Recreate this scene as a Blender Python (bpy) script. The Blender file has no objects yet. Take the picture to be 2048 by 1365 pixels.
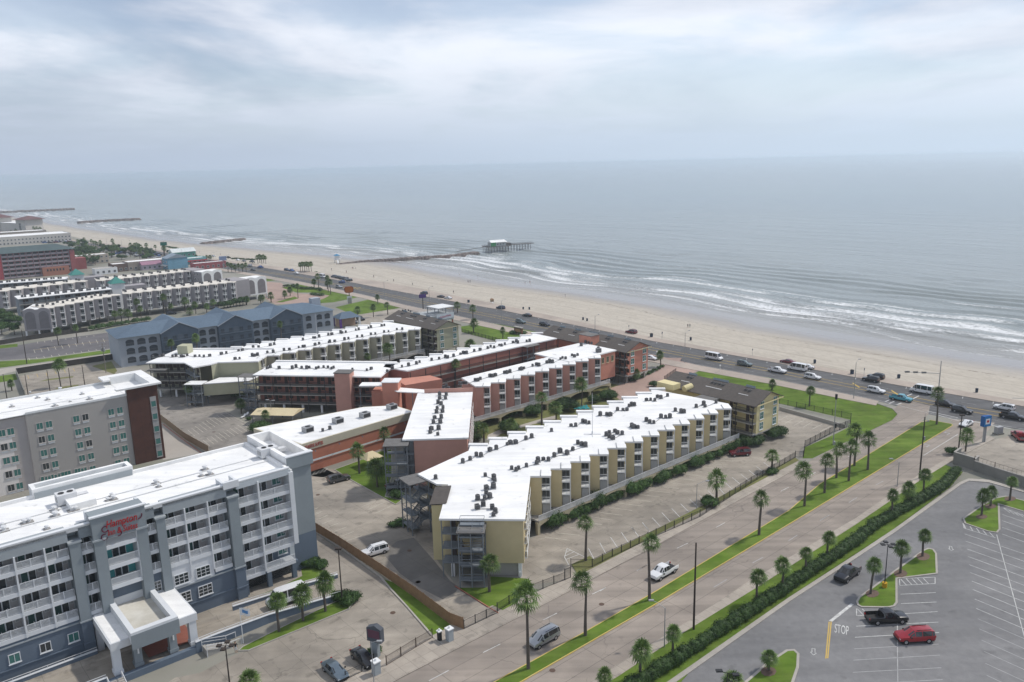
import bpy, math, random
import numpy as np
from mathutils import Vector, Matrix
random.seed(7); rng = np.random.default_rng(7)
R = math.radians
sc = bpy.context.scene
COL = sc.collection
# ------------------------------------------------------------------ camera
PW, PH, FPX, CAMH = 2048.0, 1365.0, 1593.0, 66.0
_roll = math.atan((305.0 - 354.0) / PW)
_pitch = math.atan((PH / 2 - 329.5) * math.cos(_roll) / FPX)
_c, _s = math.cos(_roll), math.sin(_roll)
FW = np.array([0, math.cos(_pitch), -math.sin(_pitch)]); R0 = np.array([1.0, 0, 0]); U0 = np.array([0, math.sin(_pitch), math.cos(_pitch)])
def G(u, v, z=0.0):
    """photo pixel -> point on the horizontal plane z"""
    x = u - PW / 2; y = v - PH / 2
    d = FW * FPX + R0 * (x * _c + y * _s) - U0 * (-x * _s + y * _c)
    t = (z - CAMH) / d[2]
    return (float(d[0] * t), float(d[1] * t), z)
def hgt(base, top):
    b = np.array(G(*base)); best = (1e9, 0)
    for z in np.arange(0.1, 40, .1):
        q = b + np.array([0, 0, z]) - np.array([0, 0, CAMH]); w = q @ FW; a = q @ R0 / w * FPX; bb = -(q @ U0) / w * FPX
        v = PH / 2 + a * _s + bb * _c
        if abs(v - top[1]) < best[0]: best = (abs(v - top[1]), z)
    return best[1]
cd = bpy.data.cameras.new('camera'); cam = bpy.data.objects.new('camera', cd); COL.objects.link(cam)
right = Vector(R0 * _c + U0 * _s); up = Vector(-R0 * _s + U0 * _c); bk = Vector(-FW)
cam.matrix_world = Matrix(((right.x, up.x, bk.x, 0), (right.y, up.y, bk.y, 0), (right.z, up.z, bk.z, CAMH), (0, 0, 0, 1)))
cd.sensor_width = 36; cd.lens = FPX / PW * 36; cd.clip_start = .5; cd.clip_end = 90000
sc.camera = cam
# ------------------------------------------------------------------ sky, sun, exposure
SUN_AZ, SUN_EL = 25.5, 50.0          # azimuth counted from +X towards +Y
w = bpy.data.worlds.new('World'); sc.world = w; w.use_nodes = True
nt = w.node_tree; nt.nodes.clear(); L = nt.links.new; N = nt.nodes.new
out = N('ShaderNodeOutputWorld'); bg = N('ShaderNodeBackground'); L(bg.outputs[0], out.inputs[0]); bg.inputs[1].default_value = 0.126
sky = N('ShaderNodeTexSky'); sky.sky_type = 'NISHITA'; sky.sun_disc = False
sky.sun_elevation = R(SUN_EL); sky.sun_rotation = R(90 - SUN_AZ); sky.air_density = 1.0; sky.dust_density = .8; sky.ozone_density = 2.5
tc = N('ShaderNodeTexCoord'); sep = N('ShaderNodeSeparateXYZ'); L(tc.outputs['Generated'], sep.inputs[0])
def wmath(op, a, b=None):
    m = N('ShaderNodeMath'); m.operation = op
    for i, q in enumerate((a, b)):
        if q is None: continue
        if isinstance(q, (int, float)): m.inputs[i].default_value = q
        else: L(q, m.inputs[i])
    return m.outputs[0]
zc = wmath('ADD', wmath('MAXIMUM', sep.outputs[2], 0.0), 0.11)     # a cloud sheet overhead, seen in perspective
cx = wmath('DIVIDE', sep.outputs[0], zc); cy = wmath('DIVIDE', sep.outputs[1], zc)
cmb = N('ShaderNodeCombineXYZ'); L(cx, cmb.inputs[0]); L(cy, cmb.inputs[1]); cmb.inputs[2].default_value = 3.7
def wnoise(scale, detail, rough, off, dist=0.0):
    mp = N('ShaderNodeMapping'); L(cmb.outputs[0], mp.inputs[0]); mp.inputs['Location'].default_value = off; mp.inputs['Scale'].default_value = (scale, scale * .8, scale)
    n = N('ShaderNodeTexNoise'); L(mp.outputs[0], n.inputs['Vector']); n.inputs['Scale'].default_value = 1; n.inputs['Detail'].default_value = detail; n.inputs['Roughness'].default_value = rough; n.inputs['Distortion'].default_value = dist
    return n.outputs['Fac']
def wramp(x, p0, p1, c0=(0, 0, 0, 1), c1=(1, 1, 1, 1)):
    r = N('ShaderNodeValToRGB'); L(x, r.inputs[0]); r.color_ramp.interpolation = 'EASE'
    r.color_ramp.elements[0].position = p0; r.color_ramp.elements[0].color = c0; r.color_ramp.elements[1].position = p1; r.color_ramp.elements[1].color = c1
    return r.outputs[0]
def wmix(f, a, b, mode='MIX'):
    m = N('ShaderNodeMix'); m.data_type = 'RGBA'; m.blend_type = mode
    if isinstance(f, (int, float)): m.inputs[0].default_value = f
    else: L(f, m.inputs[0])
    for i, q in ((6, a), (7, b)):
        if isinstance(q, tuple): m.inputs[i].default_value = q
        else: L(q, m.inputs[i])
    return m.outputs[2]
SKY_OFF = (6.6, -4.1, 0.0)
shade = wnoise(.36, 6, .55, SKY_OFF, .3)                    # broad light and dark of the cloud deck
fine = wnoise(.85, 7, .55, (2.1, 7.4, 0), .4)
cloudcol = wmix(wramp(shade, .36, .62), (3.3, 3.65, 4.7, 1), (7.7, 8.0, 8.7, 1))
cloudcol = wmix(wramp(fine, .38, .85), cloudcol, (7.0, 7.4, 8.1, 1))
cover = wramp(wmath('ADD', wmath('MULTIPLY', shade, .35), wmath('MULTIPLY', fine, .65)), .42, .60)
skycol = wmix(wmath('ADD', wmath('MULTIPLY', cover, .50), .46), sky.outputs[0], cloudcol)
lp = wramp(wmath('MAXIMUM', sep.outputs[2], 0.0), 0.0, .15)  # thick moist air low down evens the sky out
low = wmix(wramp(wmath('ADD', wmath('MULTIPLY', sep.outputs[0], .62), .5), .1, .9), (3.8, 4.45, 5.5, 1), (5.0, 5.95, 7.1, 1))
skycol = wmix(lp, low, skycol)
L(skycol, bg.inputs[0])
sd = bpy.data.lights.new('sun', 'SUN'); sun = bpy.data.objects.new('sun', sd); COL.objects.link(sun)
sd.energy = 3.05; sd.angle = R(2.5); sd.color = (1.0, .955, .88)
sdir = Vector((math.cos(R(SUN_AZ)) * math.cos(R(SUN_EL)), math.sin(R(SUN_AZ)) * math.cos(R(SUN_EL)), math.sin(R(SUN_EL))))
sun.rotation_euler = sdir.to_track_quat('Z', 'Y').to_euler(); sun.location = sdir * 120
sc.view_settings.view_transform = 'Standard'; sc.view_settings.look = 'None'; sc.view_settings.gamma = 1; sc.view_settings.exposure = 0.0
sc.view_settings.use_curve_mapping = False
sc.cycles.use_denoising = True; sc.cycles.max_bounces = 6; sc.cycles.volume_bounces = 1; sc.cycles.transparent_max_bounces = 8
sc.cycles.use_adaptive_sampling = True; sc.cycles.adaptive_threshold = .015
# ------------------------------------------------------------------ materials
MATS = {}
def mat(name, c1, c2=None, rough=.85, scale=.6, big=.05, bigamt=.25, spec=.3, metal=0, bump=0, bscale=8, world=False, joints=None, spots=None, cracks=None, streak=None):
    """base colour with fine grain (c1/c2), broad staining, fine relief; joints=(w,h,angle) draws slab joints"""
    if name in MATS: return MATS[name]
    m = bpy.data.materials.new(name); m.use_nodes = True; t = m.node_tree; b = t.nodes['Principled BSDF']
    l = t.links.new; n = t.nodes.new
    if c2 is None: c2 = tuple(x * .82 for x in c1)
    if world: src = n('ShaderNodeNewGeometry').outputs['Position']
    else: src = n('ShaderNodeTexCoord').outputs['Object']
    def noise(s, d=5, r=.6):
        q = n('ShaderNodeTexNoise'); l(src, q.inputs['Vector']); q.inputs['Scale'].default_value = s; q.inputs['Detail'].default_value = d; q.inputs['Roughness'].default_value = r; return q.outputs['Fac']
    def mixc(f, a, bb, mode='MIX'):
        x = n('ShaderNodeMix'); x.data_type = 'RGBA'; x.blend_type = mode
        if isinstance(f, float): x.inputs[0].default_value = f
        else: l(f, x.inputs[0])
        for i, q in ((6, a), (7, bb)):
            if isinstance(q, tuple): x.inputs[i].default_value = (q + (1,))[:4]
            else: l(q, x.inputs[i])
        return x.outputs[2]
    def ramp(f, a, bb):
        r = n('ShaderNodeValToRGB'); l(f, r.inputs[0]); r.color_ramp.elements[0].position = a; r.color_ramp.elements[1].position = bb; return r.outputs[0]
    col = mixc(ramp(noise(scale), .32, .68), tuple(c1), tuple(c2))
    if bigamt:
        v = 1 - bigamt
        col = mixc(1.0, col, mixc(ramp(noise(big, 4), .3, .7), (v, v, v), (1.06, 1.05, 1.03)), 'MULTIPLY')
    if joints:
        mp = n('ShaderNodeMapping'); l(src, mp.inputs[0]); mp.vector_type = 'POINT'; mp.inputs['Rotation'].default_value = (0, 0, R(-joints[2]))
        br = n('ShaderNodeTexBrick'); l(mp.outputs[0], br.inputs['Vector']); br.offset = 0 if len(joints) < 4 else joints[3]; br.inputs['Scale'].default_value = 1; br.inputs['Brick Width'].default_value = joints[0]; br.inputs['Row Height'].default_value = joints[1]
        br.inputs['Mortar Size'].default_value = joints[4] if len(joints) > 4 else .035; br.inputs['Mortar Smooth'].default_value = .6
        br.inputs['Color1'].default_value = (1, 1, 1, 1); br.inputs['Color2'].default_value = (.9, .9, .9, 1); js = joints[5] if len(joints) > 5 else .5; br.inputs['Mortar'].default_value = (js, js, js, 1); br.inputs['Color2'].default_value = (1 - (1 - js) * .2,) * 3 + (1,)
        col = mixc(1.0, col, br.outputs['Color'], 'MULTIPLY')
    if streak:      # wear running along one direction: (angle, along, across, amount)
        mp = n('ShaderNodeMapping'); l(src, mp.inputs[0]); mp.inputs['Rotation'].default_value = (0, 0, R(-streak[0])); mp.inputs['Scale'].default_value = (streak[1], streak[2], 1)
        q = n('ShaderNodeTexNoise'); l(mp.outputs[0], q.inputs['Vector']); q.inputs['Scale'].default_value = 1; q.inputs['Detail'].default_value = 5; v = 1 - streak[3]
        col = mixc(1.0, col, mixc(ramp(q.outputs['Fac'], .36, .62), (v, v, v), (1.04, 1.04, 1.04)), 'MULTIPLY')
    if spots:       # oil drips, patches: (scale, threshold, amount)
        v = 1 - spots[2]; col = mixc(1.0, col, mixc(ramp(noise(spots[0], 3, .5), spots[1], spots[1] + .1), (1., 1., 1.), (v, v, v)), 'MULTIPLY')
    if cracks:      # hairline cracks and tar seams: (cell scale, width, darkness)
        wp = n('ShaderNodeTexNoise'); l(src, wp.inputs['Vector']); wp.inputs['Scale'].default_value = .6; va = n('ShaderNodeVectorMath'); va.operation = 'MULTIPLY_ADD'; l(wp.outputs['Color'], va.inputs[0]); va.inputs[1].default_value = (2.2, 2.2, 0); l(src, va.inputs[2])
        vo = n('ShaderNodeTexVoronoi'); vo.feature = 'DISTANCE_TO_EDGE'; l(va.outputs[0], vo.inputs['Vector']); vo.inputs['Scale'].default_value = cracks[0]
        v = cracks[2]; ck = mixc(ramp(vo.outputs['Distance'], cracks[1] * .3, cracks[1]), (v, v, v), (1., 1., 1.)); col = mixc(ramp(noise(.13, 2), .42, .60), col, mixc(1.0, col, ck, 'MULTIPLY'))
    l(col, b.inputs['Base Color']); b.inputs['Roughness'].default_value = rough; b.inputs['Specular IOR Level'].default_value = spec; b.inputs['Metallic'].default_value = metal
    if bump:
        bp = n('ShaderNodeBump'); bp.inputs['Strength'].default_value = bump; bp.inputs['Distance'].default_value = .05; l(noise(bscale, 3), bp.inputs['Height']); l(bp.outputs[0], b.inputs['Normal'])
    MATS[name] = m; return m
def glass(name, c, rough=.08):
    m = mat(name, c, tuple(x * .7 for x in c), rough=rough, spec=.8, scale=.9, bigamt=0); return m
TH = 41.0
white = mat('white_roof', (.82, .82, .815), (.77, .77, .76), scale=.25, big=.09, bigamt=.12, world=True, joints=(14, 2.1, 41, .5, .03, .90), spots=(.5, .66, .28), streak=(131, .05, .8, .06))
wht = mat('white_paint', (.74, .75, .75), (.68, .69, .69), bigamt=.1)
wmetal = mat('white_metal', (.66, .67, .68), rough=.5, bigamt=.05)
gmetal = mat('grey_metal', (.20, .22, .24), (.15, .17, .19), rough=.55, bigamt=.1)
steel = mat('galvanised', (.42, .43, .44), (.33, .34, .35), rough=.5, metal=.3)
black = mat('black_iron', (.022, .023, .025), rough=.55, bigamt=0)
dark = mat('dark_glass', (.02, .026, .03), (.035, .045, .05), rough=.12, spec=.7, scale=1.2, bigamt=0)
teal = mat('green_glass', (.035, .14, .125), (.05, .18, .16), rough=.15, spec=.7, scale=.8, bigamt=0)
carglass = mat('car_glass', (.015, .018, .02), (.02, .025, .03), rough=.05, spec=.8, bigamt=0)
tyre_m = mat('tyre_rubber', (.018, .018, .018), rough=.9, bigamt=0)
rim_m = mat('wheel_rim', (.45, .45, .46), rough=.3, metal=.7, bigamt=0)
yellow_w = mat('yellow_siding', (.60, .505, .305), (.55, .46, .275), scale=.3, bigamt=.16, big=.12)
yellow_l = mat('pale_yellow_siding', (.66, .58, .33), (.61, .53, .30), scale=.3, bigamt=.12)
pink_w = mat('pink_siding', (.55, .305, .25), (.50, .275, .225), scale=.3, bigamt=.16, big=.12)
green_w = mat('olive_siding', (.36, .345, .265), (.32, .31, .235), scale=.3, bigamt=.16, big=.12)
brown_r = mat('brown_shingle', (.115, .10, .088), (.085, .075, .068), scale=1.5, bigamt=.2, bump=.4, bscale=5)
conc = mat('concrete', (.40, .38, .35), (.34, .325, .30), scale=.5, bigamt=.25, world=True)
greyr = mat('grey_shingle', (.17, .165, .16), (.13, .125, .12), scale=1.2, bigamt=.2)
# ------------------------------------------------------------------ mesh helpers
class MB:
    def __init__(s): s.v = []; s.f = []; s.m = []
    def add(s, vs, fs, m=0):
        k = len(s.v); s.v += [tuple(p) for p in vs]; s.f += [tuple(i + k for i in f) for f in fs]; s.m += [m] * len(fs); return s
    def box(s, x0, x1, y0, y1, z0, z1, m=0):
        return s.add([(x0, y0, z0), (x1, y0, z0), (x1, y1, z0), (x0, y1, z0), (x0, y0, z1), (x1, y0, z1), (x1, y1, z1), (x0, y1, z1)],
                     [(0, 3, 2, 1), (4, 5, 6, 7), (0, 1, 5, 4), (1, 2, 6, 5), (2, 3, 7, 6), (3, 0, 4, 7)], m)
    def prism(s, poly, z0, z1, m=0, mt=None, bottom=True):
        n = len(poly); poly = ccw(poly)
        s.add([(p[0], p[1], z0) for p in poly] + [(p[0], p[1], z1) for p in poly], [(i, (i + 1) % n, n + (i + 1) % n, n + i) for i in range(n)], m)
        s.add([(p[0], p[1], z1) for p in poly], [tuple(range(n))], m if mt is None else mt)
        if bottom: s.add([(p[0], p[1], z0) for p in poly], [tuple(reversed(range(n)))], m)
        return s
    def path(s, pts, z0, z1, m=0):
        for a, b in zip(pts[:-1], pts[1:]): s.add([(a[0], a[1], z0), (b[0], b[1], z0), (b[0], b[1], z1), (a[0], a[1], z1)], [(0, 1, 2, 3)], m)
        return s
    def quad(s, a, b, c, d, m=0): return s.add([a, b, c, d], [(0, 1, 2, 3)], m)
    def tube(s, p, q, r0, r1=None, n=6, m=0, cap=True):
        p = Vector(p); q = Vector(q); d = (q - p)
        if d.length < 1e-6: return s
        a = d.normalized(); x = a.cross(Vector((0, 0, 1)) if abs(a.z) < .9 else Vector((1, 0, 0))).normalized(); y = a.cross(x)
        r1 = r0 if r1 is None else r1
        vs = [p + (x * math.cos(2 * math.pi * i / n) + y * math.sin(2 * math.pi * i / n)) * r0 for i in range(n)] + [q + (x * math.cos(2 * math.pi * i / n) + y * math.sin(2 * math.pi * i / n)) * r1 for i in range(n)]
        fs = [(i, n + i, n + (i + 1) % n, (i + 1) % n) for i in range(n)]
        if cap: fs += [tuple(range(n)), tuple(n + i for i in reversed(range(n)))]
        return s.add(vs, fs, m)
    def bar(s, p, q, wd, ht, m=0):
        """rectangular bar between two points, width horizontal"""
        p = Vector(p); q = Vector(q); a = (q - p).normalized(); x = a.cross(Vector((0, 0, 1)))
        if x.length < 1e-4: x = Vector((1, 0, 0))
        x = x.normalized() * wd / 2; y = x.normalized().cross(a) * ht / 2
        vs = [p - x - y, p + x - y, p + x + y, p - x + y, q - x - y, q + x - y, q + x + y, q - x + y]
        return s.add(vs, [(0, 1, 2, 3), (7, 6, 5, 4), (0, 4, 5, 1), (1, 5, 6, 2), (2, 6, 7, 3), (3, 7, 4, 0)], m)
    def mesh(s, name, mats, smooth=None):
        me = bpy.data.meshes.new(name); me.from_pydata(s.v, [], s.f)
        for q in (mats if isinstance(mats, (list, tuple)) else [mats]): me.materials.append(q)
        if any(s.m): me.polygons.foreach_set('material_index', s.m)
        if smooth is not None: me.shade_smooth(); me.set_sharp_from_angle(angle=R(smooth))
        me.update(); return me
    def build(s, name, mats, parent=None, loc=(0, 0, 0), rz=0, smooth=None, **k): return obj(name, s.mesh(name, mats, smooth), parent, loc, rz, **k)
def ccw(p):
    a = sum(p[i][0] * p[(i + 1) % len(p)][1] - p[(i + 1) % len(p)][0] * p[i][1] for i in range(len(p)))
    return list(p) if a > 0 else list(reversed(p))
def obj(name, me, parent=None, loc=(0, 0, 0), rz=0, scale=None, rot=None, **k):
    o = bpy.data.objects.new(name, me); COL.objects.link(o); o.location = loc
    o.rotation_euler = rot if rot is not None else (0, 0, rz)
    if scale is not None: o.scale = (scale,) * 3 if isinstance(scale, (int, float)) else scale
    if parent is not None: o.parent = parent
    for a, b in k.items(): o[a] = b
    return o
def thing(name, label, cat, loc=(0, 0, 0), rz=0, group=None, scale=None):
    o = obj(name, None, None, loc, rz, scale, label=label, category=cat)
    if group: o['group'] = group
    return o
def copy_tree(o, parent=None):
    c = o.copy(); COL.objects.link(c); c.parent = parent
    for ch in o.children: copy_tree(ch, c)
    return c
def shared(cache, key, fn):
    if key not in cache: cache[key] = fn()
    return cache[key]
MC = {}
def bxm(key, dims, m):
    """shared box mesh centred in x, from y=0 back, z from 0"""
    return shared(MC, ('bx', key), lambda: MB().box(-dims[0] / 2, dims[0] / 2, 0, dims[1], 0, dims[2]).mesh(key, m))
def GP(pts, z=0): return [G(u, v, z)[:2] for u, v in pts]
def crop(ox, oy, s):
    return lambda *pts: [(ox + x / s, oy + y / s) for x, y in pts]
k1 = crop(0, 720, 3.99); k2 = crop(0, 1022, 3.98); k3 = crop(400, 1022, 3.98); k4 = crop(800, 1022, 3.98); k5 = crop(1200, 1022, 3.98); k6 = crop(1536, 1022, 3.98)
k7 = crop(1536, 720, 3.99); k8 = crop(1100, 720, 3.99); k9 = crop(700, 720, 3.99); k10 = crop(300, 720, 3.99); k11 = crop(0, 400, 5.1125); k12 = crop(0, 560, 5.1125)
k13 = crop(300, 480, 5.1125); k14 = crop(600, 480, 5.1125); k15 = crop(900, 560, 4.096); k16 = crop(1300, 600, 4.096); k17 = crop(220, 560, 7.585); k18 = crop(190, 460, 8.904); k19 = crop(780, 590, 11.377); k20 = crop(0, 660, 8.533); k21 = crop(0, 430, 9.75); k22 = crop(880, 450, 9.309); k23 = crop(1780, 740, 7.582); k24 = crop(560, 520, 10.24); k25 = crop(860, 640, 8.533)
U41 = Vector((math.cos(R(TH)), math.sin(R(TH)))); N41 = Vector((-U41.y, U41.x))
# ================================================================== SETTING
def lerp_poly(P, n):
    P = np.array(P, float); s = np.r_[0, np.cumsum(np.hypot(*np.diff(P, axis=0).T))]; t = np.linspace(0, s[-1], n)
    return np.c_[np.interp(t, s, P[:, 0]), np.interp(t, s, P[:, 1])]
def smooth_poly(P, it=3):
    P = np.array(P, float)
    for _ in range(it):
        Q = [P[0]]
        for a, b in zip(P[:-1], P[1:]): Q += [a * .75 + b * .25, a * .25 + b * .75]
        P = np.array(Q + [P[-1]])
    return P
def vnoise(x, y, seed=0):
    xi = np.floor(x).astype(int); yi = np.floor(y).astype(int); xf = x - xi; yf = y - yi; xf = xf * xf * (3 - 2 * xf); yf = yf * yf * (3 - 2 * yf)
    def h(a, b): q = np.sin(a * 127.1 + b * 311.7 + seed * 74.7) * 43758.5453; return q - np.floor(q)
    return (h(xi, yi) * (1 - xf) + h(xi + 1, yi) * xf) * (1 - yf) + (h(xi, yi + 1) * (1 - xf) + h(xi + 1, yi + 1) * xf) * yf
def grid_mesh(name, X, Y, Z, mats, uv=None, attr=None, smooth=True):
    r, c = X.shape; me = bpy.data.meshes.new(name); nv = r * c
    i = np.arange(nv).reshape(r, c); q = np.stack([i[:-1, :-1], i[:-1, 1:], i[1:, 1:], i[1:, :-1]], -1).reshape(-1, 4)
    me.vertices.add(nv); me.vertices.foreach_set('co', np.stack([X, Y, Z], -1).astype(np.float32).ravel())
    me.loops.add(q.size); me.loops.foreach_set('vertex_index', q.astype(np.int32).ravel())
    me.polygons.add(len(q)); me.polygons.foreach_set('loop_start', (np.arange(len(q)) * 4).astype(np.int32))
    me.update(calc_edges=True)
    if uv is not None:
        l = me.uv_layers.new(name='UVMap'); l.data.foreach_set('uv', np.stack([uv[0].ravel()[q.ravel()], uv[1].ravel()[q.ravel()]], -1).astype(np.float32).ravel())
    for k, a in (attr or {}).items():
        at = me.attributes.new(k, 'FLOAT', 'POINT'); at.data.foreach_set('value', a.astype(np.float32).ravel())
    me.materials.append(mats); me.polygons.foreach_set('use_smooth', [smooth] * len(q)); me.update(); return me
# --- coast lines
SEAW = smooth_poly([(-30000 * .656, 822 + 30000 * .755)] + GP([(160, 482), (300, 497), (400, 515), (560, 535), (800, 570), (1023, 615), (1300, 675), (1500, 711), (1800, 762), (2048, 804)]) + [(330, 20), (3000, -2600)], 2)
SEAW[0] = (-440 - 30000 * .656, 822 + 30000 * .755)
WATER = smooth_poly([(-710 - 30000 * .656, 1246 + 30000 * .755)] + GP([(100, 443), (250, 467), (400, 486), (600, 503), (730, 514), (860, 534), (960, 556), (1071, 569), (1250, 592), (1446, 625), (1568, 650), (1800, 684), (2048, 724)], -4.5) + [(360, 60), (3100, -2550)], 2)
# --- sea
tt = np.r_[-np.geomspace(28000, 1750, 14), np.arange(-1700, -420, 12), np.arange(-420, 620, 2.6), np.geomspace(625, 3500, 10)]
sW = np.r_[0, np.cumsum(np.hypot(*np.diff(WATER, axis=0).T))]; i0 = np.argmin(np.abs(WATER[:, 0] - 22)); tW = sW - sW[i0]
wx = np.interp(tt, tW, WATER[:, 0]); wy = np.interp(tt, tW, WATER[:, 1])
dd = np.r_[np.arange(-6, 150, 1.3), np.geomspace(152, 1200, 60), np.geomspace(1300, 40000, 18)]
T, D = np.meshgrid(tt, dd)
off = np.array([math.cos(R(41)), math.sin(R(41))])
wob = 14 * (vnoise(T / 45, D / 34, 8) - .5) + 16 * (vnoise(T / 90, D * 0 + .5, 1) - .5) + 6 * (vnoise(T / 28, D * 0 + .5, 2) - .5) + 5 * (vnoise(T / 60, D / 50, 3) - .5)
ph = D + wob
amp = np.clip(D / 25, 0, 1) * (.34 * np.exp(-(D / 170.) ** 2) + .13)
amp *= .15 + 1.9 * vnoise(T / 55, D / 30, 6) ** 1.4
Z = amp * (np.sin(ph * 2 * np.pi / 15) + .45 * np.sin(ph * 4 * np.pi / 15 + .9)) + .12 * np.clip(D / 30, 0, 1) * (vnoise(T / 5, D / 3.5, 4) - .5)
Z *= np.exp(-np.clip(D - 260, 0, 9e4) / 500)
foam = np.zeros_like(D)
for c0, wid, st, patch, sd in ((2.5, 2.0, .66, 40, 11), (11, 2.6, .85, 50, 12), (20, 3.4, .95, 55, 13), (31, 4, 1.0, 55, 21), (43, 4, .95, 50, 14), (56, 3.6, .9, 42, 22), (70, 3, .8, 38, 15), (90, 2.6, .7, 34, 16), (118, 2.2, .55, 30, 17), (150, 2, .45, 24, 18)):
    e = ph - c0 - 8 * (vnoise(T / 130, D * 0 + .5, sd + 30) - .5)
    prof = np.where(e < 0, np.exp(-(e / (wid * .35)) ** 2), np.exp(-e / wid))
    foam = np.maximum(foam, prof * st * np.clip(2.4 * vnoise(T / patch, D / 40, sd) * (.35 + 1.2 * vnoise(T / 17, D / 14, sd + 60)) - .40, 0, 1))
shore = (np.exp(-((D - 40) / 34) ** 2)) * .34
foam = np.clip(foam * .84 + shore * vnoise(T / 18, D / 9, 40), 0, 1)
# rougher, whiter water round the pier groyne
X = wx[None] + D * off[0]; Y = wy[None] + D * off[1]
gx, gy = G(955, 508, -4.5)[:2]; foam = np.clip(foam + .55 * np.exp(-(((X - gx - 6) / 26) ** 2 + ((Y - gy + 34) / 24) ** 2)), 0, 1)
m = bpy.data.materials.new('sea_water'); m.use_nodes = True; t = m.node_tree; b = t.nodes['Principled BSDF']; l = t.links.new; n = t.nodes.new
uvn = n('ShaderNodeUVMap'); geo = n('ShaderNodeNewGeometry')
def tnoise(src, sc_, det=5, r=.6, sx=(1, 1, 1), rz=0):
    mp = n('ShaderNodeMapping'); l(src, mp.inputs[0]); mp.inputs['Scale'].default_value = sx; mp.inputs['Rotation'].default_value = (0, 0, rz)
    q = n('ShaderNodeTexNoise'); l(mp.outputs[0], q.inputs['Vector']); q.inputs['Scale'].default_value = sc_; q.inputs['Detail'].default_value = det; q.inputs['Roughness'].default_value = r; return q.outputs['Fac']
def tramp(f, p0, p1, c0=(0, 0, 0, 1), c1=(1, 1, 1, 1)):
    r = n('ShaderNodeValToRGB'); l(f, r.inputs[0]); e = r.color_ramp.elements; e[0].position = p0; e[1].position = p1; e[0].color = c0; e[1].color = c1; return r.outputs[0]
def tmath(op, a, b_):
    q = n('ShaderNodeMath'); q.operation = op
    for i, x in enumerate((a, b_)):
        if isinstance(x, (int, float)): q.inputs[i].default_value = x
        else: l(x, q.inputs[i])
    return q.outputs[0]
def tmix(f, a, b_, mode='MIX'):
    x = n('ShaderNodeMix'); x.data_type = 'RGBA'; x.blend_type = mode
    if isinstance(f, (int, float)): x.inputs[0].default_value = f
    else: l(f, x.inputs[0])
    for i, q in ((6, a), (7, b_)):
        if isinstance(q, tuple): x.inputs[i].default_value = q
        else: l(q, x.inputs[i])
    return x.outputs[2]
fa = n('ShaderNodeAttribute'); fa.attribute_name = 'foam'
lace_ = tnoise(uvn.outputs[0], .8, 9, .75, (.5, 1, 1)); lace2 = tnoise(uvn.outputs[0], 3.2, 4, .7, (.7, 1, 1))
lace = tramp(tmath('ADD', tmath('MULTIPLY', lace_, .75), tmath('MULTIPLY', lace2, .25)), .38, .62)
fm = tramp(tmath('MULTIPLY', fa.outputs['Fac'], tmath('ADD', tmath('MULTIPLY', lace, .95), .22)), .22, .62)
patches = tnoise(uvn.outputs[0], .0021, 4, .55, (.5, 1.6, 1))        # silty and clearer water lie in long bands along the shore
wat = tmix(tramp(patches, .35, .66), (.20, .222, .212, 1), (.255, .282, .27, 1))
sepn = n('ShaderNodeSeparateXYZ'); l(uvn.outputs[0], sepn.inputs[0])
wat = tmix(tramp(tmath('MULTIPLY', sepn.outputs[1], 1 / 900.), .15, 1.0), wat, (.18, .225, .24, 1))
wat = tmix(tramp(tmath('MULTIPLY', sepn.outputs[1], 1 / 60.), 0.0, 1.0), (.28, .265, .24, 1), wat)
l(tmix(fm, wat, (.74, .75, .75, 1)), b.inputs['Base Color'])
rr = n('ShaderNodeMapRange'); l(fm, rr.inputs[0]); rr.inputs[3].default_value = .22; rr.inputs[4].default_value = .9; l(rr.outputs[0], b.inputs['Roughness'])
b.inputs['Specular IOR Level'].default_value = .5
bp = n('ShaderNodeBump'); bp.inputs['Strength'].default_value = 1.0; bp.inputs['Distance'].default_value = .95
hh = tmath('ADD', tnoise(uvn.outputs[0], .22, 6, .62, (.45, 1, 1)), tmath('MULTIPLY', tnoise(uvn.outputs[0], .045, 3, .5, (.22, 1, 1)), 2.6)); l(hh, bp.inputs['Height']); l(bp.outputs[0], b.inputs['Normal'])
sea = obj('sea', grid_mesh('sea', X, Y, -4.5 + Z, m, (T, D), {'foam': foam}), kind='structure')
# --- beach, from the foot of the seawall down under the water
sS = np.r_[0, np.cumsum(np.hypot(*np.diff(SEAW, axis=0).T))]
tb = np.r_[np.linspace(-1700, -420, 90), np.arange(-410, 560, 4)]
bx_, by_ = np.interp(tb, tW, WATER[:, 0]), np.interp(tb, tW, WATER[:, 1])
# match each waterline station with the seawall station straight inland of it
SD = lerp_poly(SEAW[(SEAW[:, 1] < 3200) & (SEAW[:, 0] < 900)], 4000); along = np.array([-off[1], off[0]])
order = np.argsort(SD @ along); sa = (SD @ along)[order]
qa = np.c_[bx_, by_] @ along
sxi = np.interp(qa, sa, SD[order, 0]); syi = np.interp(qa, sa, SD[order, 1])
fr = np.r_[np.linspace(-.25, 1, 34)][:, None]           # 0 at the water, 1 at the wall
BX = bx_[None] * (1 - fr) + sxi[None] * fr; BY = by_[None] * (1 - fr) + syi[None] * fr
wid = np.hypot(sxi - bx_, syi - by_)[None]
BZ = -4.5 + np.where(fr < 0, fr * 6, 2.6 * np.clip(fr, 0, 1) ** .8) + .12 * (vnoise(BX / 6, BY / 6, 5) - .5) * np.clip(fr * 4 - .6, 0, 1)
m = bpy.data.materials.new('beach_sand'); m.use_nodes = True; t = m.node_tree; b = t.nodes['Principled BSDF']; l = t.links.new; n = t.nodes.new
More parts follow.
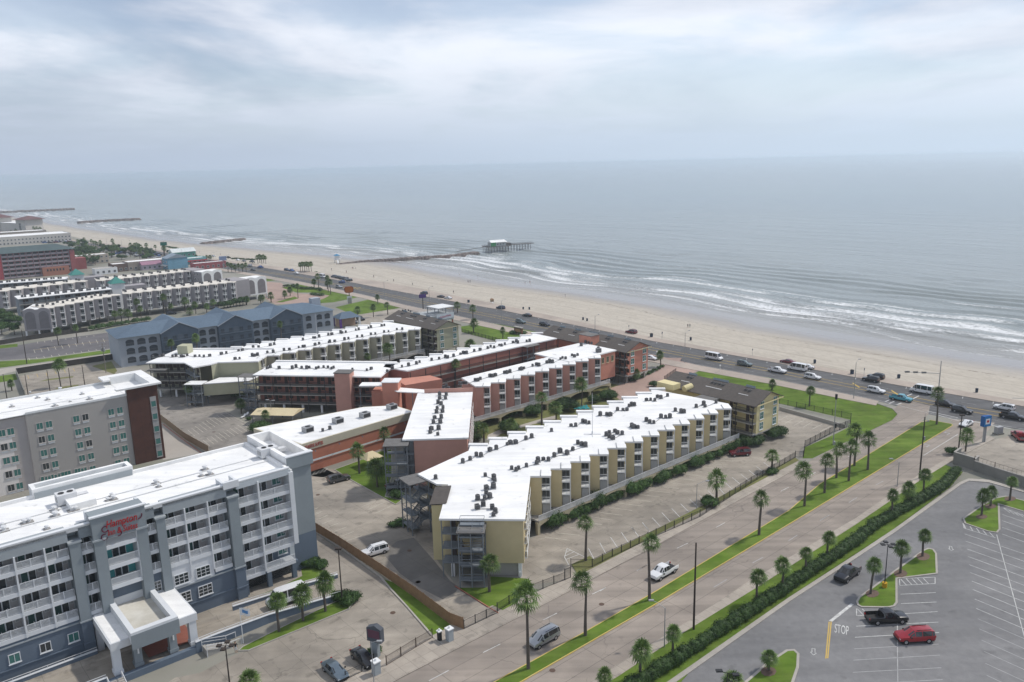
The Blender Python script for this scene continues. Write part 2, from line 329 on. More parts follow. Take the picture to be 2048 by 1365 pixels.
uvn = n('ShaderNodeUVMap'); geo = n('ShaderNodeNewGeometry'); sepn = n('ShaderNodeSeparateXYZ'); l(uvn.outputs[0], sepn.inputs[0])
dist = tmath('ADD', sepn.outputs[1], tmath('MULTIPLY', tmath('SUBTRACT', tnoise(uvn.outputs[0], .03, 4, .6, (.4, 1, 1)), .5), 26))
wet = tramp(tmath('MULTIPLY', dist, 1 / 40.), .28, .85)
sand = tmix(tramp(tnoise(geo.outputs['Position'], .22, 7, .65), .3, .7), (.475, .43, .36, 1), (.40, .36, .30, 1))
sand = tmix(tramp(tnoise(geo.outputs['Position'], .9, 4, .7, (1, .25, 1), R(40)), .52, .80), sand, (.30, .265, .22, 1))
sand = tmix(tramp(tnoise(uvn.outputs[0], 1, 5, .6, (.012, .5, 1)), .50, .66), sand, (.335, .295, .24, 1))
wr = tmath('MULTIPLY', tramp(tmath('ABSOLUTE', tmath('SUBTRACT', dist, 31.0), 0), 0.0, 2.2, (1, 1, 1, 1), (0, 0, 0, 1)), tramp(tnoise(uvn.outputs[0], .5, 5, .7), .46, .6)); sand = tmix(wr, sand, (.16, .13, .09, 1))
l(tmix(wet, (.255, .235, .22, 1), sand), b.inputs['Base Color'])
rr = n('ShaderNodeMapRange'); l(wet, rr.inputs[0]); rr.inputs[3].default_value = .22; rr.inputs[4].default_value = .95; l(rr.outputs[0], b.inputs['Roughness']); b.inputs['Specular IOR Level'].default_value = .4
bp = n('ShaderNodeBump'); bp.inputs['Strength'].default_value = .5; bp.inputs['Distance'].default_value = .12; l(tmath('MULTIPLY', tnoise(geo.outputs['Position'], .8, 4, .6), wet), bp.inputs['Height']); l(bp.outputs[0], b.inputs['Normal'])
obj('beach', grid_mesh('beach', BX, BY, BZ, m, (np.broadcast_to(tb, BX.shape), fr * wid)), kind='structure')
# --- land sheet and seawall
grass = mat('grass', (.104, .182, .022), (.150, .215, .042), rough=.95, scale=.28, big=.11, bigamt=.42, spec=.1, bump=.6, bscale=6, world=True, spots=(.35, .60, .22), streak=(41, .04, .7, .16))
grass2 = mat('worn_grass', (.16, .18, .062), (.20, .19, .085), rough=.95, scale=.3, big=.1, bigamt=.3, spec=.1, bump=.5, world=True)
soil = mat('town_ground', (.30, .28, .25), (.22, .225, .18), scale=.05, big=.012, bigamt=.3, world=True)
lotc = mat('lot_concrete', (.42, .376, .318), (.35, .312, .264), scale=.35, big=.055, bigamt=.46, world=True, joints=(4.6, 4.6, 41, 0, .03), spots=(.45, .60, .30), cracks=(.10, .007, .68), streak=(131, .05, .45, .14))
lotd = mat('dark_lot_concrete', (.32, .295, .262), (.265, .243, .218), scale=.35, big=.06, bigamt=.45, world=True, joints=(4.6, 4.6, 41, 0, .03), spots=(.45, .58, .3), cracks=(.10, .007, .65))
road_c = mat('road_concrete', (.365, .315, .27), (.31, .268, .232), scale=.22, big=.05, bigamt=.34, world=True, joints=(18, 3.1, 41.2, 0, .05), streak=(41.2, .02, .55, .20), spots=(.4, .64, .22), cracks=(.07, .006, .65))
asph = mat('lot_asphalt', (.215, .213, .215), (.178, .177, .181), scale=.9, big=.05, bigamt=.26, world=True, spots=(.4, .63, .22), streak=(52, .03, .35, .12))
asph_d = mat('road_asphalt', (.125, .125, .128), (.10, .10, .103), scale=.5, big=.03, bigamt=.25, world=True, streak=(-48, .015, .5, .2), spots=(.4, .64, .2))
swalk = mat('sidewalk', (.45, .40, .34), (.39, .345, .295), scale=.6, big=.08, bigamt=.30, world=True, joints=(1.8, 1.8, 41, 0, .03), spots=(.5, .6, .25))
kerb_m = mat('kerb_concrete', (.43, .40, .36), (.36, .335, .30), scale=.8, bigamt=.25, world=True)
kerb_y = mat('kerb_yellow', (.55, .40, .085), (.48, .39, .18), scale=.8, bigamt=.2, world=True)
kerb_r = mat('kerb_red', (.42, .13, .09), (.40, .20, .15), scale=.8, bigamt=.2, world=True)
paint = mat('road_paint', (.64, .64, .62), (.36, .36, .35), scale=1.3, bigamt=.1, world=True)
paint_f = mat('faded_paint', (.42, .42, .415), (.30, .30, .30), scale=.8, bigamt=.1, world=True)
paint_b = mat('cream_paint', (.58, .55, .46), (.40, .37, .31), scale=1.1, bigamt=.1, world=True)
paint_y = mat('yellow_paint', (.55, .36, .06), (.46, .34, .12), scale=1.2, bigamt=.1, world=True)
brickp = mat('pink_pavers', (.42, .30, .25), (.36, .26, .22), scale=.8, bigamt=.3, world=True)
mulch = mat('mulch', (.115, .075, .055), (.16, .11, .085), scale=3, bigamt=.2, world=True)
i_l = np.where(SEAW[:, 0] > -7000)[0]
land = [tuple(p) for p in SEAW[i_l]] + [(2500, -2500), (-9000, -2500), (-9000, 8000)]
MB().prism(land, -6, 0, 0).build('ground', soil, kind='structure')
def sheet(name, pts, m, z, parent=None, px=True, **k):
    P = ccw(GP(pts) if px else pts)
    o = MB().add([(x, y, z) for x, y in P], [tuple(range(len(P)))]).build(name, m, parent, **k)
    if parent is None and 'kind' not in k: o['kind'] = 'structure'
    return o
def ring(P, wd):
    """inner offset of a polygon"""
    P = ccw(P); n_ = len(P); Q = []
    for i in range(n_):
        a, b_, c = Vector(P[i - 1]), Vector(P[i]), Vector(P[(i + 1) % n_])
        d1 = (b_ - a).normalized(); d2 = (c - b_).normalized(); n1 = Vector((-d1.y, d1.x)); n2 = Vector((-d2.y, d2.x)); s_ = n1 + n2
        k_ = max(.5, 1 + n1.dot(n2)); Q.append(tuple(b_ + s_ * (wd / k_)))
    return P, Q
def island(name, pts, m=None, h=.13, kerb=kerb_m, kw=.16, px=True, inner=.02, kerb2=None):
    """raised planted area with a real kerb round it"""
    P, Q = ring(GP(pts) if px else pts, kw); n_ = len(P)
    o = MB().add([(x, y, h - inner) for x, y in Q], [tuple(range(n_))]).build(name, m or grass, kind='structure')
    kb = MB()
    kb.add([(x, y, 0) for x, y in P] + [(x, y, h) for x, y in P] + [(x, y, h) for x, y in Q] + [(x, y, h - inner - .05) for x, y in Q],
           [(i, (i + 1) % n_, n_ + (i + 1) % n_, n_ + i) for i in range(n_)] + [(n_ + i, n_ + (i + 1) % n_, 2 * n_ + (i + 1) % n_, 2 * n_ + i) for i in range(n_)] + [(2 * n_ + i, 2 * n_ + (i + 1) % n_, 3 * n_ + (i + 1) % n_, 3 * n_ + i) for i in range(n_)])
    kb.build('kerb', kerb, o); return o
def marks(name, segs, m, wd, z, parent):
    q = MB()
    for a, b_ in segs:
        a = Vector(G(*a)[:2]); b_ = Vector(G(*b_)[:2]); d = (b_ - a).normalized(); n_ = Vector((-d.y, d.x)) * wd / 2
        q.add([(*(a - n_), z), (*(b_ - n_), z), (*(b_ + n_), z), (*(a + n_), z)], [(0, 1, 2, 3)])
    return q.build(name, m, parent)
def each_mark(name, segs, m, wd, z, parent):
    for s_ in segs: marks(name, [s_], m, wd, z, parent)
def UN(u, n_): p = U41 * u + N41 * n_; return (p.x, p.y)
# boulevard
bl = [(700, 1412), (805, 1355), (943, 1284), (1029, 1240), (1100, 1204), (1312, 1092), (1536, 970), (1640, 912), (1760, 842), (1792, 815), (1800, 806), (1780, 800)]
bm = [(1857, 828), (1842, 845), (1700, 932), (1640, 968), (1577, 1022), (1312, 1183), (1167, 1266), (988, 1365), (900, 1415)]
BL = sheet('road', bl + [(1790, 795), (1860, 812)] + bm, road_c, .012)
BRd = sheet('road', [(960, 1415), (1044, 1365), (1312, 1210), (1625, 1022), (1907, 850), (1900, 838), (1990, 846), (1960, 880), (1907, 910), (1834, 954), (1712, 1037), (1501, 1162), (1373, 1246), (1225, 1337), (1100, 1415)], road_c, .014)
each_mark('lane_mark', [((k4((230, 1355), (390, 1270)))), (k4((660, 1130), (800, 1060))), (k4((1140, 870), (1250, 815))), (k4((1530, 665), (1630, 615))), (k4((1885, 478), (1970, 430))), (k5((0, 640), (45, 612))), (k5((295, 475), (380, 430))), (k5((612, 300), (700, 258))), (k5((925, 133), (995, 95))), (k7((100, 1050), (165, 1018))), (k7((330, 925), (380, 898))), (k7((640, 775), (700, 745)))], paint, .13, .02, BL)
each_mark('lane_mark', [(k5((905, 610), (1010, 548))), (k5((1215, 415), (1300, 370))), (k5((1500, 240), (1570, 195))), (k5((1750, 78), (1815, 40))), (k7((415, 1285), (490, 1240))), (k7((645, 1140), (710, 1100))), (k7((860, 1000), (920, 968)))], paint_f, .13, .022, BRd)
each_mark('lane_mark', [(k7((1240, 765), (1515, 595)))], paint, .15, .022, BRd)
for c_ in ((1283, 685), (1445, 590)):     # turn arrows
    p = G(*k7(c_)[0]); q = MB()
    for x0, x1, y0, y1 in ((-.1, .1, -1.3, .5), (-.1, -.9, .35, .5)): q.add([(x0, y0, 0), (x1, y0, 0), (x1, y1, 0), (x0, y1, 0)], [(0, 1, 2, 3)])
    q.add([(-.85, .0, 0), (-.85, .85, 0), (-1.5, .42, 0)], [(0, 1, 2)]); q.build('turn_arrow', paint_f, BRd, (p[0], p[1], .022), R(TH - 90))
MED = island('median', [(988, 1365), (1167, 1266), (1312, 1183), (1577, 1022), (1640, 968), (1700, 932), (1842, 845), (1860, 841), (1904, 849), (1906, 852), (1625, 1022), (1312, 1210), (1044, 1365), (960, 1415), (900, 1415)], kerb=kerb_y)
# side walks and verges of the boulevard
def band(pa, pb): return list(pa) + list(reversed(pb))
sl = [(700, 1412), (805, 1355), (943, 1284), (1029, 1240), (1100, 1204), (1312, 1092), (1536, 970), (1596, 937)]
sl2 = [(560, 1412), (720, 1340), (880, 1265), (985, 1212), (1005, 1222), (1165, 1138), (1330, 1058), (1596, 921)]
q = MB().prism(GP(band(sl, sl2)), 0, .10).build('pavement', swalk, kind='structure')
sr = [(1225, 1337), (1373, 1246), (1501, 1162), (1712, 1037), (1834, 953), (1900, 915), (1975, 872)]; sr2 = [(1240, 1352), (1373, 1263), (1511, 1178), (1712, 1050), (1834, 966), (1905, 922), (1990, 878)]
MB().prism(GP(band([(1100, 1415)] + sr, [(1135, 1415)] + sr2)), 0, .11).build('pavement', swalk, kind='structure')
MB().prism(GP(band([(1136, 1415)] + sr2[:5] + [(1890, 930)], [(1320, 1415), (1400, 1320), (1577, 1196), (1712, 1108), (1786, 1060), (1900, 975), (1925, 945)])), 0, .09).build('verge', grass, kind='structure')
KP = band([(1236, 1430), (1340, 1362), (1577, 1197), (1712, 1110), (1787, 1060), (1919, 966), (1937, 958.5), (1977, 961), (2048, 981), (2140, 1008)], [(1252, 1432), (1352, 1366), (1577, 1206), (1712, 1118), (1790, 1066), (1921, 971), (1938, 963), (1977, 966), (2048, 986), (2140, 1014)])
MB().prism(GP(KP), 0, .14).build('kerb', kerb_m, kind='structure')
# right-hand car park
LOT = sheet('car_park', [(1236, 1432), (1340, 1364), (1577, 1204), (1712, 1116), (1790, 1064), (1921, 970), (1938, 962), (1977, 965), (2048, 985), (2300, 1062), (2500, 1500), (1200, 1500)], asph, .012)
def ln(x0, y0, x1, y1): return tuple(k6((x0, y0), (x1, y1)))
each_mark('stall_line', [ln(1055, 665, 1335, 652), ln(1060, 740, 1342, 727), ln(1085, 820, 1350, 803), ln(700, 920, 1357, 887), ln(692, 1008, 1362, 970), ln(1030, 885, 1030, 1060)], paint, .12, .02, LOT)
each_mark('stall_line', [ln(685, 1100, 1360, 1062), ln(680, 1190, 1370, 1150), ln(675, 1287, 1380, 1250), ln(668, 1385, 1390, 1345), ln(1030, 1062, 1034, 1400)], paint_f, .1, .02, LOT)
each_mark('stall_line', [ln(x, y, 2150, y + sl_ * (2150 - x)) for x, y, sl_ in ((1565, 185, .335), (1575, 243, .345), (1585, 305, .355), (1593, 365, .365), (1602, 430, .375), (1610, 492, .385), (1622, 560, .395), (1632, 628, .405), (1645, 703, .415), (1657, 778, .425))] + [ln(1865, 30, 2150, 128), ln(1865, 80, 2150, 178), ln(1862, 132, 2150, 232), ln(1862, 185, 2150, 288), ln(1820, 190, 2050, 1035)], paint, .11, .02, LOT)
each_mark('stall_line', [ln(x, y, 2150, y + sl_ * (2150 - x)) for x, y, sl_ in ((1670, 860, .43), (1680, 940, .44), (1700, 1030, .45), (1720, 1120, .455), (1730, 1215, .46), (1740, 1310, .47))] + [ln(2050, 1035, 2170, 1500)], paint_f, .1, .02, LOT)
each_mark('stop_line', [ln(672, 742, 497, 880)], paint, .45, .02, LOT)
each_mark('centre_line', [ln(503, 880, 475, 1175), ln(487, 884, 460, 1177)], paint_y, .16, .02, LOT)
hz = [ln(1045, 540, 1330, 530), ln(1330, 530, 1330, 580), ln(1330, 580, 1050, 595), ln(1050, 595, 1045, 540)] + [ln(1055 + i * 45, 543 - i * 1.5, 1100 + i * 45, 591 - i * 2) for i in range(5)]
hz += [ln(705, 780, 705, 836), ln(705, 836, 1025, 825), ln(712, 782, 760, 832), ln(750, 782, 800, 830)] + [ln(1552, 100, 1562, 140), ln(1562, 140, 1812, 216)] + [ln(1558 + i * 50, 108 + i * 15, 1575 + i * 55, 146 + i * 15) for i in range(5)]
hz += [(k7((1885, 1185), (2044, 1245))[0], k7((1885, 1185), (2044, 1245))[1])] + [tuple(k7((1880 + i * 36, 1184 + i * 12), (1930 + i * 36, 1222 + i * 12))) for i in range(5)]
marks('hatching', hz, paint, .12, .021, LOT)
def text(name, s_, m, parent, loc, rz, size, depth=0.0, sx=1, rot=None, shear=0, spacing=1.0):
    cu = bpy.data.curves.new(name, 'FONT'); cu.body = s_; cu.size = size; cu.extrude = depth; cu.align_x = 'CENTER'; cu.shear = shear; cu.space_character = spacing; cu.resolution_u = 3
    o = bpy.data.objects.new(name, cu); COL.objects.link(o); bpy.context.view_layer.update()
    me = bpy.data.meshes.new_from_object(o.evaluated_get(bpy.context.evaluated_depsgraph_get())); bpy.data.objects.remove(o)
    me.materials.clear(); me.materials.append(m); ob = obj(name, me, parent, loc, rz, (sx, 1, 1))
    if rot: ob.rotation_euler = rot
    return ob
mid = Vector(G(1683, 1268)); cc = Vector(G(1683.5, 1250)); dv = Vector(((cc - mid).y, -(cc - mid).x, 0)).normalized() * ((Vector(G(1698, 1271)) - Vector(G(1667, 1265))).length)
text('stop_lettering', 'STOP', paint, LOT, (mid.x, mid.y, .021), math.atan2(dv.y, dv.x), (cc - mid).length / .72, sx=dv.length / ((cc - mid).length / .72) / 2.55)
for pa, pb in (((362, 1150), (362, 1097)), ((1460, 318), (1452, 284))):   # direction arrows (outlined)
    a = Vector(G(*k6(pa)[0])); b_ = Vector(G(*k6(pb)[0])); ln_ = (b_ - a).length; q = MB()
    P = [(0, 0), (.55, .38), (.27, .38), (.27, 1), (-.27, 1), (-.27, .38), (-.55, .38)]; P = [(x * ln_ * .45, y * ln_) for x, y in P]
    for i in range(7): q.bar((*P[i], 0), (*P[(i + 1) % 7], 0), .09, .004)
    q.build('lane_arrow', paint, LOT, (a.x, a.y, .024), math.atan2((b_ - a).y, (b_ - a).x) - math.pi / 2)
I1 = island('planted_island', k6((700, 725), (720, 690), (830, 610), (1030, 460), (1240, 312), (1275, 300), (1320, 310), (1345, 345), (1352, 505), (1030, 545), (1032, 735), (1010, 765), (960, 775), (745, 772), (710, 755)), kw=.3)
I2 = island('planted_island', [(1925, 1038), (1962, 1012), (1990, 997), (2012, 993), (2048, 1002), (2120, 1028), (2120, 1046), (1999, 1010), (2001, 1060), (1995, 1067), (1975, 1064), (1929, 1048)], kw=.3)
I3 = island('planted_island', [(1440, 1415), (1489, 1365), (1534, 1326), (1572, 1301), (1589, 1300), (1599, 1309), (1598, 1336), (1585, 1375), (1575, 1430)], kw=.35)
for p in ((830, 665), (1055, 505), (1235, 370)): sheet('mulch_bed', [(k6(p)[0][0] + 14 * math.cos(i * .7), k6(p)[0][1] + 8 * math.sin(i * .7)) for i in range(9)], mulch, .135, I1)
for p in ((1963, 1035), (1981, 1014), (2020, 999)): sheet('mulch_bed', [(p[0] + 12 * math.cos(i * .7), p[1] + 5 * math.sin(i * .7)) for i in range(9)], mulch, .135, I2)
sheet('mulch_bed', [(1537 + 16 * math.cos(i * .7), 1345 + 10 * math.sin(i * .7)) for i in range(9)], mulch, .135, I3)
# seawall boulevard
ri = [(0, 471), (90, 479), (200, 499), (300, 518), (420, 534), (495, 546), (600, 564), (725, 590), (815, 612), (915, 633), (1078, 668), (1200, 694), (1361, 725), (1536, 757), (1691, 789), (1757, 803), (1857, 829), (1912, 840), (2048, 861), (2300, 905)]
ro = [(0, 464), (90, 472), (160, 485), (300, 501), (400, 517), (545, 539), (705, 566), (858, 595), (1002, 621), (1168, 655), (1305, 683), (1400, 700), (1561, 728), (1799, 772), (2048, 814), (2300, 858)]
SR = sheet('seawall_road', band(ri, ro), asph_d, .008)
SW2 = [(0, 461), (90, 469), (160, 482.6), (300, 497.6), (400, 515), (560, 534.6), (800, 570), (1023, 615), (1300, 674.5), (1500, 711), (1800, 762), (2048, 804), (2300, 847)]
MB().prism(GP(band(ro, SW2)), -.3, .14).build('seawall_promenade', mat('promenade', (.43, .365, .31), (.37, .315, .27), scale=.5, bigamt=.25, world=True), kind='structure')
P1 = [(ri[i][0], ri[i][1]) for i in range(len(ri))]
ws = lerp_poly(np.array(GP(ri)), 300); wo = lerp_poly(np.array(GP(ro)), 300)
def strip(name, f, wd, m, z, sel=slice(60, 300), dash=None):
    P = [tuple(ws[i] * (1 - f) + wo[i] * f) for i in range(300)][sel]; q = MB()
    for i in range(len(P) - 1):
        if dash and (i // dash) % 2: continue
        a, b_ = Vector(P[i]), Vector(P[i + 1]); d = (b_ - a)
        if d.length < 1e-4: continue
        n_ = Vector((-d.y, d.x)).normalized() * wd / 2; q.add([(*(a - n_), z), (*(b_ - n_), z), (*(b_ + n_), z), (*(a + n_), z)], [(0, 1, 2, 3)])
    return q.build(name, m, SR)
for f, m_ in ((.40, paint_y), (.415, paint_y), (.555, paint_y), (.57, paint_y)): strip('centre_line', f, .13, m_, .02)
strip('edge_line', .045, .13, paint, .02); strip('lane_mark', .22, .12, paint_f, .02, dash=1); strip('lane_mark', .73, .12, paint_f, .02, dash=1)
for i in range(120, 292, 2):        # kerbside parking bays along the promenade
    a = Vector(wo[i]); b_ = Vector(ws[i]); d = (b_ - a).normalized(); e = a + d * 2.3; n_ = Vector((-d.y, d.x)) * .07
    MB().add([(*(a - n_), .02), (*(e - n_), .02), (*(e + n_), .02), (*(a + n_), .02)], [(0, 1, 2, 3)]).build('bay_line', paint, SR)
each_mark('turn_bay_hatch', [tuple(k7((675, 185), (730, 222))), tuple(k7((985, 245), (1040, 280))), ((686, 577), (699, 573)), ((700, 580), (712, 575)), ((712, 578), (722, 575))], paint_y, .5, .022, SR)
each_mark('crossing_line', [tuple(k7((935, 335), (985, 312))), tuple(k7((965, 350), (1010, 332))), tuple(k7((1025, 360), (1065, 345))), tuple(k7((1100, 292), (1150, 272))), tuple(k7((1145, 318), (1205, 288)))], paint, .35, .022, SR)
each_mark('crossing_line', [tuple(k23((560, 625), (1030, 730))), tuple(k23((720, 690), (1040, 770))), tuple(k23((1230, 780), (1830, 895)))], paint, .3, .022, SR)
# inland pavement along the seawall road
ri2 = [(300, 522), (420, 538), (495, 551), (600, 570), (725, 597), (815, 620), (905, 640), (1070, 677), (1200, 704), (1361, 736), (1536, 768), (1691, 800), (1752, 812)]
MB().prism(GP(band(ri[3:16], ri2)), 0, .12).build('pavement', mat('promenade', (1, 1, 1)), kind='structure')
sheet('motel_drive', k7((1500, 770), (1640, 700), (1700, 665), (1930, 605), (2044, 580), (2400, 620), (2400, 1080), (2044, 1010), (1800, 935), (1650, 880), (1660, 800)), lotc, .009)
# lots of the condominium complex and the hotels
HL = sheet('hotel_car_park', k3((-1500, 2200), (-200, 1330), (0, 1290), (270, 1150), (380, 1112), (640, 985), (1190, 790), (1230, 735), (1100, 680), (820, 740), (480, 830), (-500, 1130), (-1900, 1700), (-2100, 1300), (-1400, 880), (300, 300), (880, 150), (1450, 540), (1510, 620), (1640, 760), (1840, 1000), (1930, 1070), (1480, 1290), (1000, 1540), (400, 1950)), lotc, .006)
SL = sheet('condo_car_park', [(400, 830)] + k10((600, 860), (1230, 880), (1480, 870), (1600, 960), (1960, 1160), (2300, 1100)) + [(868, 1000), (870, 1115), (915, 1175), (992, 1220)] + k4((500, 870), (520, 950), (0, 600)) + k3((885, 60), (700, 0), (600, -300), (200, -500)), lotc, .008)
each_mark('stall_line', [tuple(k3((900, 25), (965, 5))), tuple(k3((950, 65), (1015, 35))), tuple(k3((985, 100), (1070, 65))), tuple(k3((1020, 130), (1110, 95))), tuple(k3((1070, 165), (1165, 130))), tuple(k3((1120, 205), (1225, 165))), tuple(k3((1165, 240), (1290, 198))), tuple(k3((1380, 375), (1440, 350)))] +
          [tuple(k10((1285, 1205), (1340, 1180))), tuple(k10((1290, 1250), (1375, 1210))), tuple(k10((1690, 1172), (1760, 1145))), tuple(k10((1745, 1195), (1880, 1132))), tuple(k10((1805, 1222), (1930, 1165))), tuple(k10((1320, 960), (1430, 925))), tuple(k10((1260, 935), (1330, 905))), tuple(k10((1390, 995), (1500, 950)))], paint_b, .11, .016, SL)
each_mark('hatching', [tuple(k10((1290 + i * 32, 925 - i * 9), (1320 + i * 32, 893 - i * 9))) for i in range(4)], paint, .11, .016, SL)
sheet('dark_ground_patch', k4((-140, 335), (-20, 240), (110, 215), (270, 395), (400, 560), (470, 608), (440, 650), (340, 705), (150, 610), (0, 500)), mat('dark_ground', (.21, .197, .18), (.17, .16, .147), scale=.3, big=.09, bigamt=.4, world=True, joints=(4.6, 4.6, 41, 0, .03)), .016)  # darker jointed sheet laid on the ground left of the yellow front block
YL = sheet('condo_car_park', k4((960, 540), (1055, 590), (1310, 552), (1415, 530), (1360, 430), (1510, 360), (1545, 388), (2038, 150)) + [(1505, 960), (1590, 915)] + k16((1190, 1290), (1265, 1200), (1510, 1070), (1590, 1060), (1060, 900), (900, 1080), (700, 1210), (400, 1280), (0, 1330)) + [(1250, 960), (1060, 1080), (1040, 1150)], lotc, .010)
ol = [(655, 1340, 680, 1372), (737, 1300, 790, 1365), (815, 1260, 880, 1330), (893, 1220, 958, 1292), (970, 1185, 1035, 1255), (1043, 1150, 1110, 1217), (1117, 1115, 1180, 1175), (1190, 1080, 1240, 1125), (1260, 1043, 1320, 1105), (1335, 1010, 1393, 1073), (1395, 977, 1460, 1038), (1455, 940, 1530, 1003), (1523, 913, 1593, 970), (1587, 882, 1655, 937), (1648, 853, 1717, 905), (1705, 820, 1765, 865)]
il = [(1340, 800, 1490, 810), (1270, 830, 1420, 840), (1195, 855, 1350, 868), (1130, 885, 1290, 900), (1060, 913, 1230, 930), (985, 945, 1165, 962), (925, 978, 1100, 997), (860, 1010, 1030, 1027), (790, 1043, 960, 1062), (715, 1077, 880, 1095), (635, 1110, 810, 1132), (550, 1145, 740, 1168), (470, 1180, 655, 1203), (395, 1218, 580, 1242), (330, 1255, 500, 1280), (240, 1300, 410, 1318)]
each_mark('stall_line', [tuple(k8((a, b_), (c, d))) for a, b_, c, d in ol] + [tuple(k4((a, b_), (c, d))) for a, b_, c, d in ((1500, 300, 1545, 385), (1590, 255, 1640, 343), (1675, 210, 1735, 298), (1762, 172, 1820, 255), (1845, 132, 1905, 212), (1930, 92, 1990, 168))], paint, .12, .018, YL)
each_mark('stall_line', [tuple(k8((a, b_), (c, d))) for a, b_, c, d in il] + [tuple(k4((a, b_), (c, d))) for a, b_, c, d in ((1340, 130, 1480, 148), (1240, 175, 1430, 195), (1150, 210, 1350, 235), (1440, 85, 1610, 108))], paint_b, .11, .018, YL)
each_mark('stall_line', [tuple(k16((a, b_), (c, d))) for a, b_, c, d in ((1060, 985, 1130, 950), (1110, 1010, 1190, 967), (1180, 1030, 1265, 983), (1255, 1045, 1330, 1000), (1325, 1062, 1410, 1020), (1395, 1080, 1485, 1035))], paint_b, .12, .018, YL)
marks('hatching', [tuple(k4((a, b_), (c, d))) for a, b_, c, d in ((1345, 435, 1310, 370), (1310, 370, 1330, 300), (1330, 300, 1470, 368), (1320, 388, 1420, 350), (1315, 360, 1390, 325), (1320, 335, 1360, 310))], paint, .12, .018, YL)
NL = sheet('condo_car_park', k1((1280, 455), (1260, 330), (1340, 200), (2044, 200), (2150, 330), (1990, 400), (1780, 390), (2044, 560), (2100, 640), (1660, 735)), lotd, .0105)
a0, a1, b0, b1 = [Vector(G(*p)[:2]) for p in k1((1480, 560), (1760, 400), (1690, 720), (2030, 560))]
def rows(P0, P1, Q0, Q1, n_, m, z, par):
    for i in range(n_):
        f = i / (n_ - 1); p = P0.lerp(P1, f); q_ = Q0.lerp(Q1, f); d = (q_ - p).normalized(); s_ = Vector((-d.y, d.x)) * .05
        MB().add([(*(p - s_), z), (*(q_ - s_), z), (*(q_ + s_), z), (*(p + s_), z)], [(0, 1, 2, 3)]).build('stall_line', m, par)
def gv(f, *p): return [Vector(G(*q)[:2]) for q in f(*p)]
p0_, p1_, q0_, q1_ = gv(k10, (300, 640), (520, 430), (480, 700), (760, 500)); rows(*gv(k10, (350, 650), (600, 420), (470, 715), (840, 545)), 2, paint_b, .016, NL)
rows(*gv(k10, (440, 700), (800, 555), (390, 655), (730, 510)), 12, paint_b, .016, NL); rows(*gv(k10, (560, 430), (300, 560), (640, 480), (360, 610)), 10, paint_b, .016, NL)
sheet('service_lane', k1((1290, 500), (1610, 745), (1300, 800), (1250, 640)), mat('pale_concrete', (.44, .405, .36), (.38, .35, .31), world=True, scale=.4, bigamt=.25), .009)
marks('kerb', [tuple(k1((1300, 515), (1610, 748)))], kerb_r, .25, .02, NL)
# back-left lots behind the pale hotel
sheet('road', k20((-300, 850), (0, 770), (280, 700), (1950, 440), (1950, 400), (0, 670), (-300, 720)), mat('pale_concrete', (1, 1, 1)), .008)
LB = sheet('car_park', k20((-400, 460), (-400, 380), (0, 320), (620, 210), (1900, 40), (2100, 60), (1950, 310), (760, 470), (0, 520)), mat('old_asphalt', (.155, .145, .15), (.125, .12, .125), world=True, scale=.3, bigamt=.35), .006)
each_mark('stall_line', [tuple(k20((575 + i * 118, 340 - i * 19), (600 + i * 119, 395 - i * 18))) for i in range(12)] + [tuple(k20((490 + i * 127, 482 - i * 17), (510 + i * 127, 520 - i * 19))) for i in range(10)] + [tuple(k20((640 + i * 120, 205 - i * 14), (645 + i * 120, 232 - i * 15))) for i in range(9)], paint_b, .14, .014, LB)
each_mark('stall_line', [tuple(k20((575, 345), (1900, 172)))], paint_y, .18, .015, LB)
sheet('lawn', k20((-300, 740), (0, 650), (1900, 395), (1930, 330), (700, 500), (0, 540), (-300, 600)), grass, .013)
sheet('lawn', k20((-100, 330), (0, 320), (300, 290), (300, 240), (0, 265), (-100, 280)), grass, .013)
BL2 = sheet('car_park', k20((330, 790), (1450, 590), (1900, 560), (2000, 760), (1750, 900), (450, 1115)), lotc, .007)
sheet('lawn', k20((660, 885), (830, 840), (1260, 790), (1240, 815), (860, 860)), grass2, .013); sheet('lawn', k20((940, 1010), (980, 985), (1340, 935), (1340, 955), (1020, 1015)), grass2, .013)
sheet('lawn', k20((1560, 620), (1900, 540), (2000, 700), (1950, 760), (1650, 650)), grass2, .012); sheet('lawn', k20((-200, 820), (260, 750), (300, 850), (-200, 930)), grass, .012)
each_mark('stall_line', [tuple(k20((470 + i * 156, 780 - i * 24), (495 + i * 156, 835 - i * 25))) for i in range(6)], paint_y, .14, .014, BL2)
# lawns and paving round the condominiums
sheet('lawn', k16((400, 585), (590, 582), (990, 642), (1300, 712), (1620, 802), (1850, 850), (1985, 895), (2025, 940), (1985, 985), (1640, 1150), (1330, 1300), (1250, 1300), (1268, 1210), (1520, 1100), (1638, 1040), (1645, 985), (1060, 850), (700, 750), (300, 640)), grass, .03)
MB().path(GP(k16((1850, 850), (1985, 895), (2028, 940), (1985, 988), (1640, 1155))), 0, .14).build('kerb', kerb_m, kind='structure')
sheet('lawn', k4((470, 615), (700, 612), (720, 525), (960, 538), (1025, 545), (1055, 600), (820, 830), (775, 815)), grass, .05)
MB().path(GP(k4((435, 605), (780, 822))), 0, .15).path(GP(k4((441, 603), (786, 820))), 0, .15).prism(GP(k4((435, 605), (780, 822), (787, 819), (442, 602))), .0, .15).build('kerb', kerb_r, kind='structure')
sheet('verge', k4((1365, 430), (1510, 362), (1545, 393), (2038, 152)) + [(1505, 961), (1590, 916), (1598, 922), (1312, 1072)] + k4((1420, 520)), grass2, .11)
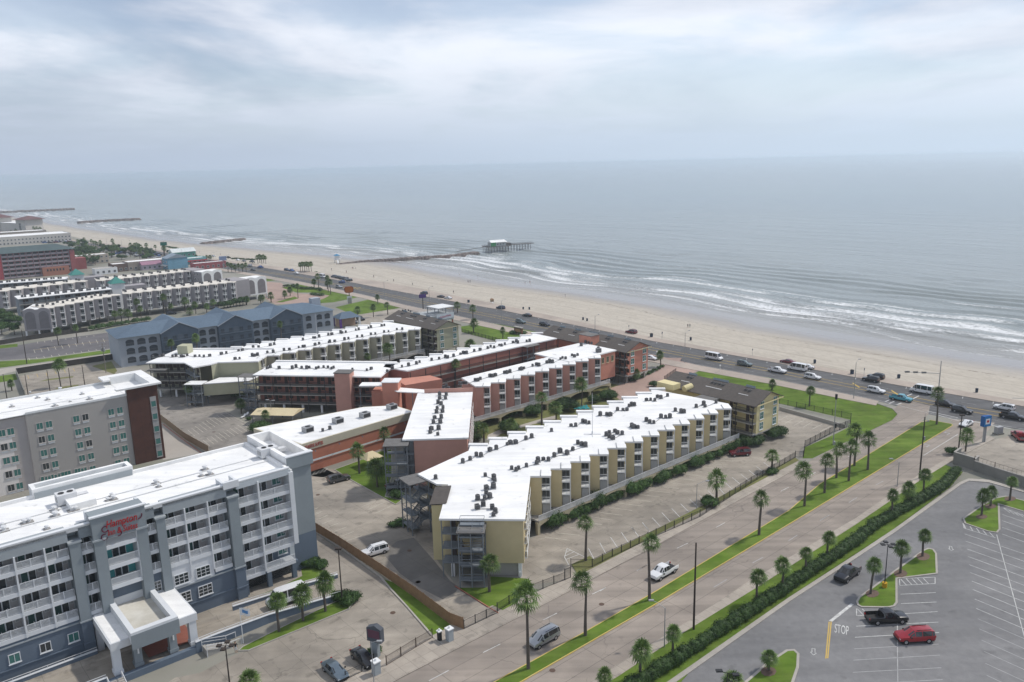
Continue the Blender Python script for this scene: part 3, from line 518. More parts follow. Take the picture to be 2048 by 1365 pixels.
sheet('lawn', k3((1450, 545), (1560, 575), (2000, 890), (1990, 960), (2030, 1000), (1920, 1062), (1845, 1000), (1640, 760), (1505, 620)), grass, .04)
MB().prism(GP(k3((885, 155), (1100, 290), (1430, 530), (1510, 625), (1640, 765), (1850, 1010), (1925, 1072), (1935, 1066), (1860, 1000), (1650, 760), (1520, 618), (1440, 522), (1110, 282), (890, 148))), 0, .15).build('kerb', kerb_m, kind='structure')
island('lawn', k3((300, 1120), (340, 1085), (640, 935), (1060, 735), (1180, 690), (1225, 720), (1190, 785), (830, 935), (385, 1118)), h=.15)
sheet('lawn', k3((800, 430), (870, 420), (1010, 490), (900, 545), (470, 672), (600, 625), (815, 520)), grass, .04)
island('lawn', k10((1470, 880), (1690, 800), (1830, 735), (1930, 715), (1935, 930), (1880, 1095), (2010, 1125), (1960, 1160), (1600, 960)), h=.14)
sheet('courtyard_lawn', k9((985, 620), (980, 500), (1400, 360), (2044, 180), (2300, 240), (1900, 440), (1200, 640)), grass2, .02)
sheet('courtyard_path', k9((1090, 640), (1100, 600), (1180, 565), (1330, 530), (1500, 480), (1640, 445), (1650, 470), (1500, 505), (1340, 550), (1210, 590), (1130, 640)), mat('pale_concrete', (1, 1, 1)), .032)
sheet('entry_drive', k15((1280, 900), (1370, 870), (1600, 790), (1850, 720), (1900, 640), (1700, 640), (2100, 720), (1850, 820), (1720, 880), (1500, 960), (1400, 990)), brickp, .025)
sheet('entry_drive', [(1245, 772), (1310, 745), (1330, 720), (1290, 706), (1400, 732), (1345, 752), (1330, 790), (1240, 800)], brickp, .028)
sheet('lawn', k25((530, 115), (1000, 52), (1250, 90), (1880, 222), (1890, 350), (1200, 385), (540, 210)), grass, .02)
sheet('lawn', k14((360, 690), (700, 612), (830, 606), (1120, 680), (950, 710), (600, 765), (480, 740)), grass, .02)
sheet('lawn', k14((0, 460), (330, 500), (640, 570), (560, 595), (340, 640), (60, 660), (250, 600), (300, 570), (170, 545), (0, 520)), grass, .02)
sheet('lawn', k13((1350, 490), (1480, 455), (1600, 450), (1720, 470), (1740, 540), (1500, 540), (1380, 500)), grass, .021); sheet('lawn', k13((1180, 370), (1325, 390), (1310, 412), (1190, 425)), grass, .021); sheet('lawn', k13((1280, 640), (1480, 580), (1520, 600), (1350, 640)), grass, .021)
sheet('lawn', k14((1630, 790), (1830, 825), (1800, 840), (1620, 810)), grass, .02); sheet('drive', k14((500, 740), (960, 700), (1120, 680), (1400, 730), (1380, 800), (700, 900), (560, 830)), lotc, .012)
sheet('forecourt', k13((1190, 430), (1340, 440), (1480, 545), (1840, 570), (1700, 640), (1280, 660), (1180, 600)), brickp, .012)
# ================================================================== BUILDINGS
def FP(P, ang):
    """photo pixel -> (distance along, height) on a vertical plane through P running at ang degrees"""
    d = np.array([math.cos(R(ang)), math.sin(R(ang)), 0]); n_ = np.array([-d[1], d[0], 0]); P3 = np.array([P[0], P[1], 0.]); C0 = np.array([0, 0, CAMH])
    def f(u, v):
        x = u - PW / 2; y = v - PH / 2; r = FW * FPX + R0 * (x * _c + y * _s) - U0 * (-x * _s + y * _c)
        Q = C0 + r * (((P3 - C0) @ n_) / (r @ n_)); return float((Q - P3) @ d), float(Q[2])
    return f
def loc_of(root, x, y):
    """world xy -> root's local xy"""
    c, s_ = math.cos(-root.rotation_euler.z), math.sin(-root.rotation_euler.z); x -= root.location.x; y -= root.location.y
    return (x * c - y * s_, x * s_ + y * c)
ac_body = mat('condenser_grey', (.16, .16, .165), (.11, .11, .115), rough=.6, scale=2, bigamt=.15); ac_fan = mat('condenser_fan', (.04, .04, .042), rough=.7, bigamt=0)
def _ac():
    q = MB(); n_ = 10
    q.box(-.5, .5, -.5, .5, 0, .12, 2)
    q.tube((0, 0, .12), (0, 0, .98), .44, .44, n_, 0, False)
    for i in range(n_): a = 2 * math.pi * (i + .5) / n_; q.box(.43 * math.cos(a) - .03, .43 * math.cos(a) + .03, .43 * math.sin(a) - .03, .43 * math.sin(a) + .03, .12, 1.0, 1)
    q.tube((0, 0, .98), (0, 0, 1.06), .47, .36, n_, 0); q.tube((0, 0, 1.06), (0, 0, 1.08), .33, .33, n_, 1)
    return q.mesh('air_conditioner', [ac_body, ac_fan, steel])
def _ac2():
    q = MB(); q.box(-.45, .45, -.4, .4, 0, .1, 2); q.box(-.42, .42, -.38, .38, .1, .92, 0)
    for i in range(6): q.box(-.43, .43, -.39, .39, .2 + i * .11, .23 + i * .11, 1)
    q.tube((0, 0, .92), (0, 0, .96), .32, .3, 10, 1); return q.mesh('air_conditioner', [ac_body, ac_fan, steel])
AC1, AC2 = _ac(), _ac2()
def acs(roof, root, pts, zr):
    """condensers on a roof, at photo positions; joined pairwise by thin pipe runs"""
    pipes = MB(); prev = None
    for p in pts:
        x, y, _ = G(p[0], p[1], zr + .5); lx, ly = loc_of(root, x, y); r_ = random.random()
        obj('air_conditioner', AC1 if r_ < .6 else AC2, roof, (lx, ly, zr + .01), r_ * 6, .66 + .34 * random.random())
        if prev and math.hypot(prev[0] - lx, prev[1] - ly) < 4.5: pipes.bar((*prev, zr + .08), (lx, ly, zr + .08), .1, .08)
        prev = (lx, ly)
    if pipes.v: pipes.build('pipe_run', steel, roof)
def rail_mesh(L, h=1.0, m=wmetal, pitch=.14, bal=.028, key=None):
    def mk():
        q = MB(); q.box(0, L, -.03, .03, h - .07, h); q.box(0, L, -.025, .025, .08, .13)
        n_ = max(1, int(L / pitch))
        for i in range(n_ + 1): x = i * L / n_; q.box(x - bal / 2, x + bal / 2, -bal / 2, bal / 2, .1, h - .05)
        return q.mesh('railing', m)
    return shared(MC, ('rail', round(L, 2), h, m.name, pitch), mk)
LV = (2.65, 5.2, 7.75)
def door_mesh(wd, ht, gm=dark, fm=gmetal):
    def mk():
        q = MB(); q.box(-wd / 2, wd / 2, -.04, .04, 0, ht, 0)
        for x in (-wd / 2, 0, wd / 2): q.box(x - .045, x + .045, -.07, .05, 0, ht, 1)
        q.box(-wd / 2, wd / 2, -.065, .05, ht - .08, ht + .02, 1); return q.mesh('sliding_door', [gm, fm])
    return shared(MC, ('door', wd, ht, gm.name, fm.name), mk)
def saw_wing(name, label, tip0, n_, rot, s, a, zr, wallm, trim, front=True, back='stair', z0=2.6, levels=LV, gal=None, pw=.56, acpts=(), endx=0, low_shut=True, tabs=True, cat='building'):
    root = thing(name, label, cat, (tip0[0], tip0[1], 0), R(rot)); rd = 1.55; PWD = s * pw
    F = []; RF = []
    if front:
        for k in range(n_):
            x0, y0 = s * (k - 1), s * k; F += [(x0, y0), (x0 + PWD, y0), (x0 + PWD, y0 + rd), (x0 + s - .06, y0 + rd)]; RF += [(x0 - .02, y0 - .15), (x0 + s + .12, y0 - .15)]
            F += [(x0 + s - .06, y0 + s)] if k == n_ - 1 else []
        RF += [(s * (n_ - 1) + .12, s * n_)]
    else: F = [(0, 0), (s * (n_ - 1), s * (n_ - 1))]; RF = [(-.3, -.3), (s * (n_ - 1) + .3, s * (n_ - 1) - .3)]
    Bk = []
    if back == 'stair':
        for k in range(n_ - 1, -1, -1): Bk += [(s * k - a, s * k + a), (s * k - a, s * (k - 1) + a)]
    else: Bk = [(s * (n_ - 1) - a, s * (n_ - 1) + a), (-a, a)]
    wallp = F + Bk
    MB().prism(wallp, z0, zr - .32).build('wall', wallm, root)
    roof = MB().prism(RF + Bk, zr - .34, zr).build('roof', white, root)
    # edge flashing lines running over the membrane, roof to roof
    if front:
        dm = door_mesh(1.3, 2.0); bl = s - PWD - .06
        for k in range(n_):
            x0, y0 = s * (k - 1), s * k
            if tabs:
                MB().box(x0 + PWD - .1, x0 + s + .14, y0 - .2, y0 + 2.0, zr - .2, zr + .06).build('roof_tab', white, roof); MB().box(x0 + PWD - .2, x0 + PWD - .08, y0 - .2, y0 + 2.6, zr, zr + .14).build('flashing', steel, roof)
            for j, z in enumerate(levels):
                obj('sliding_door', dm, root, (x0 + PWD + bl / 2, y0 + rd - .03, z + .02))
                if j == 0 and low_shut:
                    obj('shutter', shared(MC, ('shut', s, trim.name), lambda: MB().box(.1, bl - .1, -.04, .04, 0, 2.05).box(.16, bl * .48, -.06, .04, .1, 1.95).box(bl * .52, bl - .16, -.06, .04, .1, 1.95).mesh('shutter', mat('shutter_grey', (.50, .50, .49)))), root, (x0 + PWD, y0 + .35, z)); continue
                b_ = obj('balcony', shared(MC, ('balc', s, trim.name), lambda: MB().box(0, bl + .05, -.1, rd, -.22, 0).mesh('balcony', trim)), root, (x0 + PWD + .01, y0 + .05, z))
                obj('railing', rail_mesh(bl, 1.0, trim), b_, (0.02, 0, 0)); obj('railing', rail_mesh(rd, 1.0, trim), b_, (bl, .0, 0), R(90))
            obj('post', shared(MC, ('post', zr, z0, trim.name), lambda: MB().box(-.1, .06, -.08, .08, z0, zr - .33).mesh('post', trim)), root, (x0 + s, y0 + .02, 0))
    if back == 'stair' and tabs:
        for k in range(n_):
            MB().box(s * k - a - .35, s * k - a + 3.6, s * k + a - .9, s * k + a + .15, zr - .3, zr + .28).build('roof_tab', white, roof)
    # open parking level: columns
    cm = shared(MC, ('col', z0), lambda: MB().box(-.25, .25, -.25, .25, 0, z0).mesh('column', conc))
    for k in range(0, n_, 2):
        for fdep in (.12, .5, .88):
            x = s * (k - .4) - a * fdep * 1.0; y = s * (k + .4) + a * fdep
            obj('column', cm, root, (x, y, 0))
    acs(roof, root, acpts, zr); return root, roof
grail = mat('gallery_rail', (.045, .045, .048), rough=.5, bigamt=0)
def gallery(root, P0, P1, levels, top, depth, wallm, slabm, railm=grail, ndoor=8, wall=True, door=None):
    """open access corridors: floor slabs, railings, posts, doors; P0->P1 in the root's own coordinates"""
    P0 = Vector(P0); P1 = Vector(P1); L_ = (P1 - P0).length; ang = math.atan2((P1 - P0).y, (P1 - P0).x); lo = (P0.x, P0.y, 0)
    if wall: MB().box(0, L_, depth, depth + .15, levels[0], top).build('gallery_wall', wallm, root, lo, ang)
    dmat = door or mat('dark_door', (.075, .05, .045), (.06, .045, .04), bigamt=.1)
    for z in levels:
        fl = MB().box(0, L_, -.05, depth, z - .25, z).build('gallery_floor', slabm, root, lo, ang)
        obj('railing', rail_mesh(L_, 1.05, railm, .16, .04), fl, (0, .03, z))
    dm = shared(MC, ('gdoor', dmat.name), lambda: MB().box(-.45, .45, -.06, .02, 0, 2.05).box(.6, 1.7, -.05, .02, .85, 2.0).mesh('door', dmat))
    for z in levels:
        for i in range(ndoor):
            x = (i + .5) * L_ / ndoor; q = P0 + (P1 - P0) * ((i + .5) / ndoor); nrm = Vector((-math.sin(ang), math.cos(ang))); q = q + nrm * depth
            obj('door', dm, root, (q.x, q.y, z), ang)
    pm = shared(MC, ('gpost', top, railm.name), lambda: MB().box(-.08, .08, -.08, .08, 0, top).mesh('post', railm))
    npst = max(2, int(L_ / 5))
    for i in range(npst + 1): q = P0 + (P1 - P0) * (i / npst); obj('post', pm, root, (q.x, q.y, 0), ang)
def stairs(root, x, y, ang, wd, dp, levels, top, m=gmetal, roofm=greyr, open_roof=False):
    """steel stair tower: posts, landings, zig-zag flights, little roof"""
    lo = (x, y, 0); q = MB()
    for px, py in ((0, 0), (wd, 0), (wd, dp), (0, dp), (wd / 2, 0)): q.box(px - .09, px + .09, py - .09, py + .09, 0, top)
    st = q.build('stair_tower', m, root, lo, ang)
    prev = 0
    for i, z in enumerate(levels):
        MB().box(0, wd, dp - 1.3, dp, z - .2, z).build('landing', m, st); MB().box(0, wd, 0, 1.2, (z + prev) / 2 - .2, (z + prev) / 2).build('landing', m, st)
        hm = (prev + z) / 2
        for (x0, x1, ya, za, yb, zb) in ((.1, wd / 2 - .1, dp - 1.2, prev, 1.1, hm), (wd / 2 + .1, wd - .1, 1.1, hm, dp - 1.2, z)):
            f = MB(); ns = 7
            for k in range(ns): t0 = k / ns; f.box(x0, x1, min(ya + (yb - ya) * t0, ya + (yb - ya) * (t0 + 1 / ns)), max(ya + (yb - ya) * t0, ya + (yb - ya) * (t0 + 1 / ns)), za + (zb - za) * (t0 + .5 / ns) - .06, za + (zb - za) * (t0 + .5 / ns))
            for xx in (x0, x1): f.bar((xx, ya, za + .02), (xx, yb, zb + .02), .06, .28); f.bar((xx, ya, za + 1), (xx, yb, zb + 1), .05, .06)
            f.build('flight', m, st)
        for zz in (z, hm):
            r_ = MB()
            y_ = 0.0 if zz == hm else dp
            r_.box(0, wd, y_ - .03, y_ + .03, zz + .95, zz + 1.02)
            for xx in (0, wd): r_.box(xx - .03, xx + .03, (0 if zz == hm else dp - 1.3), (1.2 if zz == hm else dp), zz + .95, zz + 1.02)
            r_.box(0, wd, y_ - .03, y_ + .03, zz + .45, zz + .5); r_.build('railing', m, st)
        prev = z
    MB().box(-.3, wd + .3, -.3, dp + .3, top, top + .16).build('stair_roof', roofm, st)
    return st
def win_mesh(wd, ht, gm, fm, mull=1, rows_=0, sill=True, key=''):
    def mk():
        q = MB(); q.box(-wd / 2, wd / 2, -.02, .05, 0, ht, 0)
        for x in (-wd / 2, wd / 2): q.box(x - .05, x + .05, -.06, .06, -.05, ht + .05, 1)
        for z in (0, ht): q.box(-wd / 2, wd / 2, -.055, .06, z - .05, z + .05, 1)
        for i in range(1, mull + 1): x = -wd / 2 + i * wd / (mull + 1); q.box(x - .035, x + .035, -.05, .06, .05, ht - .05, 1)
        for i in range(1, rows_ + 1): z = i * ht / (rows_ + 1); q.box(-wd / 2 + .05, wd / 2 - .05, -.045, .06, z - .03, z + .03, 1)
        if sill: q.box(-wd / 2 - .12, wd / 2 + .12, -.13, .06, -.15, -.055, 1)
        return q.mesh('window', [gm, fm])
    return shared(MC, ('win', wd, ht, gm.name, fm.name, mull, rows_, sill), mk)
# ---------------------------------------------------------------- the yellow wing
acY = k8((12, 555), (168, 515), (205, 515), (262, 485), (283, 490), (311, 495), (401, 430), (452, 428), (479, 433), (539, 390), (583, 390), (614, 390), (631, 360), (651, 353), (674, 352), (770, 313), (803, 310), (836, 315), (858, 287), (886, 295), (938, 277), (222, 655), (253, 668), (283, 675), (182, 705), (79, 725), (135, 738), (34, 755), (450, 590), (473, 575), (519, 560), (538, 575), (576, 580), (500, 618), (475, 605), (653, 520), (667, 530), (702, 530), (769, 475), (797, 490), (828, 492), (886, 448), (923, 450), (957, 447), (1000, 395), (1047, 408), (1068, 408), (1167, 365), (1227, 345), (1238, 362), (1325, 330)) + \
      k9((900, 803), (958, 782), (1008, 750), (1045, 755), (1117, 712), (1167, 697), (1257, 663), (1280, 655), (1322, 652), (1404, 620), (1450, 605), (1290, 855), (1325, 868), (1345, 855), (1408, 835), (1490, 815), (1500, 795), (1543, 783), (1583, 788), (1632, 753), (1676, 722), (1733, 735), (1778, 703))
acY0 = k9((683, 930), (1079, 910), (1148, 935), (1155, 950), (1138, 990), (1145, 1005), (1088, 1015), (1087, 1050), (1115, 1083), (1019, 1098), (1075, 1095), (1063, 1143), (1015, 1170), (1135, 1170), (1160, 1200), (1145, 1225))
S = 3.69; ZY = 10.4
Y, Yr = saw_wing('apartment_building', 'long yellow sawtooth apartment building with white roof beside the boulevard', (6.4, 136.6), 12, -4, S, 16.55, ZY, yellow_w, wht, acpts=acY)
# front block of the yellow wing (its own corner, roof one storey line with the wing)
fb = [loc_of(Y, *p) for p in ((-12.5, 119.6), (1.4, 118.7), (2.75, 136.55))]
x0, y0 = fb[0]; x1 = fb[1][0]; yA = 0.0
MB().prism([(x0 + .35, y0 + 3.0), (x1 - 6.9, y0 + 3.0), (x1 - 6.9, y0 + .3), (x1 - .3, y0 + .3), (x1 - .3, -.02), (-S, -.02), (-16.2, 13.0), (-22.6, 1.6), (-18.6, -2.6), (x0 + .35, -3.4)], 2.5, ZY - .33).build('wall', yellow_w, Y)
MB().prism([(x0, y0), (x1, y0 - .05), (x1 + .1, -.16), (-S - .02, -.16), (-S - .02, .4), (-16.4, 13.2), (-24.6, .7), (-20.3, -4.0), (-18.2, -4.2)], ZY - .35, ZY - .012).build('roof', white, Y)
acs(Yr, Y, acY0, ZY)
gallery(Y, (x0 + .3, y0 + .25), (x0 + 3.4, y0 + .25), LV, ZY - .35, 2.4, yellow_w, gmetal, gmetal, 1, wall=False)
MB().box(x1 - 6.6, x1 - .8, y0 + 1, y0 + 14, 0, 2.5).build('garage_wall', conc, Y)
stairs(Y, x0 + 3.5, y0 - 3.2, 0, 3.9, 3.3, LV + (9.9,), 9.4)
MB().box(x0 + 3.2, x0 + 7.7, y0 - 3.5, y0 + .2, 9.45, 9.62).build('stair_canopy', greyr, Y)
for z in LV: MB().box(x1 - 1.1, x1 - .9, y0 + .1, y0 + .28, 0, 1).build('downpipe', wmetal, Y) if z == 2.65 else None
for yy in np.arange(y0 + 2, -1, 3.2):          # slatted balcony screens seen edge on at the right-hand side
    for z in LV: obj('balcony', shared(MC, 'sidebalc', lambda: MB().box(0, .45, 0, 2.3, -.2, 0).box(.40, .45, 0, 2.3, .05, 1.0).mesh('balcony', wht)), Y, (x1 - .3, yy, z))
cm = shared(MC, ('col', 2.5), lambda: MB().box(-.28, .28, -.28, .28, 0, 2.5).mesh('column', wht))
for x, y in ((x0 + 1.9, y0 + .6), (x1 - 1, y0 + .8), (x0 + .8, -2), (-20, 4), (x0 + 6, y0 + 6), (-17, 0)): obj('column', cm, Y, (x, y, 0))
# tall stair box with its own grey hip and the outside galleries at the back-left corner
MB().box(-19.9, -17.75, -12.4, -6.6, 0, ZY - .2).build('wall', mat('pale_yellow_siding', (1, 1, 1)), Y)
MB().add([(-20.2, -12.7, ZY - .1), (-17.3, -12.7, ZY + .1), (-17.3, -6.3, ZY + .7), (-20.2, -6.3, ZY + .4)], [(0, 1, 2, 3)]).add([(-20.2, -12.7, ZY - .25), (-17.3, -12.7, ZY - .05), (-17.3, -6.3, ZY + .55), (-20.2, -6.3, ZY + .25)], [(3, 2, 1, 0)]).build('roof', brown_r, Y)
gallery(Y, (-24.4, .5), (-19.9, -4.4), LV, ZY - .36, 1.6, yellow_w, gmetal, gmetal, 2)
MB().box(-19.4, -17.7, -6.5, -3.6, 2.5, ZY - .4).build('wall', yellow_w, Y)
stairs(Y, -27.6, -.4, R(-53), 3.9, 3.7, LV, ZY - .5)
# raised walkway along the teeth
def walkway(root, L0, L1, z, beamm):
    P0 = Vector((L0, L0)) * .7071; lo = (P0.x, P0.y, 0); ln_ = L1 - L0; ang = R(45)
    wk = MB().box(0, ln_, -.4, 2.2, z - .3, z).build('walkway', conc, root, lo, ang)
    obj('railing', rail_mesh(ln_, 1.1, wmetal, .13, .045), wk, (0, -.34, z))
    np_ = int(ln_ / 7.4); q = MB()
    for i in range(np_):                      # shallow arches between piers
        xa, xb = i * ln_ / np_, (i + 1) * ln_ / np_; m_ = 8
        for k in range(m_):
            t0, t1 = k / m_, (k + 1) / m_; h0 = z - .35 - .75 * (2 * t0 - 1) ** 2; h1 = z - .35 - .75 * (2 * t1 - 1) ** 2
            X0, X1 = xa + (xb - xa) * t0, xa + (xb - xa) * t1
            q.quad((X0, -.43, h0), (X1, -.43, h1), (X1, -.43, z - .02), (X0, -.43, z - .02)); q.quad((X0, -.43, h0), (X0, .1, h0), (X1, .1, h1), (X1, -.43, h1))
    q.build('arched_beam', beamm, wk)
    pm = shared(MC, ('pier', beamm.name), lambda: MB().box(-.3, .3, -.41, .2, 0, z - .3).mesh('pier', beamm))
    for i in range(np_ + 1): obj('pier', pm, wk, (i * ln_ / np_, 0, 0))
walkway(Y, -3.4, 60.6, 2.62, mat('beige_beam', (.50, .44, .30)))
mst = obj('antenna_mast', MB().tube((0, 0, 0), (0, 0, 9), .07, .04, 6).bar((-1.8, 0, .06), (1.8, 0, .06), .12, .1).bar((0, -1.6, .06), (0, 1.6, .06), .12, .1).tube((0, 0, 0), (0, 0, .7), .16, .16, 6).mesh('antenna_mast', wmetal), Yr)
p = G(*k8((338, 595))[0], ZY); mst.location = (*loc_of(Y, p[0], p[1]), ZY)
# ---------------------------------------------------------------- pink wings
acP = k9((745, 212), (768, 205), (785, 220), (880, 185), (905, 178), (927, 180), (997, 155), (1018, 158), (1040, 145), (1118, 122), (1138, 125), (1160, 117), (1232, 95), (1252, 97), (1277, 90), (1355, 68), (1368, 70), (1388, 60), (1457, 40), (1490, 32), (1508, 38), (1572, 15), (1590, 10), (1617, 12)) + k15((800, 670), (815, 662), (840, 668), (905, 642), (922, 635), (947, 640), (1000, 615), (1020, 625), (1045, 612))
ZP = 10.8
Pw, Pr = saw_wing('apartment_building', 'pink sawtooth apartment wing with raised walkway above the courtyard', (-6.0, 196.6), 9, -4, S, 8.3, ZP, pink_w, wht, back='straight', acpts=acP)
walkway(Pw, -5.5, 45.5, 2.62, mat('beige_beam', (1, 1, 1)))
# far pink block joined to it
far = thing('apartment_building', 'plain pink block with flat white roof between the pink wing and the seafront block', 'building', (26.2, 228.2, 0), R(TH))
MB().box(-13, 6.5, .3, 14.5, 2.8, 10.6).build('wall', mat('salmon_wall', (.56, .25, .18), (.50, .225, .165), bigamt=.14), far); rf = MB().box(-13.2, 6.8, 0, 14.8, 10.6, 10.95).build('roof', white, far)
acs(rf, far, k15((1215, 562), (1075, 530), (1110, 505), (1135, 510), (1160, 515)), 10.95); MB().tube((1, 2, 10.95), (1, 2, 12.1), .9, .9, 12).build('roof_tank', ac_body, far)
wm = win_mesh(1.0, 1.7, dark, mat('cream_trim', (.62, .55, .36)), 1)
for i in range(3): obj('window', wm, far, (1.0 + i * 2.1, .28, 7.8))
for x in (-10, -2, 5.5): obj('column', shared(MC, ('col', 2.6), lambda: None) or bxm('column', (.5, .5, 2.8), conc), far, (x, 3, 0)); obj('column', bxm('column', (.5, .5, 2.8), conc), far, (x, 12, 0))
# pink slab
Ps = thing('apartment_building', 'pink four-storey slab with white roof facing the near lawn', 'building', (-23.1, 156.7, 0), R(1.0))
MB().prism([(2.2, .3), (13.3, .3), (13.2, 34), (2.2, 34)], 0, 10.65).build('wall', pink_w, Ps); rf = MB().box(-.1, 13.6, -.1, 34.2, 10.65, 11).build('roof', white, Ps)
MB().box(1.6, 13.7, 34.0, 34.25, 10.9, 12.0).build('parapet', pink_w, Ps)
acs(rf, Ps, k9((715, 270), (768, 270), (715, 300), (762, 300), (703, 335), (728, 345), (695, 380), (742, 375), (690, 410), (738, 405), (675, 455), (728, 450), (665, 492), (720, 490), (648, 545), (640, 570), (707, 540), (700, 585)), 11)
gallery(Ps, (.1, 33), (.1, .2), LV, 10.65, 2.0, pink_w, gmetal, gmetal, 7, wall=False)
stairs(Ps, -3.6, -2.2, 0, 4.6, 4.2, LV, 10.3)
MB().box(2.2, 13.3, .28, .33, 2.6, 2.7).build('string_course', pink_w, Ps)
for yy in np.arange(1.5, 33, 3.2):
    for z in LV: obj('balcony', MC['sidebalc'], Ps, (13.25, yy, z))
# pink gallery wing and gallery block
acP2 = k25((28, 670), (155, 650), (262, 620), (303, 630), (403, 605), (520, 570), (570, 553), (625, 557), (755, 520), (855, 500), (985, 470), (1035, 445), (1095, 457), (1182, 417), (1222, 427), (1277, 403), (1418, 375), (1475, 360), (1500, 377), (1650, 355), (1700, 350)) + k14((890, 1335), (945, 1308), (1042, 1287), (1110, 1275), (1190, 1257), (1222, 1240))
red_w = mat('brick_red_siding', (.36, .155, .12), (.32, .135, .105), bigamt=.15)
ne = Vector(G(*k14((840, 1365))[0], ZP)[:2])
P2, P2r = saw_wing('apartment_building', 'long white-roofed gallery wing with dark red walls behind the pink sawtooth wing', (-29.0, 214.5), 12, -4, S, 8.0, ZP, red_w, wht, front=False, acpts=acP2)
gallery(P2, (0.6, -.6), (S * 11 + .6, S * 11 - .6), LV, ZP - .35, 1.7, red_w, conc, grail, 11)
stairs(P2, S * 8.6, S * 8.6 - 2.6, R(45), 5.0, 2.6, LV, ZP - .5)
P3 = thing('apartment_building', 'red gallery block with white roof and pink lift tower beside the parking lot', 'building', (-71.5, 214.0, 0), R(-8.5))
MB().box(0, 35.5, 2.2, 15.2, 2.6, ZP - .35).build('wall', red_w, P3); rf = MB().box(-.6, 36.2, -.2, 15.4, ZP - .35, ZP).build('roof', white, P3); MB().box(-.6, 36.2, 14.6, 15.5, ZP, ZP + .35).build('roof_tab', white, rf)
gallery(P3, (0, .1), (35, .1), LV, ZP - .36, 2.1, red_w, conc, grail, 11, wall=False)
MB().box(23.9, 28.2, -2.4, 1.2, 0, ZP + 1.3).build('lift_tower', pink_w, P3); MB().box(23.7, 28.4, -2.6, 1.4, ZP + 1.3, ZP + 1.5).build('tower_roof', greyr, P3)
stairs(P3, -4.6, -.8, 0, 4.4, 3.4, LV, ZP - .6)
for x in np.arange(2, 35, 5.5): obj('column', bxm('column_w', (.55, .55, 2.6), wht), P3, (x, .4, 0)); obj('column', bxm('column_w', (.55, .55, 2.6), wht), P3, (x, 11, 0))
acs(rf, P3, k10((935, 60), (960, 52), (1030, 60), (1135, 60), (1165, 50), (1210, 58), (1250, 60), (1272, 55), (1325, 62), (1345, 55), (1385, 52), (1420, 55), (1450, 62), (1465, 55), (1615, 70), (1730, 75), (1765, 65)), ZP)
lk = thing('link_building', 'salmon link with small flat roofs between the gallery block and the pink wings', 'building', (-37.5, 207, 0), R(-4))
MB().box(0, 7, -3, 6, 0, 8).build('wall', mat('salmon_wall', (1, 1, 1)), lk); MB().box(3.8, 8.0, -6.5, -2.5, 0, 11.3).build('lift_tower', mat('salmon_wall', (1, 1, 1)), lk); MB().box(3.6, 8.2, -6.7, -2.3, 11.3, 11.5).build('tower_roof', wht, lk)
MB().box(-3, 3.6, -4, -.5, 9.6, 9.85).build('roof', white, lk); MB().prism([(3, -2), (20, -7.2), (20, -9.5), (8, -7.5)], 9.0, 9.2).build('walk_roof', white, lk); MB().prism([(5, 4), (14, 8), (18, 4), (9, -2)], 0, 9.4).build('wall', mat('salmon_wall', (1, 1, 1)), lk)
for x, y in ((-2.8, -3.8), (3.4, -3.8), (19, -9), (12, -7.8)): MB().box(x - .1, x + .1, y - .1, y + .1, 0, 9.0).build('post', gmetal, lk)
# ---------------------------------------------------------------- olive wing
acG = k14((30, 1013), (135, 992), (155, 995), (195, 983), (290, 965), (325, 960), (415, 940), (430, 945), (468, 937), (570, 915), (600, 910), (700, 895), (725, 888), (835, 872), (862, 867), (150, 1068), (195, 1055), (305, 1038), (355, 1030), (455, 1013), (495, 1003), (585, 985), (635, 980), (725, 960), (770, 955), (860, 935), (905, 930), (990, 910), (1045, 907), (30, 1085)) + k13((730, 1160), (780, 1150), (905, 1125), (945, 1120), (1055, 1095), (1110, 1090), (1230, 1070), (1270, 1060), (1045, 1175), (1070, 1178), (1100, 1170), (870, 1210), (915, 1205), (1200, 1145), (1260, 1140), (1370, 1120), (1425, 1115), (1520, 1092), (1580, 1085), (1690, 1065), (1730, 1055), (1830, 1040))
Gw, Gr = saw_wing('apartment_building', 'olive sawtooth apartment wing with white roof in front of the blue hotel', (-75.2, 233.4), 12, -3.5, S, 15.7, ZP, green_w, wht, acpts=acG)
walkway(Gw, -3, 59, 2.6, conc)
mst = obj('antenna_mast', MB().tube((0, 0, 0), (0, 0, 9), .07, .04, 6).bar((-1.8, 0, .06), (1.8, 0, .06), .12, .1).bar((0, -1.6, .06), (0, 1.6, .06), .12, .1).mesh('antenna_mast', wmetal), Gr); p = G(*k14((178, 1030))[0], ZP); mst.location = (*loc_of(Gw, p[0], p[1]), ZP)
G2 = thing('apartment_building', 'olive gallery block at the left end of the olive wing with open stairs', 'building', (-108.5, 231.5, 0), R(-5))
MB().box(-.5, 32, 2.2, 17, 2.6, ZP - .35).build('wall', green_w, G2); rf = MB().prism([(-1, -.2), (11, -.2), (16.5, -5.8), (20, -2.2), (21, .2), (33, 1.2), (33, 17.2), (0, 17.2)], ZP - .36, ZP - .01).build('roof', white, G2); MB().box(0, 32, 16.6, 17.4, ZP, ZP + .4).build('roof_tab', white, rf)
gallery(G2, (0, .1), (11, .1), LV, ZP - .4, 2.1, green_w, conc, grail, 5, wall=False)
gallery(G2, (11, .1), (16.4, -5.4), LV, ZP - .4, 1.6, green_w, gmetal, gmetal, 2)
MB().prism([(20, -1.8), (21.2, .6), (33, 1.5), (33, 3), (19, 3)], 2.4, ZP - .4).build('wall', mat('olive_light', (.42, .42, .30), (.38, .38, .27), bigamt=.15), G2)
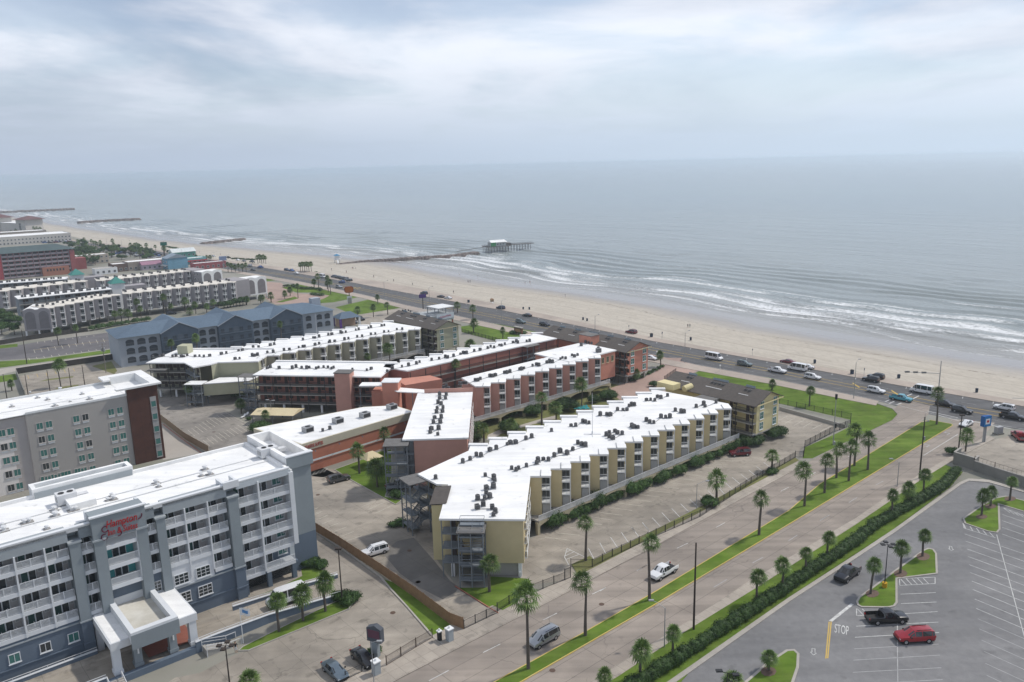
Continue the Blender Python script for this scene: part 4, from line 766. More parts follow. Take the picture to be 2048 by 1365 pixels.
MB().prism([(20, -8), (32, -4.5), (33, 0), (22, -1.2)], 2.8, 6.2).build('annex', mat('olive_light', (1, 1, 1)), G2); MB().prism([(19.8, -8.2), (32.2, -4.7), (33.2, .2), (21.8, -1)], 6.2, 6.45).build('annex_roof', white, G2)
MB().box(3.5, 6.8, 10.5, 14, ZP, ZP + 2.6).build('stair_house', mat('olive_light', (1, 1, 1)), G2); MB().box(.5, 6, -2.6, -.3, 8.9, 9.1).build('stair_canopy', greyr, G2)
stairs(G2, 15.5, -9.6, 0, 4.6, 3.4, LV[:2], 6.6, roofm=white)
for x in (2, 7, 12, 17): obj('column', bxm('column_w', (.55, .55, 2.6), wht), G2, (x, .5, 0)); obj('column', bxm('column_w', (.55, .55, 2.6), wht), G2, (x, 9, 0))
acs(rf, G2, k13((30, 1190), (95, 1185), (130, 1178), (230, 1185), (265, 1180), (320, 1185), (345, 1185), (380, 1172), (460, 1182), (505, 1180), (550, 1185), (610, 1178)), ZP)
# ---------------------------------------------------------------- seafront end blocks with brown gable roofs
def end_block(label, corner, L_, wd, wallm, wells, galL, trim, ze=10.0, zr=12.1, ang=TH):
    """corner = near end of the end wall; x runs along the end wall (to the sea front), y back along the block"""
    root = thing('apartment_block', label, 'building', (corner[0], corner[1], 0), R(ang))
    MB().box(.3, wd - .3, .3, L_, 2.5, ze).build('wall', wallm, root); o_ = .5
    ga = MB(); ga.add([(.3, .29, ze), (wd - .3, .29, ze), (wd / 2, .29, zr - .15)], [(0, 1, 2)]); ga.add([(.3, L_, ze), (wd - .3, L_, ze), (wd / 2, L_, zr - .15)], [(2, 1, 0)]); ga.build('gable', wallm, root)
    r_ = MB(); th = .16
    for sx in (0, 1):
        xa = -o_ - .9 if sx == 0 else wd + o_; za = ze - .25 if sx == 0 else ze - .12
        P = [(xa, -o_, za), (wd / 2, -o_, zr), (wd / 2, L_ + o_, zr), (xa, L_ + o_, za)]
        if sx: P = [P[1], P[0], P[3], P[2]]
        r_.add(P + [(x, y, z - th) for x, y, z in P], [(0, 1, 2, 3), (7, 6, 5, 4), (0, 4, 5, 1), (1, 5, 6, 2), (2, 6, 7, 3), (3, 7, 4, 0)])
    roof = r_.build('roof', brown_r, root)
    MB().box(-o_ - .4, wd + o_, -.55, -.42, ze - .42, ze - .2).build('fascia', trim, root)
    for i in range(wells):                     # condenser wells cut into the slope
        y = L_ * (i + .6) / (wells + .2); sl = (zr - ze + .25) / (wd / 2 + o_ + .9); wl = 2.6 if not (wells >= 3 and i == wells // 2) else 4.6
        q = MB(); xa, xb = wd / 2 - 3.3, wd / 2 - .5; za = zr - sl * (wd / 2 - xa) + .05
        q.box(xa, xb, y - wl / 2, y + wl / 2, za - .3, za + .02, 0)
        q.add([(xb, y - wl / 2, za), (xb, y + wl / 2, za), (xb + .5, y + wl / 2, zr + .45), (xb + .5, y - wl / 2, zr + .45)], [(3, 2, 1, 0), (0, 1, 2, 3)], 1)
        w_ = q.build('roof_well', [white, mat('blue_sheet', (.36, .42, .47), rough=.4, metal=.2)], roof)
        for k in range(2 if wl < 3 else 4): obj('air_conditioner', AC2, roof, (xb - .9 + (k % 2) * .1, y - wl / 2 + .7 + k * 1.05, za + .02), 0, .95)
    wm_ = win_mesh(1.5, 1.75, teal, wht, 1, 1)
    for z in LV:
        for x in (wd * .24, wd * .80): obj('window', wm_, root, (x, .27, z + .55))
    MB().box(-1.2, .3, .3, L_, 2.3, 2.5).build('gallery_floor', gmetal, root)
    gallery(root, (-1.2, galL), (-1.2, .35), LV, ze - .3, 1.5, wallm, conc, grail, max(2, int(galL / 5)), wall=False)
    stairs(root, -4.6, galL + .4, 0, 3.4, 4.4, LV, ze - .5)
    MB().box(0, wd, .2, .5, 2.2, 2.5).build('string_course', conc, root)
    cmx = bxm('column', (.5, .5, 2.8), conc)
    for x in (.8, wd - .8):
        for y in np.arange(1, L_, 5.5): obj('column', cmx, root, (x, y, -.3))
    return root
EY = end_block('pale yellow seafront block with brown gable roof next to the green lawn', (57.0, 178.2), 27.0, 10.2, yellow_l, 3, 9.5, yellow_l)
EPk = end_block('pink seafront block with brown gable roof and five rooftop wells', (34.9, 233.6), 37.0, 10.0, mat('salmon_wall', (1, 1, 1)), 5, 4.5, mat('cream_trim', (1, 1, 1)), 10.3, 12.4)
EG = end_block('olive seafront block with brown gable roof beside the restaurant', (-26.4, 273.6), 31.0, 10.2, mat('olive_light', (1, 1, 1)), 4, 7.0, mat('cream_trim', (1, 1, 1)), 10.4, 12.6)
MB().box(-2.5, 1.4, 13, 18, 8.5, 13.2).build('lift_tower', mat('salmon_wall', (1, 1, 1)), EPk); MB().box(-2.7, 1.6, 12.8, 18.2, 13.2, 13.4).build('tower_roof', greyr, EPk)
MB().box(-4.5, -1.5, 21, 26, 10, 11.4).build('tank_room', yellow_l, EY); MB().tube((-2, 19.5, 10.2), (.4, 19, 10.6), .8, .8, 12).build('roof_duct', yellow_l, EY)
# ---------------------------------------------------------------- low commercial building with the lettered parapet
cream_p = mat('cream_panel', (.66, .61, .48), (.61, .565, .445), bigamt=.12, joints=(.6, 9, 0, 0, .03, .85))
orange_w = mat('coral_wall', (.50, .195, .125), (.45, .175, .115), scale=.5, bigamt=.14)
Ss = thing('suites_building', 'low coral building with cream parapet and white roof, red lettering on the corner', 'building', (-46.9, 166.4, 0), R(45.0))
lw, dp_ = 31.5, 18.6
pl = [(0, 0), (lw, 0), (lw, 8), (lw - 6, 13), (-1.6, dp_)]
MB().prism([(x * .99 + .15, y * .98 + .15) for x, y in pl], 0, 5.2).build('wall', orange_w, Ss); MB().prism(pl, 5.2, 6.95).build('parapet', cream_p, Ss)
rf = MB().prism([(.35, .35), (lw - .35, .35), (lw - .35, 7.9), (lw - 6.2, 12.6), (-1.2, dp_ - .4)], 6.4, 6.99).build('roof', white, Ss)
MB().path([(0, -.06), (lw, -.06)], 2.3, 2.75).build('band', wht, Ss)
for p in ((1260, 560), (1500, 490), (1715, 445), (1930, 380)):
    x, y, _ = G(*k10(p)[0], 7.4); lx, ly = loc_of(Ss, x, y); MB().box(-1.1, 1.1, -.9, .9, 0, 1.25).box(-.9, .9, -.95, -.9, .2, 1.05, 1).tube((0, 0, 1.25), (0, 0, 1.32), .6, .6, 12, 1).build('rooftop_unit', [steel, ac_fan], rf, (lx, ly, 6.99))
acs(rf, Ss, k10((1378, 555), (1435, 540)), 6.99)
red_l = mat('red_letter', (.42, .01, .014), rough=.7, bigamt=0)
text('sign_lettering', 'SEASIDE SUITES', red_l, Ss, (3.1, -.06, 5.65), 0, 1.1, .03, .62, rot=(R(90), 0, 0))
for i in range(5):
    MB().tube((0, 0, 0), (0, -.6, .0), .03, .03, 5).tube((0, -.6, 0), (0, -.6, -.25), .12, .16, 6).build('wall_lamp', gmetal, Ss, (3 + i * 6.3, 0, 4.9))
# ---------------------------------------------------------------- blue-grey hotel in the foreground
hg = mat('hotel_grey', (.34, .375, .395), (.31, .34, .36), scale=.4, bigamt=.10); hgd = mat('hotel_grey_dark', (.25, .285, .305), (.225, .255, .275), scale=.4, bigamt=.10)
hb = mat('hotel_slate_blue', (.135, .172, .222), (.118, .152, .197), scale=.4, bigamt=.12); hlight = mat('hotel_pale_grey', (.50, .54, .57), (.46, .50, .53), scale=.4, bigamt=.08)
hteal = mat('hotel_teal', (.10, .42, .42), (.09, .38, .38), bigamt=.05); hwht = mat('hotel_white', (.66, .68, .70), (.61, .63, .65), bigamt=.08); taup = mat('taupe_wall', (.44, .42, .41), (.40, .385, .375), bigamt=.08)
H = thing('hotel', 'blue-grey balcony hotel with white roof and red script sign, nearest the camera on the left', 'hotel', (-36.16, 121.29, 0), R(40.5))
HLV = [3.2, 6.35, 9.4, 12.45, 15.5]; HT = 18.35; RD = 1.9; SE = -64.0
# core volume behind the balconies
MB().box(SE, .2, RD, 16.9, 0, 18.5).build('wall', hlight, H)
MB().box(.2, 4.3, 1.9, 17.0, 0, 6.2).build('wall', hb, H); MB().box(.2, 4.3, 1.9, 17.0, 6.2, 18.45).build('tower_wall', hgd, H); MB().box(.0, 4.62, 1.5, 1.62, 18.2, 20.15).box(4.58, 4.68, 1.62, 17.3, 18.2, 20.15).build('tower_wall', hgd, H)
rf = MB().box(SE, .2, .1, 17.0, 18.5, 18.62).build('roof', white, H)
def parapet(x0, x1, y0, y1, z0, z1, t=.45, m=None):
    q = MB(); q.box(x0, x1, y0, y0 + t, z0, z1).box(x0, x1, y1 - t, y1, z0, z1).box(x0, x0 + t, y0 + t, y1 - t, z0, z1).box(x1 - t, x1, y0 + t, y1 - t, z0, z1)
    return q.build('parapet', m or white, rf)
parapet(SE, -.3, .0, 17.1, 18.6, 19.15); MB().box(SE, -.3, -.15, .5, 19.1, 19.27).build('coping', hwht, rf)
parapet(.0, 4.6, 1.6, 17.3, 18.6, 20.25, .7); MB().box(-.1, 4.7, 1.45, 2.4, 20.2, 20.38).build('coping', hwht, rf); MB().box(.3, 4.2, 2.4, 16.7, 18.4, 18.64).build('tower_deck', white, rf)
q = MB(); q.box(-33.4, -19.6, 16.2, 19.2, 0, 19.6); q.build('back_projection', hg, H); parapet(-33.6, -19.4, 16.4, 19.4, 18.5, 20.1, .6)
parapet(-60, -48, 16.0, 19.0, 18.5, 20.0, .5)
def upstand(x0, x1):    # raised parapet corners turned in over the roof
    q = MB(); q.box(x0, x1, -.4, .1, 18.6, 19.7).box(x0, x0 + .35, .1, 2.8, 18.6, 19.5).box(x1 - .35, x1, .1, 2.8, 18.6, 19.5); q.build('parapet', hwht, rf)
upstand(-11.2, -8.8)
# horizontal members: front slab bands, recess cells
def cell(x0, x1, lv, back, yb=RD, doorx=None, rail=True, dm=None, side=hlight, ac=True):
    w_ = x1 - x0
    for z in lv:
        b_ = obj('balcony', shared(MC, ('hb', round(w_, 2)), lambda: MB().box(0, w_, -.12, yb, -.62, 0).mesh('balcony', hwht)), H, (x0, 0, z))
        obj('railing', rail_mesh(w_ - .1, 1.05, hwht, .12, .05), b_, (.05, -.02, 0)); obj('rail_post', shared(MC, 'hpost', lambda: MB().box(-.05, .05, -.06, .04, 0, 1.1).mesh('rail_post', hwht)), b_, (w_ / 2, -.02, 0))
        obj('back_wall', shared(MC, ('hbw', round(w_, 2), back.name), lambda: MB().box(0, w_, yb - .06, yb + .05, 0, 2.45).mesh('back_wall', back)), H, (x0, 0, z))
        dm_ = shared(MC, 'hdoor', lambda: MB().box(-.85, -.08, -.08, 0, .03, 2.05, 0).box(.08, .85, -.08, 0, .03, 2.05, 0).box(-.93, -.85, -.1, 0, 0, 2.12, 1).box(-.08, .08, -.1, 0, 0, 2.12, 1).box(.85, .93, -.1, 0, 0, 2.12, 1).box(-.93, .93, -.1, 0, 2.05, 2.13, 1).mesh('balcony_door', [dark, hwht]))
        dm2 = shared(MC, 'hdoor2', lambda: MB().box(-.85, -.08, -.08, 0, .03, 2.05, 2).box(.08, .85, -.08, 0, .03, 2.05, 0).box(-.93, -.85, -.1, 0, 0, 2.12, 1).box(-.08, .08, -.1, 0, 0, 2.12, 1).box(.85, .93, -.1, 0, 0, 2.12, 1).box(-.93, .93, -.1, 0, 2.05, 2.13, 1).mesh('balcony_door', [dark, hwht, mat('green_curtain', (.03, .085, .08), (.045, .11, .10), rough=.3)]))
        obj('balcony_door', random.choice([dm_, dm2, dm2]), H, (x0 + w_ * (.5 if doorx is None else doorx), yb - .06, z + .01))
        if ac and w_ > 2.4: obj('vent_grille', shared(MC, 'hgrille', lambda: MB().box(-.3, .3, -.05, .03, 0, .55, 0).box(-.25, .25, -.06, .03, .05, .5, 1).mesh('vent_grille', [hwht, steel])), H, (x0 + w_ * .86, yb - .06, z + 1.1))
        if random.random() < .7:      # balcony table and two chairs, glimpsed through the rails
            fx = x0 + w_ * random.uniform(.25, .6); f = obj('balcony_furniture', shared(MC, 'hfurn', lambda: MB().tube((0, .7, 0), (0, .7, .62), .04, .04, 5).tube((0, .7, .62), (0, .7, .66), .32, .32, 10).box(-.85, -.42, .5, .9, .32, .38).box(-.9, -.84, .5, .9, .1, .85).box(.42, .85, .5, .9, .32, .38).box(.84, .9, .5, .9, .1, .85).box(-.8, -.76, .55, .59, 0, .35).box(-.5, -.46, .85, .89, 0, .35).box(.76, .8, .55, .59, 0, .35).box(.46, .5, .85, .89, 0, .35).mesh('balcony_furniture', wmetal)), H, (fx, 0, z))
def wallband(x0, x1, z0, z1, m, y0=0.0, y1=RD): MB().box(x0, x1, y0, y1, z0, z1).build('wall', m, H)
def pier(x0, x1, y0=-.55, top=17.1, cap=True, blue=5.3):
    MB().box(x0, x1, y0, RD, 0, blue).build('pier', hb, H); MB().box(x0, x1, y0, RD, blue, top).build('pier', hgd, H)
    MB().box(x0 - .12, x1 + .12, y0 - .12, RD, blue, blue + .2).build('pier_band', hg, H); MB().box(x0 - .1, x1 + .1, y0 - .1, RD, 1.9, 2.1).build('pier_band', hb, H)
    if cap: MB().box(x0 - .15, x1 + .15, y0 - .15, RD, top, top + .25).build('pier_cap', hg, H)
# right bay (white frame)
wallband(-9.2, -.2, HT - .3, 18.9, hlight, -.15)
for x in (-5.9, -.62): MB().box(x, x + (.28 if x < -1 else .75), -.3, RD, 6.0 if x > -1 else 3, HT + .1).build('fin', hwht, H)
cell(-9.15, -5.9, HLV, taup, doorx=.28); cell(-5.62, -.62, HLV[1:], taup, doorx=.22); cell(-5.62, -.62, HLV[:1], hb, doorx=.2)
wm2 = win_mesh(1.5, 1.3, teal, hwht, 1)
for z in HLV: obj('window', wm2, H, (-1.9, RD - .05, z + .75))
for x in (-9.1, -5.2, -.9): MB().box(x - .35, x + .35, -.1, .6, 0, 3.0).build('garage_column', hb, H)
wallband(-9.2, -.2, 2.6, 3.0, hb, -.1, 2.5)
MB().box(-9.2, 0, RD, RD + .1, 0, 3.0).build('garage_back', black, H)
pier(-10.75, -9.2)
wallband(-20.1, -10.75, 17.3, 18.95, hg); 
for x0_, x1_, lv in ((-20.0, -17.25, HLV[2:]), (-17.1, -13.85, HLV[2:]), (-13.65, -10.95, HLV[1:])): cell(x0_, x1_, lv, taup, doorx=.35)
for x in (-17.25, -13.85): MB().box(x, x + .2, -.18, RD, 6.4 if x < -14 else 6.35, 17.4).build('fin', hwht, H)
wallband(-20.1, -13.8, 5.2, 8.75, hwht, .02); wallband(-20.1, -10.75, 0, 5.2, hb, .02); wallband(-13.8, -10.75, 5.2, 5.75, hb, .02)
gw = win_mesh(2.05, 1.6, dark, hwht, 2, 2)
for x, z in ((-18.7, 5.75), (-15.45, 5.75), (-15.45, 2.65), (-18.7, 2.65)): obj('window', gw, H, (x, -.02, z))
MB().box(-20.1, -10.7, -.12, .1, 5.15, 5.35).build('string_course', hg, H); MB().box(-20.1, -10.7, -.1, .1, 1.9, 2.05).build('string_course', hb, H)
pier(-21.35, -20.1); cell(-22.85, -21.35, HLV[2:], hg, doorx=.5, ac=False); wallband(-22.85, -21.35, 17.3, 18.9, hgd); wallband(-22.85, -21.35, 0, 8.7, hb, .3)
obj('window', win_mesh(1.1, 1.6, dark, hwht, 1, 2), H, (-22.1, .28, 5.7))
# centre bay with the sign
pier(-24.15, -22.75, -1.0, 16.6); pier(-29.75, -28.3, -1.0, 16.6)
MB().box(-29.75, -22.75, -1.0, RD, 16.6, 20.1).build('sign_panel', hgd, H); MB().box(-29.95, -22.55, -1.2, -.6, 20.05, 20.25).build('coping', hwht, rf); q = MB(); q.box(-29.75, -29.4, -.6, 3, 18.6, 20.0).box(-23.1, -22.75, -.6, 3, 18.6, 20.0); q.build('parapet', hwht, rf)
for z in HLV[2:]:
    b_ = MB().box(0, 4.1, -.9, RD, -.62, 0).build('balcony', hwht, H, (-28.28, 0, z)); obj('railing', rail_mesh(4.0, 1.05, hwht, .12, .05), b_, (.05, -.8, 0))
    MB().box(0, 4.1, RD - .1, RD + .05, 0, 2.45).build('back_wall', hteal, H, (-28.28, 0, z)); obj('balcony_door', MC['hdoor'], H, (-26.2, RD - .1, z + .01))
MB().box(-24.3, -24.15, -.9, RD, 9, 16.6).build('fin', hwht, H)
wallband(-28.3, -24.15, 0, 8.7, hb, .4)
for i, (s_, z, sz) in enumerate((('Hampton', 18.15, 1.55), ('Inn & Suites', 17.0, 1.25))):
    text('sign_lettering', s_, red_l, H, (-26.0, -1.1, z), 0, sz, .04, .70 if i == 0 else .66, rot=(R(90), 0, 0), shear=.25)
q = MB()
for cx_, cz_, rr_, a0_, a1_ in ((-28.15, 18.1, .42, 60, 330), (-28.35, 17.0, .42, 60, 330), (-23.75, 18.75, .5, -100, 20), (-26.55, 17.0, .4, -110, 30)):
    for k in range(8): A, B2 = [R(a0_ + (a1_ - a0_) * (k + j) / 8) for j in (0, 1)]; q.tube((cx_ + rr_ * math.cos(A), -1.1, cz_ + rr_ * math.sin(A)), (cx_ + rr_ * math.cos(B2), -1.1, cz_ + rr_ * math.sin(B2)), .07, .07, 5)
q.build('sign_swash', mat('sign_dark_red', (.13, .01, .04)), H)
pier(-32.65, -31.25); cell(-31.25, -29.75, HLV[1:], hg, doorx=.5, ac=False); wallband(-31.25, -29.75, 17.3, 18.9, hgd); wallband(-31.25, -29.75, 0, 5.7, hb, .3)
# left bay, running out of the frame
wallband(SE, -32.65, 17.3, 18.95, hg); wallband(SE, -32.65, 0, 5.65, hb, .02)
xx = [-32.75, -35.65, -39.15, -42.65, -46.15, -49.6, -53.1, -56.6, -60.1]
for x1_, x0_ in zip(xx[:-1], xx[1:]):
    cell(x0_ + .2, x1_, HLV[1:], taup, doorx=.42); MB().box(x0_, x0_ + .2, -.18, RD, 5.7, 17.4).build('fin', hwht, H)
MB().box(SE, -32.7, -.12, .1, 5.15, 5.35).build('string_course', hg, H); MB().box(SE, -32.7, -.1, .1, 1.9, 2.05).build('string_course', hb, H)
for x, gm in ((-33.75, teal), (-37.2, dark), (-40.85, teal), (-44.5, teal)): obj('window', win_mesh(1.3, 1.3, gm, hwht, 1), H, (x, -.02, 2.75))
# roof clutter: pipe runs, vents, two packaged units
for y in (6.6, 9.4): MB().bar((-62, y, 18.72), (-1, y, 18.72), .12, .1).build('pipe_run', wht, rf)
for p in k1((1635, 865), (1675, 905), (1605, 915), (1245, 975), (1265, 1000), (890, 1075), (905, 1100), (860, 1110), (430, 1190), (440, 1235), (230, 1280), (195, 1290), (600, 1185), (570, 1190)) + k2((370, 130), (15, 110), (30, 145)):
    x, y, _ = G(*p, 18.9); lx, ly = loc_of(H, x, y); obj('roof_vent', shared(MC, 'rvent', lambda: MB().tube((0, 0, 0), (0, 0, .45), .22, .22, 8).tube((0, 0, .45), (0, 0, .62), .38, .3, 8).box(-.5, .5, -.5, .5, 0, .08, 1).mesh('roof_vent', [wmetal, mat('grey_stain', (.35, .34, .33))])), rf, (lx, ly, 18.62), 0, random.uniform(.8, 1.25))
def pkg(px, sx, sy, sz):
    x, y, _ = G(*px, 19.2); lx, ly = loc_of(H, x, y)
    MB().box(-sx / 2, sx / 2, -sy / 2, sy / 2, .25, sz).box(-sx / 2 - .05, sx / 2 + .05, -sy / 2 + .3, sy / 2 - .3, .6, sz - .4, 1).tube((-.6, 0, sz), (-.6, 0, sz + .1), .42, .42, 10, 2).tube((.6, 0, sz), (.6, 0, sz + .1), .42, .42, 10, 2).box(-sx / 2 + .2, sx / 2 - .2, -sy / 2 + .2, sy / 2 - .2, 0, .25, 1).box(sx / 2, sx / 2 + 1.6, -.5, .5, .4, 1.0, 0).build('rooftop_unit', [wmetal, steel, ac_fan], rf, (lx, ly, 18.62))
pkg(k1((530, 1115))[0], 2.6, 2.0, 1.7); pkg(k10((940, 745))[0], 3.0, 2.0, 1.7)
MB().box(-30.5, -27, 7.5, 10.5, 18.62, 19.6).build('roof_hatch', white, rf)
# entrance canopy
cz = .95
MB().box(-31.2, -19.9, -9.4, 1.3, 4.5, 5.6).build('canopy', hwht, H); MB().box(-31.0, -20.1, -9.2, 1.1, 5.55, 5.63).build('canopy_roof', white, H)
q = MB(); q.box(-28.9, -22.8, -10.8, -9.9, 5.2, 6.85).box(-28.9, -28.2, -9.9, .9, 5.5, 6.85).box(-23.5, -22.8, -9.9, .9, 5.5, 6.85).box(-28.2, -23.5, .3, .9, 5.5, 6.85); q.build('canopy_parapet', hwht, H); MB().box(-28.95, -22.75, -10.86, -10.8, 4.4, 6.5).build('canopy_front', hgd, H); MB().box(-28.3, -23.4, -9.95, .4, 5.6, 5.72).build('canopy_deck', mat('stained_roof', (.66, .64, .58), (.50, .47, .40), scale=.35, bigamt=.2), H)
for x, m_, w_ in ((-30.6, hwht, .5), (-28.0, hgd, .5), (-23.4, hgd, .5), (-20.6, hwht, .5)):
    MB().box(x - w_, x + w_, -9.3, -8.3, cz - .8, 4.6).build('canopy_column', m_, H); MB().box(x - w_ - .1, x + w_ + .1, -9.4, -8.2, cz, cz + .5).build('column_base', m_, H)
for x in (-30.6, -20.6): MB().box(x - .45, x + .45, -.2, .7, 0, 4.5).build('canopy_column', hwht, H)
for x in (-27.95, -23.35): MB().box(x - .1, x + .1, -9.4, -9.3, 2.8, 3.6).build('wall_lamp', wht, H)
# raised entrance drive, its walls and steps
pav = mat('drive_brick', (.30, .115, .085), (.26, .10, .075), bigamt=.2)
rp = [(-58, -9.8), (-10, -9.8), (3.2, -11.6), (3.6, -5.0), (-1, -4.4), (-12, -4.0), (-30, -2.4), (-58, -2.4)]
def zr_(x): return cz if x < -18 else max(.03, cz * (1 - (x + 18) / 21))
dv = thing('entrance_drive', 'raised concrete drive with blue retaining walls in front of the blue-grey hotel', 'driveway', (-36.16, 121.29, 0), R(40.5))
P = ccw([(x, y) for x, y in rp]); q = MB(); n_ = len(P)
q.add([(x, y, zr_(x)) for x, y in P] , [tuple(range(n_))]); q.build('deck', lotc, dv)
def ramp_wall(pts, h, th=.25, m=hb, rail=True):
    q = MB(); cap = MB(); rl = MB()
    for a, b_ in zip(pts[:-1], pts[1:]):
        n2 = max(1, int(math.dist(a, b_) / 2.0))
        for k in range(n2):
            A = [a[i] + (b_[i] - a[i]) * k / n2 for i in (0, 1)]; B = [a[i] + (b_[i] - a[i]) * (k + 1) / n2 for i in (0, 1)]; za, zb = zr_(A[0]) + h, zr_(B[0]) + h
            d = Vector((B[0] - A[0], B[1] - A[1])).normalized(); nn = Vector((-d.y, d.x)) * th / 2
            vs = [(A[0] - nn.x, A[1] - nn.y, 0), (B[0] - nn.x, B[1] - nn.y, 0), (B[0] + nn.x, B[1] + nn.y, 0), (A[0] + nn.x, A[1] + nn.y, 0)]; vs += [(x, y, zz) for (x, y, _), zz in zip(vs, (za, zb, zb, za))]
            q.add(vs, [(0, 1, 5, 4), (2, 3, 7, 6), (4, 5, 6, 7)]); cap.bar((A[0], A[1], za + .05), (B[0], B[1], zb + .05), th + .12, .1)
            if rail: rl.bar((A[0], A[1], za + .45), (B[0], B[1], zb + .45), .07, .07); rl.bar((A[0], A[1], za), (A[0], A[1], za + .45), .06, .06)
    q.build('retaining_wall', m, dv); cap.build('coping', hwht, dv)
    if rail: rl.build('railing', wmetal, dv)
ramp_wall([(-58, -9.9), (-32.3, -9.9)], .55); ramp_wall([(-20.8, -10.2), (-10, -9.9), (1.4, -11.2)], .75); ramp_wall([(-13, -3.9), (-1, -4.4), (4.2, -5.0)], .6); ramp_wall([(-58, -2.2), (-31.5, -2.2)], .5)
MB().box(-32.2, -18, -10.3, -9.6, 0, cz + .02).build('retaining_wall', hb, dv)
MB().box(-26.5, -20, -8.2, -.2, cz + .01, cz + .03).build('brick_paving', pav, dv)
for i in range(8):
    MB().box(-20 + i * .42, -19.58 + i * .42, -12.2, -10.4, 0, cz - i * .115).build('step', conc, dv); MB().box(-32.4, -30.4, -10.6 - i * .4, -10.2 - i * .4, 0, cz - i * .115).build('step', conc, dv)
for y_ in (-12.3, -10.3): MB().bar((-20, y_, cz + .9), (-16.6, y_, .95), .08, .08).bar((-16.6, y_, .95), (-15.2, y_, .95), .08, .08).bar((-20, y_, 0), (-20, y_, cz + .9), .08, .08).bar((-16.6, y_, 0), (-16.6, y_, .95), .08, .08).bar((-15.2, y_, 0), (-15.2, y_, .95), .08, .08).bar((-20, y_, cz + .45), (-16.6, y_, .5), .06, .06).build('handrail', wmetal, dv)
for x_ in (-32.3, -30.5): MB().bar((x_, -10.3, cz + .9), (x_, -13.4, .95), .08, .08).bar((x_, -10.3, cz), (x_, -10.3, cz + .9), .08, .08).bar((x_, -13.4, 0), (x_, -13.4, .95), .08, .08).build('handrail', wmetal, dv)
# ---------------------------------------------------------------- beige hotel behind
bg1 = mat('beige_stucco', (.76, .72, .68), (.72, .685, .65), scale=.3, bigamt=.08, joints=(3.3, 3.05, 0, 0, .012)); bg2 = mat('grey_stucco', (.46, .425, .41), (.43, .40, .385), bigamt=.08); brw = mat('brown_panel', (.105, .045, .032), (.075, .034, .026), scale=.8, bigamt=.2, joints=(2.4, .5, 0, .5, .02))
BZ_ = 16.6; pB = G(*k1((1010, 288))[0], BZ_); B = thing('hotel', 'beige hotel with brown corner tower and green-tinted windows behind the blue-grey hotel', 'hotel', (pB[0], pB[1], 0), R(40))
fB = FP(pB, 40)
def sB(x, y): return fB(*k1((x, y))[0])
xL = sB(200, 430)[0]
MB().box(xL, 0, 0, 15, 0, BZ_).build('wall', bg1, B); MB().box(xL - 40, xL, .5, 15, 0, BZ_ - .3).build('wall', bg2, B); x3 = sB(105, 600)[0] - .3
MB().box(xL - 40, x3, .25, .6, 0, BZ_ - 2.6).build('wall', bg1, B)
rfB = MB().box(xL - 40, .1, -.05, 15.1, BZ_, BZ_ + .15).build('roof', white, B); MB().box(xL, 0, -.1, .3, BZ_ + .12, BZ_ + .5).build('coping', wht, rfB); MB().box(xL - 40, 0, 14.7, 15.1, BZ_ + .12, BZ_ + .6).build('coping', wht, rfB)
tw = sB(1250, 225)[0]
MB().box(0.02, tw, -.35, 13.5, 0, BZ_ + .08).box(0.02, tw, -.4, -.1, BZ_, BZ_ + 1.6).box(tw - .2, tw + .02, -.1, 13.5, BZ_, BZ_ + 1.6).build('tower_wall', brw, B)
q = MB(); q.box(-2.2, tw + .9, -1.0, .6, BZ_ + 1.6, BZ_ + 2.0).box(-2.2, tw + .9, 12.6, 15, BZ_ + 1.6, BZ_ + 2.0).box(tw - 1.2, tw + .9, .6, 12.6, BZ_ + 1.6, BZ_ + 2.0).box(-2.2, -.6, 10.2, 12.6, BZ_ + 1.6, BZ_ + 2.0); q.build('tower_cornice', white, rfB)
q = MB(); q.box(-.1, tw, .3, .6, BZ_, BZ_ + 1.7).box(tw - 1.3, tw - 1.0, .6, 12.8, BZ_, BZ_ + 1.7).box(-.1, tw, 12.5, 12.8, BZ_, BZ_ + 1.7); q.build('parapet', wht, rfB); MB().box(-.1, tw - 1.2, .5, 12.6, BZ_ + .1, BZ_ + .2).build('tower_deck', white, rfB)
strip_m = mat('grey_panel', (.40, .395, .39))
MB().box(tw - 1.9, tw - .55, -.42, -.3, .5, BZ_ - 1.2).build('window_strip', strip_m, B)
wB = win_mesh(1.25, 1.45, teal, mat('beige_trim', (.60, .57, .54)), 1); wBd = win_mesh(1.25, 1.45, dark, mat('beige_trim', (1, 1, 1)), 1)
zrow = [BZ_ - 3.75 - i * 3.05 for i in range(5)]
for j, z in enumerate(zrow):
    for xs in ((885, 410), (955, 395), (607, 465), (680, 450), (315, 520), (390, 510), (85, 565), (15, 580)):
        xx_ = sB(*xs)[0]; y_ = -.02 if xs[0] > 200 else .22
        w_ = obj('window', wBd if random.random() < .14 else wB, B, (xx_, y_, z)); obj('panel', shared(MC, 'bpan', lambda: MB().box(-.62, .62, -.05, .04, 0, .42).mesh('panel', wht)), w_, (0, 0, -.55))
    obj('window', win_mesh(1.1, 1.4, teal, strip_m, 0), B, (tw - 1.22, -.42, z + .1))
for i in range(3): obj('window', win_mesh(2.6, 1.7, teal, mat('beige_trim', (1, 1, 1)), 3), B, (xL + 2.2 + i * 3.3, -.03, .6))
for p in k1((95, 370), (380, 315), (715, 310), (655, 270), (440, 365), (240, 260), (300, 300), (480, 240), (560, 330)):
    x, y, _ = G(*p, BZ_ + .3); lx, ly = loc_of(B, x, y); obj('roof_vent', MC['rvent'], rfB, (lx, ly, BZ_ + .15), 0, random.uniform(.6, 1.3))
MB().bar((xL - 20, 4.6, BZ_ + .22), (-3, 4.6, BZ_ + .22), .14, .12).build('pipe_run', wht, rfB)
